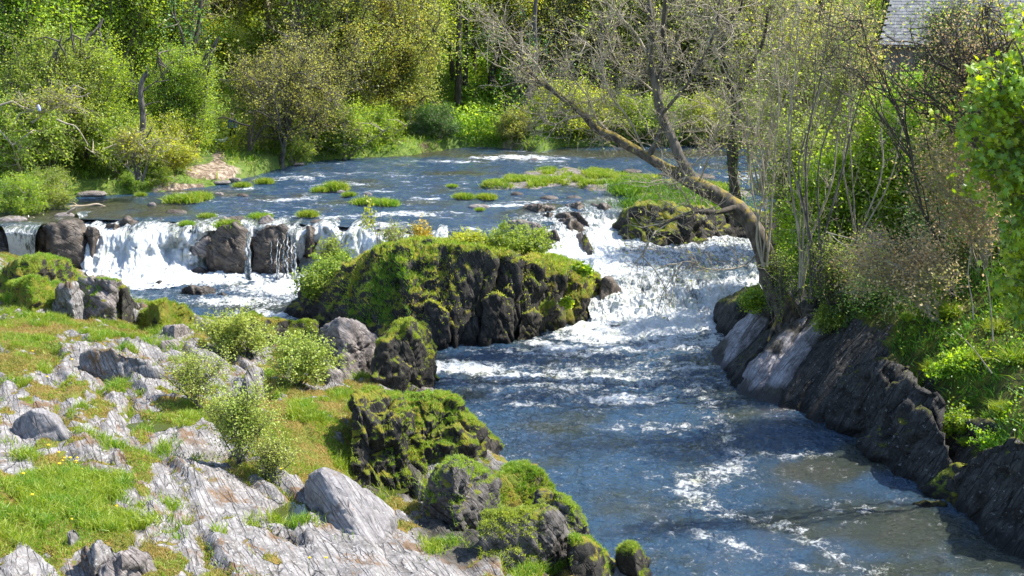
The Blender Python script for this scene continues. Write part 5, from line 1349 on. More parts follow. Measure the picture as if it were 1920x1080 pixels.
# undergrowth and shore grass of the far bank
P_, N_ = scatter(HG[0], HG[1], (HG[2] ** 4) * (HG[0][:, 2] > UZ + .1) * sstep(-60, -20, -np.abs(HG[0][:, 0])) * (HG[0][:, 1] < 125) * sstep(-.35, .1, fbm(HG[0], .5, 3, 400)), 90000, rng)
d_ = P_[:, 1] - shore_y(P_[:, 0])
o = grass_mb(P_, N_, .4, .05, rng, .8, h_of=.25 + .35 * rng.random(len(P_)) + .15 * sstep(2, 8, d_)).build('undergrowth', M['grass'], smooth=False)
tag(o, 'bright green undergrowth covering the far bank and woodland floor', 'undergrowth', kind='stuff')
n_ = 230000
xx = rng.uniform(-46, 46, n_); dd_ = rng.uniform(0, 1, n_) ** 1.2 * 70 + 7; yy = shore_y(xx) + dd_
hz_ = hill_z(xx, yy); zz = hz_ + rng.uniform(0, 1, n_) ** 1.6 * np.clip(dd_ * .25, .6, 4.5)
P3 = np.stack([xx, yy, zz], -1)
kp = (fbm(P3, .3, 4, 415) > -.12) & ~((xx > -6.5) & (xx < 3) & (dd_ < 22))
V, F = leaf_quads(P3[kp], .22, rng)
o = MB().add(V, F).build('understorey', M['leaf_lime'], smooth=False); tag(o, 'fresh leafy understorey between the hillside trees', 'undergrowth', kind='stuff')
n_ = 16000
xx = rng.uniform(-6.5, 1.5, n_); yy = rng.uniform(96, 116, n_); zz = hill_z(xx, yy) + rng.uniform(0.1, 1.3, n_) ** 1.5
keep = fbm(np.stack([xx, yy, zz], -1), .45, 3, 410) > -.1
V, F = leaf_quads(np.stack([xx, yy, zz], -1)[keep], .24, rng)
o = MB().add(V, F).build('low_foliage', M['leaf_fresh'], smooth=False); tag(o, 'leafy low plants in the woodland clearing', 'undergrowth', kind='stuff')

def wpoly(pts, n=14):
    """pts: (px, py, Y) -> smooth world polyline"""
    return spline(np.array([at_y(*q) for q in pts]), n)

def trunk_obj(name, pts, w0, w1, mat, parent=None, n=20, sides=9, knob=0.05, seed=0):
    """w0, w1: width in photo pixels at the two ends"""
    P = wpoly(pts, n)
    Y = P[:, 1]
    R = (np.linspace(w0, w1, n) * Y / FPX / 2)
    V, F = tubes(P[None], R[None], sides)
    V = V + unit(V - np.repeat(P, sides, 0)) * (fbm(V, 2.5 / max(R[0], .05) * .12 + 1, 3, seed) * R.repeat(sides) * knob * 4)[:, None]
    m = MB().add(V, F)
    return m.build(name, M[mat], parent), P, R

# individual trunks that show in the far wood
for pts, w0, w1, lb, mt in [
    ([(783, 195, 101), (790, 160, 101), (797, 118, 101.5), (806, 60, 102), (815, -10, 102)], 24, 13, 'thick dark leaning trunk at the left of the woodland gap', 'bark_dark'),
    ([(858, 195, 104), (860, 140, 104), (860, 60, 104), (862, -20, 104)], 14, 9, 'straight dark trunk in the middle of the woodland gap', 'bark_dark'),
    ([(872, 160, 107), (874, 90, 107), (872, -20, 107)], 10, 8, 'slim dark trunk just right of the middle one in the gap', 'bark_dark'),
    ([(848, 150, 110), (846, 60, 110), (850, -20, 110)], 10, 8, 'reddish slim trunk left of the middle one in the gap', 'bark_moss'),
    ([(888, 140, 112), (890, 60, 112), (892, -20, 112)], 11, 8, 'slim trunk at the right of the woodland gap', 'bark_dark'),
    ([(925, 185, 108), (922, 140, 108), (950, 40, 108), (955, -20, 108)], 14, 9, 'dark trunk behind layered branches right of the gap', 'bark_dark'),
    ([(950, 234, 96), (949, 210, 96), (951, 188, 96)], 7, 6, 'short dark stump like trunk standing in the clearing', 'bark_dark'),
    ([(972, 232, 97), (982, 200, 97), (997, 160, 97.5), (1004, 110, 98), (1002, 40, 98), (1006, -10, 98)], 14, 7, 'ivy clad trunk leaning right beyond the clearing', 'bark_grey'),
    ([(974, 230, 97.4), (975, 180, 98), (978, 120, 98), (974, 50, 98)], 8, 5, 'slender upright trunk paired with the ivy clad leaning one', 'bark_dark'),
    ([(1122, 210, 100), (1126, 160, 100), (1130, 90, 100), (1124, 20, 100)], 9, 5, 'slim dark trunk on the far bank left of the fork', 'bark_dark'),
    ([(352, 200, 88), (357, 150, 88), (360, 100, 88), (372, 50, 88.5), (378, -10, 89)], 12, 6, 'ivy clad trunk rising above the vivid green willow', 'bark_dark'),
    ([(352, 120, 88), (343, 70, 88), (328, 30, 88), (326, -10, 88)], 7, 4, 'slim forking trunk left of the ivy clad one', 'bark_grey'),
    ([(554, 90, 92), (556, 60, 92), (562, 30, 92), (552, -10, 92)], 8, 5, 'dark forked trunk high above the spreading alder', 'bark_dark'),
]:
    e = empty('tree', (0, 0, 0), lb, 'tree')
    o, P, R = trunk_obj('trunk', pts, w0, w1, mt, e, n=14, sides=7, seed=int(pts[0][0]))
    k = rng.integers(4, 12, 7); st = P[k]
    en = st + unit(rng.normal(size=(7, 3)) + [0, 0, .5]) * rng.uniform(1.2, 2.6, 7)[:, None]
    tw = bez(st, (st + en) / 2 + rng.normal(size=(7, 3)) * .25, en, 5)
    tV, tF = tubes(tw, np.ones((7, 1)) * np.linspace(.05, .015, 5)[None], 4)
    MB().add(tV, tF).build('branches', M[mt], e)['kind'] = 'stuff'
    c = tw[np.repeat(np.arange(7), 60), rng.integers(2, 5, 420)] + rng.normal(size=(420, 3)) * .35
    lV, lF = leaf_quads(c, .17, rng)
    MB().add(lV, lF).build('crown', M['leaf_fresh' if 'ivy' not in lb else 'leaf_dark'], e, smooth=False)['kind'] = 'stuff'

# layered bough in the gap, dead snag, leaning alder trunks
e = empty('dead_tree', (0, 0, 0), 'broken dead grey trunk standing bare above the willow bushes on the left', 'dead tree')
o, P, R = trunk_obj('trunk', [(266, 262, 73), (268, 230, 73), (266, 200, 73), (263, 168, 73), (268, 148, 73), (276, 138, 73)], 12, 9, 'bark_grey', e, seed=3)
for pts, w in [([(267, 172, 73), (285, 158, 73), (300, 146, 72.5), (320, 120, 72)], 4), ([(268, 200, 73), (282, 194, 73), (300, 190, 73)], 3.4), ([(268, 218, 73), (278, 214, 73), (283, 208, 73)], 3),
               ([(262, 160, 73), (250, 154, 73), (242, 150, 73)], 2), ([(275, 140, 73), (277, 128, 73), (279, 118, 73)], 3), ([(290, 154, 72.8), (306, 152, 72.6), (318, 150, 72.5)], 2.4)]:
    trunk_obj('branch', pts, w, 1.2, 'bark_grey', e, n=8, sides=5)
e = empty('alder_tree', (0, 0, 0), 'dark many stemmed alder trunks leaning out under the dead trunk', 'tree')
for pts, w in [([(258, 338, 72), (262, 300, 72), (268, 272, 72), (285, 240, 72)], 7), ([(266, 340, 72), (276, 310, 72), (284, 280, 72), (300, 262, 72)], 6), ([(256, 338, 72), (250, 300, 72), (246, 270, 72)], 5)]:
    trunk_obj('trunk', pts, w, 3, 'bark_grey', e, n=10, sides=6)
w, l = plant(tr_r, at_y(262, 335, 72), at_y(275, 280, 72), at_y(270, 268, 72), (1.8, 1.2, .9), nl=30, nt=14, tl=.8, lpt=4, ls=.14, r0=.05, twr=.016, stems=2, spread=.1)
w.build('branches', M['bark_pale'], e); l.build('crown', M['leaf_lime'], e, smooth=False)
e = empty('alder_tree', (0, 0, 0), 'cluster of dark slanting trunks at the waterside right of the person', 'tree')
for pts, w in [([(466, 282, 82), (470, 262, 82), (474, 240, 82), (480, 222, 82)], 6), ([(470, 282, 82), (478, 262, 82), (488, 246, 82), (500, 234, 82)], 5), ([(466, 280, 82), (467, 258, 82), (468, 236, 82)], 5), ([(468, 236, 82), (450, 232, 82), (425, 221, 82), (408, 222, 82), (393, 228, 82)], 4)]:
    trunk_obj('trunk', pts, w, 2.5, 'bark_dark', e, n=10, sides=6)
e = empty('alder_tree', (0, 0, 0), 'bleached bare boughs reaching right from the left edge above the olive willow', 'tree')
for pts, w in [([(-20, 210, 70), (20, 190, 70), (50, 205, 70), (90, 208, 70), (110, 198, 70), (134, 170, 70)], 5), ([(106, 224, 69), (125, 232, 69), (140, 236, 69), (152, 250, 69), (165, 272, 69)], 4), ([(134, 178, 70), (150, 182, 70), (170, 174, 70)], 3.4),
               ([(30, 226, 70), (40, 212, 70), (60, 210, 70)], 4), ([(134, 170, 70), (138, 160, 70), (160, 168, 70)], 3)]:
    trunk_obj('branch', pts, w, 1.6, 'bark_pale', e, n=10, sides=5)
w, l = plant(tr_r, at_y(60, 230, 70.5), at_y(100, 190, 70.5), at_y(100, 195, 70.3), (2.4, 1.0, 1.0), nl=30, nt=12, tl=.8, lpt=3, ls=.14, r0=.05, twr=.014, spread=.1)
w.build('twigs', M['bark_pale'], e); l.build('crown', M['leaf_lime'], e, smooth=False)

# shore bushes and grass at the left water's edge
for px_, py_, s_, lf, lb in [(15, 400, .55, 'leaf_fresh', 'bright green clump at the left edge of the shore'), (75, 388, .55, 'leaf_olive', 'soft green bush just left of the drifted log'), (215, 352, .33, 'leaf_fresh', 'low green clump on the bank left of the two small bushes'),
                             (235, 356, .36, 'leaf_fresh', 'dark leaved clump at the waterline under the dead trunk'), (282, 352, .36, 'leaf_fresh', 'fresh green clump right of the alder foot'), (445, 310, .33, 'leaf_fresh', 'green clump between path and water'),
                             (520, 300, .4, 'leaf_fresh', 'green clump on the shore right of the dark slanting trunks')]:
    q = at_z(px_, py_, UZ + .1)
    tree('bush', px_, q[1], s_, lf, lb, cat='bush', z=UZ)

# ------------------------------------------------------------------ driftwood and person
e, P, R = trunk_obj('log', [(90, 392, 69.5), (120, 389, 69.5), (160, 387, 69.5), (182, 383, 69.6), (198, 388, 69.6)], 8, 4, 'driftwood', None, sides=9, knob=.12)
tag(e, 'bleached fallen log lying in the shallows by the left shore', 'log')
e, P, R = trunk_obj('dead_branch', [(112, 372, 70.5), (124, 381, 70), (136, 380, 70), (146, 386, 69.7)], 4, 2.4, 'driftwood', None, n=10, sides=6); tag(e, 'crooked dead branch resting against the fallen log', 'branch')
e, P, R = trunk_obj('dead_branch', [(36, 404, 66.5), (60, 407, 66), (78, 412, 65.5), (110, 413, 65.3)], 3, 1.4, 'driftwood', None, n=10, sides=6); tag(e, 'thin bent branch lying in the water below the fallen log', 'branch')
e, P, R = trunk_obj('dead_branch', [(190, 370, 74), (220, 368, 74), (272, 366, 74)], 3.2, 2.4, 'driftwood', None, n=10, sides=6); tag(e, 'straight pale branch floating below the dark shore clump', 'branch')
e, P, R = trunk_obj('log', [(126, 400, 64.6), (136, 393, 64.6), (142, 391, 64.6)], 6, 5, 'driftwood', None, n=8, sides=8); tag(e, 'short pale wood block wedged on the far left falls rock', 'log')

def blob_cloth(parts, name, mat, parent):
    m = MB()
    for c, s in parts:
        D, F = ico(3); m.add(D * s + c, F)
    return m.build(name, mat, parent)

def flat(name, col, rough=.8):
    t = NT(name)
    pos = t.n('NewGeometry').outputs['Position']
    c = t.mix(t.noise(pos, 30, 3), tuple(v * .8 for v in col), tuple(min(1, v * 1.15) for v in col))
    return t.done(t.n('BsdfPrincipled', {'Base Color': c, 'Roughness': rough}).outputs[0])

def skin_figure(name, joints, edges, radii, mats, parent, sub=2):
    me = bpy.data.meshes.new(name); me.from_pydata(joints, edges, [])
    o = bpy.data.objects.new(name, me); COL.objects.link(o); o.parent = parent
    sk = o.modifiers.new('skin', 'SKIN'); ss_ = o.modifiers.new('sub', 'SUBSURF'); ss_.levels = sub; ss_.render_levels = sub
    for i, rr in enumerate(radii):
        me.skin_vertices[0].data[i].radius = (rr, rr * .85) if np.isscalar(rr) else rr
    me.skin_vertices[0].data[0].use_root = True
    me.materials.append(mats)
    return o

def on_hill(px_, py_):
    for Y in np.arange(70, 130, .1):
        q = at_y(px_, py_, Y)
        if q[2] <= float(hill_z(np.array([q[0]]), np.array([Y]))[0]): return q
    return q
px0 = on_hill(437, 268)
person_y = px0[1]; print('person at', px0)
person = empty('person', px0, 'person in dark trousers and blue top standing on the path under the alder bough', 'person')
J = [(0, 0, .95), (0, 0, 1.12), (0, .02, 1.32), (0, .02, 1.45), (0, 0, 1.55), (0, -.03, 1.68),
     (.19, 0, 1.40), (.25, .03, 1.12), (.22, -.14, .92), (-.19, 0, 1.40), (-.25, .03, 1.12), (-.2, -.12, .9),
     (.1, 0, .88), (.12, -.06, .48), (.14, .02, .08), (.14, -.14, .04), (-.1, 0, .88), (-.14, .05, .48), (-.2, .16, .08), (-.2, .02, .04)]
E = [(0, 1), (1, 2), (2, 3), (3, 4), (4, 5), (3, 6), (6, 7), (7, 8), (3, 9), (9, 10), (10, 11), (0, 12), (12, 13), (13, 14), (14, 15), (0, 16), (16, 17), (17, 18), (18, 19)]
R_ = [.15, .15, .17, .1, .06, .1, .07, .05, .04, .07, .05, .04, .1, .075, .05, .05, .1, .075, .05, .05]
mt_ = NT('person_clothes_and_skin')
tc = mt_.n('TexCoord').outputs['Object']; zc = mt_.n('SeparateXYZ', {0: tc}).outputs[2]
c = mt_.mix(mt_.math('GREATER_THAN', zc, .93), (.012, .013, .02), (.05, .09, .3)); c = mt_.mix(mt_.math('GREATER_THAN', zc, 1.5), c, (.45, .28, .2)); c = mt_.mix(mt_.math('GREATER_THAN', zc, 1.7), c, (.3, .28, .26))
c = mt_.mix(mt_.math('LESS_THAN', zc, .09), c, (.05, .04, .035))
mt_ = mt_.done(mt_.n('BsdfPrincipled', {'Base Color': c, 'Roughness': .85}).outputs[0])
skin_figure('body', J, E, R_, mt_, person)
D, F = ico(3); hV = D * [.105, .115, .09] + [0, -.01, 1.745]; hV = hV + unit(D) * (fbm(D, 4, 3, 1) * .015)[:, None]
MB().add(hV, F).build('hair', flat('grey_hair', (.25, .23, .21)), person)
# white dog
q0 = on_hill(414, 274)
dog = empty('dog', q0, 'small white dog in the grass left of the path', 'dog', rz=0)
dog.scale = (.8, .8, .8)
J = [(0, 0, .42), (.16, 0, .43), (.32, 0, .44), (.42, -.02, .56), (.5, -.03, .62), (.6, -.04, .59), (-.16, 0, .43), (-.3, 0, .45), (-.42, 0, .55),
     (.28, .08, .3), (.28, .08, .14), (.3, .08, .02), (.28, -.08, .3), (.3, -.08, .14), (.32, -.08, .02), (-.2, .08, .3), (-.27, .08, .16), (-.22, .08, .02), (-.2, -.08, .3), (-.27, -.08, .16), (-.22, -.08, .02), (.47, .05, .7), (.47, -.09, .7)]
E = [(0, 1), (1, 2), (2, 3), (3, 4), (4, 5), (0, 6), (6, 7), (7, 8), (2, 9), (9, 10), (10, 11), (2, 12), (12, 13), (13, 14), (6, 15), (15, 16), (16, 17), (6, 18), (18, 19), (19, 20), (4, 21), (4, 22)]
R_ = [.13, .14, .13, .08, .09, .045, .12, .09, .025, .05, .035, .03, .05, .035, .03, .06, .035, .03, .06, .035, .03, .025, .025]
skin_figure('body', J, E, R_, flat('white_coat', (.8, .78, .74)), dog)
# pale bag caught in the branches on the left
bgp = at_y(73, 203, 69)
D, F = ico(4)
V = D * [.09, .07, .16]; V[:, 0] += .25 * (V[:, 2] * -.8); V += unit(V) * (fbm(V, 6, 4, 3) * .05)[:, None]; V += bgp
o = MB().add(V, F).build('plastic_bag', flat('lavender_plastic', (.45, .47, .8), .4)); tag(o, 'small crumpled lavender bag caught in the bare boughs on the left', 'bag')

# ------------------------------------------------------------------ house with a slate roof
hp = at_y(1648, 84, 74)
RZ = math.radians(-27)
house = empty('house', hp, 'stone house with grey slate roof half hidden behind trees at the top right', 'house', rz=RZ)
Lh, run, rise = 11.0, 4.5, 4.6
stone_m = NT('rubble_wall')
pos = stone_m.n('TexCoord').outputs['Object']
br = stone_m.n('TexBrick', {'Vector': pos, 'Color1': (.13, .115, .1, 1), 'Color2': (.2, .18, .16, 1), 'Mortar': (.08, .075, .07, 1), 'Scale': 2.2}).outputs[0]
stone_m = stone_m.done(stone_m.n('BsdfPrincipled', {'Base Color': br, 'Roughness': .9}).outputs[0])
def boxm(m, x0, y0, z0, x1, y1, z1):
    V = [(x, y, z) for z in (z0, z1) for y in (y0, y1) for x in (x0, x1)]
    m.add(V, [[0, 2, 3, 1], [4, 5, 7, 6], [0, 1, 5, 4], [2, 6, 7, 3], [0, 4, 6, 2], [1, 3, 7, 5]]); return m
boxm(MB(), .25, .3, -5.2, Lh - .25, 2 * run - .3, -.05).build('wall', stone_m, house, smooth=False)
gm = MB()
for x in (.27, Lh - .27):
    V = [(x, .3, -.06), (x, 2 * run - .3, -.06), (x, run, rise - .35)]; V += [(a + .2 * (1 if x < 5 else -1), b, c_) for a, b, c_ in V]
    gm.add(V, [[0, 1, 2], [3, 5, 4]]); gm.add(V, [[0, 3, 4, 1], [1, 4, 5, 2], [2, 5, 3, 0]])
gm.build('gable', stone_m, house, smooth=False)
rm = MB()
V = [(0, 0, -.08), (Lh, 0, -.08), (Lh, run, rise - .08), (0, run, rise - .08), (Lh, 2 * run, -.08), (0, 2 * run, -.08)]
rm.add(V, [[0, 1, 2, 3], [3, 2, 4, 5]])
roof = rm.build('roof', flat('roof_boards', (.06, .05, .045)), house, smooth=False)
sl = [flat('blue_grey_slate', (.27, .26, .25), .7), flat('lighter_slate', (.33, .32, .31), .7), flat('darker_slate', (.2, .195, .19), .7)]
ang = math.atan2(rise, run); slen = math.hypot(run, rise)
meshes = []
for k in range(3):
    m = boxm(MB(), 0, 0, 0, .31, .34, .018); meshes.append(m.mesh('slate', sl[k], smooth=False))
rows_ = int(slen / .235)
cnt = 0
extra = MB()
for i in range(rows_):
    for j in range(int(Lh / .32)):
        x = j * .32 + (.16 if i % 2 else 0) - .02
        d = i * .235
        y = d * math.cos(ang); z = d * math.sin(ang)
        tl_ = ang - .05
        if i < 14 and cnt < 300 and j < 22:
            o = bpy.data.objects.new('slate', meshes[int(r2.integers(0, 3))]); COL.objects.link(o); o.parent = roof
            o.location = (x, y - .03, z + .012 + r2.uniform(0, .006)); o.rotation_euler = (tl_, 0, r2.uniform(-.015, .015)); cnt += 1
        else:
            V = np.array([(a, b * math.cos(tl_) - c_ * math.sin(tl_), b * math.sin(tl_) + c_ * math.cos(tl_)) for c_ in (0, .018) for b in (0, .34) for a in (0, .31)]) + [x, y - .03, z + .014]
            extra.add(V, [[0, 2, 3, 1], [4, 5, 7, 6], [0, 1, 5, 4], [2, 6, 7, 3], [0, 4, 6, 2], [1, 3, 7, 5]])
ex = extra.build('slates', sl[0], roof, smooth=False); ex['kind'] = 'stuff'
gP = np.array([[(0, -.08, -.1), (Lh / 2, -.08, -.1), (Lh, -.08, -.1)]]); gV, gF = tubes(gP, np.full((1, 3), .07), 8)
MB().add(gV, gF).build('gutter', flat('black_gutter', (.02, .02, .02), .4), house)

# ------------------------------------------------------------------ the leaning tree on the right
lean = empty('leaning_tree', (0, 0, 0), 'large mossy tree leaning left from the right bank over the river with bare budding twigs', 'tree')
YT = 45.0
LIMBS = [
    ('trunk', [(1492, 610, YT), (1462, 560, YT), (1440, 500, YT), (1412, 425, YT), (1375, 385, YT + .2), (1310, 348, YT + .5), (1262, 322, YT + .8)], 66, 30, 'bark_moss'),
    ('limb', [(1262, 322, YT + .8), (1215, 296, YT + 1), (1160, 262, YT + 1.2), (1120, 243, YT + 1.4), (1092, 214, YT + 1.5), (1062, 190, YT + 1.6), (1030, 165, YT + 1.6), (1005, 150, YT + 1.7), (975, 105, YT + 1.8)], 26, 6, 'bark_moss'),
    ('limb', [(1310, 348, YT + .5), (1282, 310, YT + .6), (1262, 265, YT + .7), (1240, 215, YT + .9), (1232, 165, YT + 1), (1218, 110, YT + 1), (1222, 60, YT + 1), (1212, -20, YT + 1)], 28, 13, 'bark_grey'),
    ('limb', [(1232, 165, YT + 1), (1248, 110, YT + .8), (1243, 60, YT + .6), (1250, -20, YT + .4)], 15, 9, 'bark_dark'),
    ('limb', [(1215, 296, YT + 1), (1232, 262, YT + 1), (1243, 225, YT + .9)], 15, 11, 'bark_grey'),
    ('limb', [(1248, 120, YT + .8), (1262, 92, YT + .7), (1275, 60, YT + .6)], 6, 3, 'bark_grey'),
    ('limb', [(1005, 153, YT + 1.7), (985, 155, YT + 1.8), (963, 155, YT + 1.9)], 5, 2, 'bark_pale'),
    ('limb', [(1030, 165, YT + 1.6), (1005, 120, YT + 1.8), (972, 90, YT + 2), (950, 60, YT + 2), (900, 20, YT + 2)], 6, 2, 'bark_pale'),
    ('limb', [(1092, 214, YT + 1.5), (1060, 225, YT + 1.2), (1035, 235, YT + 1), (1015, 222, YT + .9)], 5, 2, 'bark_pale'),
    ('limb', [(1160, 262, YT + 1.2), (1120, 225, YT + 1.6), (1100, 180, YT + 1.8), (1060, 130, YT + 2)], 6, 2, 'bark_pale'),
    ('limb', [(1212, 292, YT + 1), (1180, 225, YT + .6), (1140, 170, YT + .4), (1120, 100, YT + .2), (1070, 60, YT)], 6, 2, 'bark_pale'),
    ('limb', [(1380, 388, YT), (1345, 398, YT - .6), (1300, 398, YT - 1), (1262, 412, YT - 1.2), (1235, 425, YT - 1.4)], 15, 5, 'bark_dark'),
    ('limb', [(1262, 412, YT - 1.2), (1225, 440, YT - 1.5), (1210, 470, YT - 1.6), (1188, 495, YT - 1.7)], 4, 1.5, 'bark_pale'),
    ('limb', [(1300, 398, YT - 1), (1280, 360, YT - 1.3), (1255, 345, YT - 1.4), (1235, 330, YT - 1.4)], 4, 1.5, 'bark_pale'),
    ('limb', [(1425, 470, YT), (1390, 500, YT - .6), (1330, 505, YT - 1), (1290, 490, YT - 1.2), (1258, 500, YT - 1.2)], 5, 1.5, 'bark_pale'),
    ('limb', [(1240, 215, YT + .9), (1270, 180, YT + .4), (1300, 140, YT), (1340, 60, YT - .3), (1350, -10, YT - .4)], 9, 4, 'bark_grey'),
    ('limb', [(1310, 345, YT + .4), (1330, 290, YT), (1345, 240, YT - .4), (1370, 180, YT - .6)], 6, 2, 'bark_pale'),
    ('limb', [(1218, 110, YT + 1), (1190, 60, YT + 1.3), (1150, 20, YT + 1.4), (1120, -20, YT + 1.5)], 7, 3, 'bark_pale'),
    ('limb', [(1235, 180, YT + 1), (1200, 150, YT + 1.5), (1160, 120, YT + 1.8), (1140, 60, YT + 2), (1160, 0, YT + 2)], 6, 2, 'bark_pale'),
    ('root', [(1480, 585, YT), (1500, 640, YT - 1.3), (1480, 670, YT - 1.8)], 16, 5, 'bark_grey'),
    ('root', [(1490, 590, YT), (1545, 600, YT - .6), (1560, 640, YT - 1.4), (1540, 680, YT - 1.9)], 13, 4, 'bark_grey'),
    ('root', [(1470, 580, YT), (1452, 610, YT - 1.0), (1440, 640, YT - 1.4)], 14, 5, 'bark_moss'),
    ('root', [(1495, 580, YT), (1580, 590, YT - .6), (1600, 630, YT - 1.2), (1590, 660, YT - 1.7)], 9, 3, 'bark_grey'),
]
lr_ = np.random.default_rng(77)
paths = []
for nm, pts, w0, w1, mt in LIMBS:
    o, P, R = trunk_obj(nm, pts, w0 * .78, w1 * .8, mt, lean, n=26 if w0 > 20 else 16, sides=10 if w0 > 10 else 6, knob=.09 if w0 > 12 else .05, seed=int(w0 * 7))
    if nm == 'limb': paths.append((P, w0))
def twigs_along(paths, n, ln, rad, r, updir=(0, 0, .25), t0=.25, sub=4, spread=.9):
    s, d = [], []
    wts = np.array([np.linalg.norm(np.diff(p, axis=0), axis=1).sum() for p, _ in paths]); wts /= wts.sum()
    for k in r.choice(len(paths), n, p=wts):
        p = paths[k][0]; t = r.uniform(t0, 1) * (len(p) - 1.01); i = int(t)
        s.append(p[i] + (p[i + 1] - p[i]) * (t - i)); d.append(p[i + 1] - p[i])
    s = np.array(s); d = unit(np.array(d))
    dr = unit(d * .5 + r.normal(size=(n, 3)) * spread * [1, .8, 1] + np.array(updir))
    L = (ln * r.uniform(.35, 1.3, n))[:, None]
    e = s + dr * L
    K = 7
    tw = bez(s, (s + e) / 2 + r.normal(size=(n, 3)) * L * .22, e, K)
    tw[:, 1:] += r.normal(size=(n, K - 1, 3)) * L[:, None] * .025
    m = MB(); V, F = tubes(tw, rad * r.uniform(.6, 1.5, (n, 1)) * np.linspace(1, .35, K)[None], 4); m.add(V, F)
    al = [tw]
    par = tw; rr = rad * .55; l2 = ln * .5
    for lev in range(2):
        N = len(par) * sub; pi = np.repeat(np.arange(len(par)), sub); KK = par.shape[1]
        t = r.uniform(.2, 1, N) * (KK - 1.01); i = t.astype(int)
        st = par[pi, i]; tan = unit(par[pi, i + 1] - par[pi, i])
        dr = unit(tan * .7 + r.normal(size=(N, 3)) * .7 + np.array([0, 0, .2])); L = (l2 * r.uniform(.4, 1.2, N))[:, None]
        en = st + dr * L; t3 = bez(st, (st + en) / 2 + r.normal(size=(N, 3)) * L * .18, en, 5)
        V, F = tubes(t3, np.full((N, 1), rr) * np.linspace(1, .5, 5)[None], 3); m.add(V, F)
        par = t3; rr *= .6; l2 *= .5; sub = 3; al.append(t3)
    return m, al
m, al = twigs_along(paths, 400, 1.5, .014, lr_)
m.build('twigs', M['bark_pale'], lean)['kind'] = 'stuff'
ends = al[-1][:, -1]
c = ends[lr_.random(len(ends)) < .4]; c = np.concatenate([c, c + lr_.normal(size=c.shape) * .03])
V, F = leaf_quads(c, .07, lr_); MB().add(V, F).build('buds', M['leaf_grey'], lean, smooth=False)['kind'] = 'stuff'

# ivy clad forked trunk
ivy = empty('ivy_clad_tree', (0, 0, 0), 'upright forked dark trunk wrapped in ivy behind the leaning tree', 'tree')
YI = 50.0; ip = []
for nm, pts, w0, w1 in [('trunk', [(1388, 420, YI), (1378, 370, YI), (1374, 300, YI), (1378, 235, YI), (1378, 180, YI), (1354, 120, YI), (1352, 70, YI)], 22, 15),
                        ('limb', [(1352, 75, YI), (1368, 45, YI), (1386, 15, YI), (1392, -20, YI)], 12, 8), ('limb', [(1352, 75, YI), (1346, 40, YI), (1340, -20, YI)], 10, 7), ('limb', [(1378, 190, YI), (1400, 140, YI), (1430, 80, YI), (1440, 20, YI)], 9, 5),
                        ('limb', [(1354, 110, YI), (1335, 80, YI), (1320, 30, YI), (1300, 0, YI)], 6, 3)]:
    o, P, R = trunk_obj(nm, pts, w0, w1, 'bark_dark', ivy, n=18, sides=8, knob=.1); ip.append((P, w0))
P = ip[0][0]; k = lr_.integers(0, len(P) - 1, 1600)
c = P[k] + (P[k + 1] - P[k]) * lr_.random((1600, 1)) + unit(lr_.normal(size=(1600, 3))) * lr_.uniform(.14, .3, (1600, 1))
V, F = leaf_quads(c, .09, lr_); MB().add(V, F).build('ivy', M['leaf_dark'], ivy, smooth=False)['kind'] = 'stuff'
m, al = twigs_along(ip, 120, 1.8, .022, lr_); m.build('twigs', M['bark_pale'], ivy)['kind'] = 'stuff'
V, F = leaf_quads(np.concatenate([al[-1][:, -1], al[-1][:, -2] + lr_.normal(size=al[-1][:, -2].shape) * .05]), .09, lr_); MB().add(V, F).build('leaves', M['leaf_olive'], ivy, smooth=False)['kind'] = 'stuff'

# pale multi-stemmed saplings
def sapling(label, base, tops, Yb, mat='bark_pale', w=7, leaf='leaf_olive', nt=36, ls=.09, ln=1.3):
    e = empty('sapling', (0, 0, 0), label, 'sapling')
    pp = []
    for k, (tx, ty) in enumerate(tops):
        bx_, by_ = base[0] + lr_.uniform(-8, 8), base[1]
        mx, my = bx_ * .5 + tx * .5 + lr_.uniform(-30, 30), by_ * .5 + ty * .5
        dy = lr_.uniform(-.8, .8)
        o, P, R = trunk_obj('stem', [(bx_, by_, Yb), (bx_ * .85 + tx * .15 + lr_.uniform(-12, 12), by_ * .8 + ty * .2, Yb), (mx, my, Yb + dy * .5), (mx * .5 + tx * .5 + lr_.uniform(-14, 14), my * .5 + ty * .5, Yb + dy * .8), (tx, ty, Yb + dy)], w * lr_.uniform(.5, 1.0), 1.6, mat, e, n=14, sides=6); pp.append((P, w))
    m, al = twigs_along(pp, nt * len(tops) // 4, ln, .009, lr_, updir=(0, 0, .8), t0=.15, spread=.6); m.build('twigs', M[mat], e)['kind'] = 'stuff'
    c = al[-1][:, -1]; c = c[lr_.random(len(c)) < .8]
    V, F = leaf_quads(c, ls, lr_); MB().add(V, F).build('leaves', M[leaf], e, smooth=False)['kind'] = 'stuff'
    return e
sapling('pale bare sapling stems rising just right of the leaning trunk', (1430, 500), [(1440, 60), (1468, 20), (1420, 120), (1395, 200)], 44.2, w=6)
sapling('spreading pale sapling curving right from the tree roots', (1500, 540), [(1545, 40), (1580, 90), (1500, 10), (1470, 90), (1610, 150)], 43.6, w=6.5)
sapling('thin brown sapling stems before the bright green shrub', (1525, 560), [(1530, 90), (1560, 0), (1600, 40), (1650, 80)], 43.0, 'bark_grey', w=6, leaf='leaf_fresh')
sapling('slender upright sapling left of the house roof', (1600, 520), [(1590, 90), (1620, -10), (1660, 130), (1700, 180)], 44.5, 'bark_pale', w=5, leaf='leaf_fresh')
sapling('tangle of pale sapling stems at the top of the leaning tree', (1420, 360), [(1460, -20), (1500, -20), (1380, 20), (1540, 20), (1330, 60), (1600, 10)], 49.0, w=6, nt=70, ln=1.8)

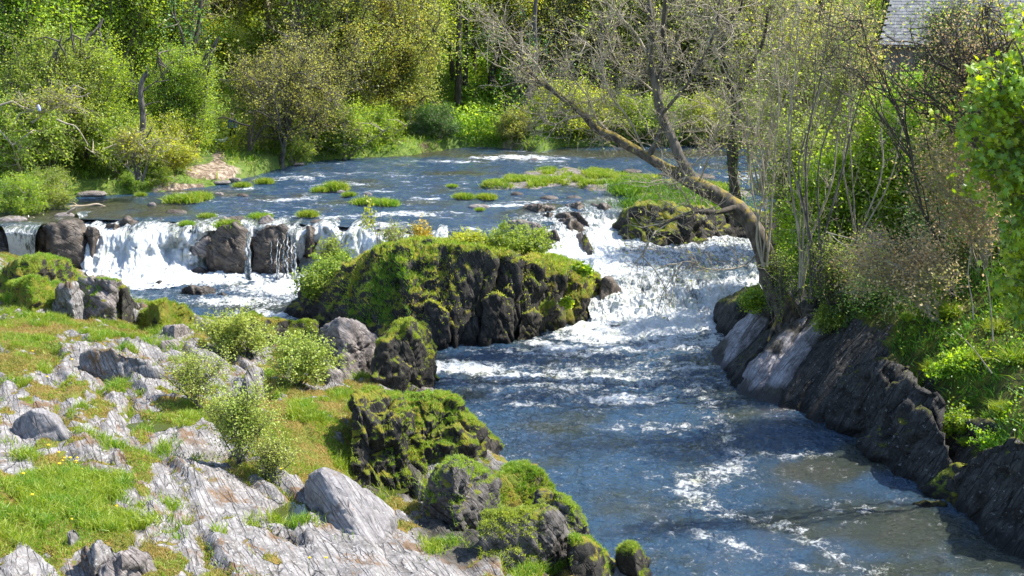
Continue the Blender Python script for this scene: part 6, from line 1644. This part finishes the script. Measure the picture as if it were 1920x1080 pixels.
# shrubs and trees of the right bank
def rb(label, px_, py_, rx, ry, Y, name='shrub', cat='shrub', leaf='leaf_fresh', bark='bark_grey', nl=40, nt=14, tl=.8, lpt=12, ls=.08, stems=4, r0=.05, ybase=None, rr=None, twr=.008, depth=None, **kw):
    c = at_y(px_, py_, Y); k = Y / FPX
    cr = (rx * k, depth or rx * k * .8, ry * k)
    b = at_y(px_, py_ + ry * 1.0, Y)
    if ybase is not None: b = at_y(ybase[0], ybase[1], ybase[2] if len(ybase) > 2 else Y)
    gz_ = right_z(b[0], b[1]) if b[0] > 4 else b[2]
    base = np.array([b[0], b[1], min(b[2], gz_) if b[0] > 4 else b[2]])
    e = empty(name, (0, 0, 0), label, cat)
    w, l = plant(lr_, base, c + [0, 0, cr[2] * .4], c, cr, nl=nl, nt=nt, tl=tl, lpt=lpt, ls=ls, stems=stems, r0=r0, tmin=.15, twr=twr, **kw)
    w.build('stems', M[bark], e)
    l.build('foliage', M[leaf], e, smooth=False)
    return e
rb('bright green leafy shrub in the middle of the right bank below the house', 1680, 330, 130, 130, 46.5, leaf='leaf_spring', nl=110, nt=16, lpt=20, ls=.11, spread=.12)
rb('light green shrub behind the thin sapling stems', 1560, 400, 90, 130, 47.5, leaf='leaf_spring', nl=100, nt=16, lpt=16, ls=.11, spread=.12)
rb('yellow green shrub behind the house end of the bank', 1600, 180, 90, 90, 56, leaf='leaf_olive', nl=50, nt=14, lpt=10, ls=.12, spread=.12, tl=1.0)
rb('large pale green tree rising behind the saplings', 1520, 120, 130, 150, 62, 'tree', 'tree', leaf='leaf_lime', bark='bark_pale', nl=80, nt=16, lpt=8, ls=.15, stems=2, r0=.14, tl=1.5, sub=1, twr=.012, spread=.15)
rb('dark leafy shrub behind the coppery hawthorn', 1760, 470, 130, 100, 44, leaf='leaf_dark', nl=60, nt=14, lpt=16, ls=.09, spread=.12)
rb('dark green shrub at the right edge above the bank grass', 1880, 480, 90, 120, 42, leaf='leaf_dark', nl=60, nt=14, lpt=16, ls=.09, spread=.12)
rb('dull green shrub between the tree roots and the hawthorn', 1570, 500, 60, 60, 42.8, leaf='leaf_olive', nl=40, nt=12, lpt=8, ls=.06, spread=.08)
rb('green shrub around the foot of the leaning tree', 1470, 495, 40, 40, 44.3, leaf='leaf_olive', nl=24, nt=10, lpt=8, ls=.06, tl=.4, spread=.06)
rb('coppery leaved hawthorn spreading over the middle of the right bank', 1690, 500, 130, 80, 39.5, 'hawthorn', 'small tree', leaf='leaf_pink', bark='bark_pale', nl=50, nt=14, lpt=4, ls=.085, sub=2, tl=.7, stems=3, ybase=(1760, 600, 40), twr=.006, leafcap=9000)
rb('coppery budding hawthorn right of the bright green shrub', 1800, 330, 110, 150, 40.5, 'hawthorn', 'small tree', leaf='leaf_pink', bark='bark_pale', nl=60, nt=14, lpt=4, ls=.085, sub=2, tl=.8, stems=3, ybase=(1850, 600, 41), twr=.007, leafcap=11000)
rb('dark branched tree with coppery buds before the house roof', 1790, 110, 170, 120, 40, 'hawthorn', 'small tree', leaf='leaf_pink', bark='bark_dark', nl=60, nt=14, lpt=2, ls=.075, sub=2, tl=1.0, stems=1, r0=.12, ybase=(2000, 520, 40), curl=.1, twr=.008, leafcap=6000)
rb('ochre leaved maple branches at the top right', 1880, 50, 70, 70, 34, 'maple_tree', 'tree', leaf='leaf_ochre', bark='bark_dark', nl=30, nt=10, lpt=3, ls=.09, tl=.7, stems=1, r0=.08, ybase=(2050, 500, 34), spread=.1)
rb('thin dark hawthorn branches crossing the gap at the top middle right', 1560, 60, 120, 70, 40.5, 'hawthorn', 'small tree', leaf='leaf_pink', bark='bark_dark', nl=24, nt=12, lpt=2, ls=.06, sub=2, tl=1.0, stems=1, r0=.05, ybase=(1800, 330, 40.5), curl=.1, twr=.008, leafcap=1500)

rb('tall olive shrub behind the pale bare sapling stems', 1490, 330, 70, 170, 51, leaf='leaf_olive', nl=80, nt=14, lpt=10, ls=.12, spread=.15)
rb('fresh green shrub under the tall olive one', 1530, 480, 80, 70, 47, leaf='leaf_spring', nl=70, nt=14, lpt=14, ls=.10, spread=.12)
rb('broad spring green shrub hiding the wall of the house', 1740, 215, 110, 90, 50, leaf='leaf_spring', nl=90, nt=14, lpt=12, ls=.13, spread=.15)
rb('olive shrub right of the one hiding the house wall', 1850, 250, 100, 110, 46, leaf='leaf_olive', nl=90, nt=14, lpt=12, ls=.12, spread=.15)
rb('ochre and green bush filling the gap above the dark shrub', 1800, 400, 90, 80, 45, leaf='leaf_olive', nl=70, nt=14, lpt=12, ls=.10, spread=.12)
rb('airy pale shrub left of the house roof', 1590, 110, 80, 110, 54, leaf='leaf_grey', bark='bark_pale', nl=60, nt=14, lpt=6, ls=.12, spread=.15)
rb('dark leaved shrub low on the bank behind the tree roots', 1640, 560, 90, 50, 42.5, leaf='leaf_dark', nl=60, nt=14, lpt=14, ls=.08, spread=.1)
rb('twiggy budding tree crossing the right half of the house roof', 1790, 60, 90, 90, 47, 'hawthorn', 'small tree', leaf='leaf_olive', bark='bark_dark', nl=50, nt=14, lpt=3, ls=.09, sub=2, tl=.9, stems=2, ybase=(1800, 420, 47), twr=.009, leafcap=7000)
# sycamore at the right edge: broad bright leaves, the largest of them single parts
syc = empty('sycamore_tree', (0, 0, 0), 'sycamore with broad bright green leaves hanging in from the right edge', 'tree')
cs = []
trunkb = np.array([13.2, 26.0, right_z(13.2, 26.0) - .2])
for k, (a, b, ra, rbb, Y) in enumerate([(1890, 130, 80, 60, 26), (1860, 210, 80, 60, 26.5), (1830, 240, 60, 50, 26), (1870, 330, 80, 60, 26.8), (1890, 430, 70, 70, 26), (1895, 520, 50, 60, 26.5), (1850, 160, 60, 50, 26.2), (1840, 300, 60, 60, 26.4), (1930, 280, 80, 120, 27.5), (1950, 40, 90, 80, 27), (1930, 590, 24, 30, 26.3), (1960, 440, 60, 120, 27.5)]):
    c = at_y(a, b, Y)
    w, cc = plant(lr_, trunkb, at_y(1990, 150, 27), c, (ra * Y / FPX, .9, rbb * Y / FPX), nl=18, nt=9, tl=.45, lpt=6, r0=.16 if k == 0 else .02, tmin=.45, spread=.09, palm=True, twr=.006, shell=.2, curl=.15)
    if k == 0: w.build('trunk', M['bark_grey'], syc)
    else: w.build('branches', M['bark_grey'], syc)['kind'] = 'stuff'
    cs.append(cc)
cs = np.concatenate(cs)
dist = cs[:, 1] + 0 * cs[:, 0]
px_all, py_all = to_px(cs[:, 0], cs[:, 1], cs[:, 2])
vis = (px_all < 1925) & (py_all > -10)
order = np.argsort(np.where(vis, dist, 999))
front = order[:290]; rest = order[290:]
V, F = palm_leaves(cs[rest], .135, lr_); MB().add(V, F).build('leaves', M['leaf_syc'], syc, smooth=False)['kind'] = 'stuff'
lm = []
for k in range(4):
    V, F = palm_leaves(np.zeros((1, 3)), .15, lr_, up=.9); lm.append(MB().add(V, F).mesh('leaf', M['leaf_syc'], smooth=False))
for i in front:
    o = bpy.data.objects.new('leaf', lm[int(lr_.integers(0, 4))]); COL.objects.link(o); o.parent = syc
    o.location = cs[i]; o.rotation_euler = (lr_.uniform(-.8, .8), lr_.uniform(-.8, .8), lr_.uniform(-1.4, 1.4)); o.scale = (lr_.uniform(.6, 1.25),) * 3

# grass, ferns and creepers of the right bank
P_, N_ = scatter(RG[0], RG[1], sstep(.3, .7, RG[2]) * (RG[0][:, 1] < 50) * (RG[0][:, 1] > 24) * (RG[0][:, 2] > .6) * (.25 + sstep(-.3, .1, fbm(RG[0], .9, 3, 500))), 70000, rng)
g = grass_mb(P_, N_, .34, .025, rng, .8).build('grass', M['grass_dark'], smooth=False); tag(g, 'rough green grass on the right bank', 'grass', kind='stuff')  # the darker grass colour stands in for tree shade over this bank
P_, N_ = scatter(RG[0], RG[1], sstep(.5, .8, RG[2]) * (RG[0][:, 1] < 50) * (RG[0][:, 2] > 1.0) * sstep(0, .3, fbm(RG[0], 1.1, 3, 505)), 34000, rng)
V, F = leaf_quads(P_ + N_ * rng.uniform(.03, .35, (len(P_), 1)), .085, rng); g = MB().add(V, F).build('bank_leaves', M['leaf_syc'], smooth=False); tag(g, 'leafy ground plants among the right bank grass', 'undergrowth', kind='stuff')
P_, N_ = scatter(RG[0], RG[1], (RG[0][:, 1] < 60) * sstep(3.6, 4.6, RG[0][:, 2]), 26000, rng)
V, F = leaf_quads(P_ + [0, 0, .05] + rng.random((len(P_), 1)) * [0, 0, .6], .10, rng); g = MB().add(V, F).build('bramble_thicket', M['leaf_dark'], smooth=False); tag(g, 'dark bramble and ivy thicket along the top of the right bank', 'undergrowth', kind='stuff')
def fern(proto, loc, s, rz, label):
    if proto is None:
        e = empty('grass_tussock', loc, label, 'grass tussock', 'tussocks on the right bank')
        a = rng.normal(size=(420, 3)) * [.1, .1, 0]
        gg = grass_mb(a, unit(a * 3 + [0, 0, .3]), .5, .022, rng, .75).build('blades', M['grass'], None, smooth=False); gg.parent = e; gg['kind'] = 'stuff'; e.scale = (s,) * 3
        return e
    return copy_tree(proto, loc, rz, s, label)
fp = None
for px_, py_, s_, lb in [(1780, 600, 1.0, 'pale arching grass tussock at the top of the bank grass'), (1720, 630, .7, 'grass tussock left of the arching one'), (1750, 700, .9, 'grass tussock hanging over the dark ledge'), (1700, 640, .6, 'small tussock over the black rock'),
                         (1830, 690, .9, 'tussock in the middle of the bank grass'), (1880, 770, .9, 'tussock above the big black boulder'), (1860, 790, .7, 'tussock with a reddish tip above the mossy boulder'), (1720, 740, .7, 'lowest tussock on the dark rocks'), (1900, 680, 1.0, 'tussock at the right edge of the bank'),
                         (1810, 835, .5, 'small tussock on the ledge over the olive boulder'), (1870, 620, 1.0, 'tussock under the sycamore leaves')]:
    z = 3.0
    for _ in range(30):
        p = at_z(px_, py_, z); z = .6 * z + .4 * right_z(p[0], p[1])
    p[2] = right_z(p[0], p[1])
    f_ = fern(fp, p, s_, rng.uniform(0, 6), lb); fp = fp or f_
for k, (bx_, by_, pts, lb) in enumerate([(1826, 600, [(1826, 600, 33), (1822, 560, 33), (1815, 520, 33), (1818, 480, 33)], 'tall dry stalk standing in the bank grass, left of the two'),
                                    (1862, 610, [(1862, 640, 33), (1858, 580, 33), (1852, 530, 33), (1843, 498, 33)], 'tall dry stalk standing in the bank grass, right of the two'),
                                    (1840, 650, [(1860, 700, 32), (1830, 660, 32), (1812, 640, 32), (1790, 620, 32)], 'dry stalk fallen across the bank grass')]):
    e, P, R = trunk_obj('dry_stalk', pts, 3, 1.4, 'bark_pale', None, n=12, sides=5); tag(e, lb, 'stalk')

# ------------------------------------------------------------------ shrubs of the island and the near bank
def near_shrub(label, px_, py_, rx, ry, Y, leaf='leaf_willow', bark='bark_grey', base=None, name='willow_bush', cat='bush', **kw):
    c = at_y(px_, py_, Y); k = Y / FPX
    b = at_y(*(base or (px_, py_ + ry, Y)))
    e = empty(name, (0, 0, 0), label, cat)
    a = dict(nl=50, nt=12, tl=.5, lpt=12, ls=.055, stems=8, r0=.016, tmin=.1, twr=.004, spread=.05, shell=.15, curl=.12); a.update(kw); a['nl'] = int(a['nl'] * .62); a['nt'] = int(a['nt'] * 1.5)
    w, l = plant(lr_, b, c + [0, 0, ry * k * .3], c, (rx * k, rx * k * .8, ry * k), **a)
    w.build('stems', M[bark], e); l.build('foliage', M[leaf], e, smooth=False)
    return e
def NB(px_, py_): return float(on_left(px_, py_)[1])
near_shrub('willow scrub farthest back near the pool', 430, 622, 85, 48, NB(430, 665), nl=60, lpt=14, ls=.07)
near_shrub('rounded willow scrub in front of the grey boulder', 560, 672, 90, 52, NB(560, 720), nl=70, lpt=13, ls=.065)
near_shrub('thin open willow scrub over the ridged pale rock', 372, 702, 80, 60, NB(372, 765), nl=50, nt=12, lpt=6, ls=.055)
near_shrub('dense pale willow bush in the middle of the near bank', 452, 790, 88, 78, NB(450, 880), nl=80, nt=14, lpt=11, ls=.05)
near_shrub('low tuft of willow right of the dense bush', 505, 860, 46, 40, NB(505, 895), nl=36, nt=10, lpt=9, ls=.045)
near_shrub('small willow seedling before the grey boulder', 475, 640, 40, 30, NB(475, 672), nl=24, nt=10, lpt=9, ls=.055)
near_shrub('shrubby green bush on top of the right end of the mossy rock', 968, 452, 78, 42, 53.5, leaf='leaf_olive', base=(975, 492, 53.5), nl=60, lpt=14, ls=.09, tl=.5)
near_shrub('orange flowered gorse bush on top of the mossy rock', 795, 440, 25, 30, 53, leaf='leaf_gorse', base=(795, 480, 53), nl=44, nt=12, lpt=9, ls=.07, tl=.3, name='gorse_bush')
near_shrub('leafy bramble spilling over the left shoulder of the mossy rock', 640, 508, 75, 34, 54, leaf='leaf_olive', base=(650, 530, 54), nl=60, lpt=13, ls=.09, tl=.5)
near_shrub('olive bramble low on the left shoulder of the mossy rock', 590, 535, 45, 22, 53.5, leaf='leaf_olive', base=(600, 550, 53.5), nl=60, lpt=12, ls=.09, tl=.45)
near_shrub('yellow green shrub between gorse and the round shrub on the mossy rock', 880, 452, 60, 20, 53, leaf='leaf_lime', base=(880, 475, 53), nl=50, lpt=10, ls=.08, tl=.4)
near_shrub('airy bush before the falls at the left shoulder of the mossy rock', 620, 470, 45, 30, 55.5, leaf='leaf_olive', base=(640, 520, 55), nl=26, lpt=5, ls=.09, tl=.5)
near_shrub('bare twiggy bush left of the gorse', 735, 440, 56, 36, 54, leaf='leaf_olive', base=(740, 478, 54), nl=34, nt=8, lpt=3, ls=.09, tl=.5, bark='bark_pale', twr=.01)
near_shrub('tall thin seedling with lime leaves left of the gorse', 690, 400, 36, 48, 55, leaf='leaf_lime', base=(712, 468, 55), nl=10, nt=5, lpt=4, ls=.12, tl=.4, stems=3, twr=.008)
near_shrub('brown dry scrub hanging over the front edge of the mossy rock', 890, 492, 50, 14, 51.4, leaf='leaf_pink', base=(890, 480, 51.6), nl=30, nt=8, lpt=6, ls=.07, tl=.25, bark='bark_pale')
for px_, py_, rx, ry, Y, lf, lb in [(1690, 672, 46, 30, 40.6, 'leaf_spring', 'green leafy plant spilling over the top of the black rock mass'), (1735, 735, 50, 34, 38.6, 'leaf_syc', 'deep green plant hanging over the dark broken rock'),
                               (1790, 690, 50, 40, 37.6, 'leaf_spring', 'bright fern clump in the middle of the bank grass'), (1640, 610, 50, 26, 42.0, 'leaf_dark', 'dark creeper hanging below the hawthorn onto the slabs'), (1800, 800, 46, 30, 35.6, 'leaf_syc', 'green plant on the dark ledge near the olive boulder'),
                               (1880, 830, 50, 34, 33.8, 'leaf_spring', 'leafy plant above the big black boulder'), (1560, 596, 40, 20, 42.6, 'leaf_olive', 'olive creeper over the slab tops beside the roots'), (1412, 560, 26, 22, 45.6, 'leaf_syc', 'small green plant on the dark mossy nose')]:
    near_shrub(lb, px_, py_, rx, ry, Y, leaf=lf, name='leafy_plant', cat='plant', base=(px_ + 8, py_ + 6, Y + .5), nl=44, nt=10, lpt=10, ls=.08, tl=.4, stems=5, droop=.4)
for px_, py_, s_, lb in [(1085, 503, .45, 'leafy rosette on the right end of the mossy rock'), (1064, 566, .4, 'leafy rosette clinging to the upright slabs'), (1098, 508, .4, 'rightmost leafy rosette of the mossy rock')]:
    near_shrub(lb, px_, py_, 16 * s_ * 2, 9 * s_ * 2.4, 51.2, leaf='leaf_syc', name='leafy_plant', cat='plant', nl=14, nt=6, lpt=6, ls=.16, tl=.15, stems=3)

# near bank turf
w_ = LG[2] * (LG[0][:, 2] > .4) * sstep(0.25, .6, LG[2])
lpx_, lpy_ = to_px(LG[0][:, 0], LG[0][:, 1], LG[0][:, 2])
inview = ((lpx_ > -60) & (lpx_ < 1400) & (lpy_ < 1120)).astype(float)
lush = ell(lpx_, lpy_, [(110, 930, 120, 60, 1), (200, 985, 80, 24, .8), (1010, 1050, 50, 36, 1), (60, 1000, 80, 24, .4), (600, 770, 60, 40, .3), (640, 860, 30, 36, .5)])
P_, N_ = scatter(LG[0], LG[1], w_ * inview * (1 - .9 * lush), 170000, rng)
hh = .05 + .07 * sstep(-.2, .4, fbm(P_, .8, 3, 600))
g = grass_mb(P_, N_, .1, .011, rng, .7, h_of=hh).build('grass', M['grass_dry'], smooth=False); tag(g, 'short mixed turf between the pale rocks of the near bank', 'grass', kind='stuff')
P_, N_ = scatter(LG[0], LG[1], w_ * inview * sstep(.0, .25, fbm(LG[0], .9, 4, 610)), 60000, rng)
g = grass_mb(P_, N_, .11, .012, rng, .6).build('grass', M['grass'], smooth=False); tag(g, 'green patches in the near bank turf', 'grass', kind='stuff')
P_, N_ = scatter(LG[0], LG[1], sstep(.25, .7, lush + .9 * fbm(LG[0], 1.3, 4, 611)) * inview * (LG[0][:, 2] > .5), 52000, rng)
g = grass_mb(P_, N_, .24, .014, rng, .5).build('grass', M['grass'], smooth=False); tag(g, 'tall lush grass at the lower left and lower middle', 'grass', kind='stuff')

# dandelions
dy_m = flat('dandelion_yellow', (.85, .55, .01)); st_m = flat('dandelion_stem', (.2, .3, .05))
def dandelion(p, label, proto=None):
    if proto is not None:
        return copy_tree(proto, p, rng.uniform(0, 6), rng.uniform(.8, 1.2), label)
    e = empty('dandelion', p, label, 'flower', 'dandelions in the near bank turf')
    V, F = tubes(np.array([[(0, 0, 0), (.01, 0, .12), (0, .01, .24)]]), np.full((1, 3), .004), 5); o = MB().add(V, F).build('stem', st_m); o.parent = e
    D, F = ico(2); V = D * [.032, .032, .016]; V[:, 2] += .25; V += unit(D) * (fbm(D, 6, 2, 1) * .008)[:, None]; o = MB().add(V, F).build('head', dy_m); o.parent = e
    return e
dp = None
for px_, py_ in [(112, 868), (118, 872), (122, 870), (133, 872), (144, 874), (146, 870), (144, 878), (154, 890), (113, 886), (45, 905), (92, 848), (62, 945), (136, 988), (220, 965), (581, 1058), (612, 1060), (527, 902), (62, 665), (90, 720), (136, 682)]:
    p = on_left(px_, py_ + 9)
    where = {(45, 905): 'near the left edge above the lush grass', (92, 848): 'just above the lush grass cluster', (62, 945): 'inside the lush lower left grass', (136, 988): 'at the foot of the lush lower left grass', (220, 965): 'right of the lush lower left grass',
             (581, 1058): 'in the bottom edge turf, left of two', (612, 1060): 'in the bottom edge turf, right of two', (527, 902): 'beside the low willow tuft', (62, 665): 'alone in the upper left turf', (90, 720): 'beside the angular grey boulder', (136, 682): 'at the edge of the ridged pale rock', (154, 890): 'at the right end of the cluster topping the lush grass'}
    d_ = dandelion(p, 'yellow dandelion ' + where.get((px_, py_), 'in the tight cluster topping the lush grass'), dp); dp = dp or d_
# yellow flowers on the right slab
yf = empty('flower_clump', at_y(1518, 648, 43.2), 'clump of small yellow flowers growing on the right bank slab', 'flowers')
for k in range(9):
    D, F = ico(2); V = D * .03 + lr_.normal(size=3) * [.1, .05, .14] + [0, 0, .12]; o = MB().add(V, F).build('flower', dy_m); o.parent = yf
V, F = leaf_quads(lr_.normal(size=(240, 3)) * [.14, .08, .12], .06, lr_); o = MB().add(V, F).build('leaves', M['leaf_fresh'], smooth=False); o.parent = yf; o['kind'] = 'stuff'

# rain pools among the rocks
for (px_, py_, ax, ay, lb), pz_ in zip(POOLS, PZ):
    p = np.array(pz_); ax *= 1.4; ay *= 1.4
    a = np.linspace(0, 2 * math.pi, 40, endpoint=False); rr = 1 + .2 * fbm(np.stack([np.cos(a), np.sin(a), 0 * a], -1), 1.5, 3, int(px_))
    V = np.concatenate([[p], p + np.stack([np.cos(a) * ax * rr, np.sin(a) * ay * rr, 0 * a], -1)]); F = np.array([[0, 1 + i, 1 + (i + 1) % 40] for i in range(40)])
    o = MB().add(V, F, foam=-.6).build('pool_water', M['puddle'], smooth=False); tag(o, lb, kind='structure')
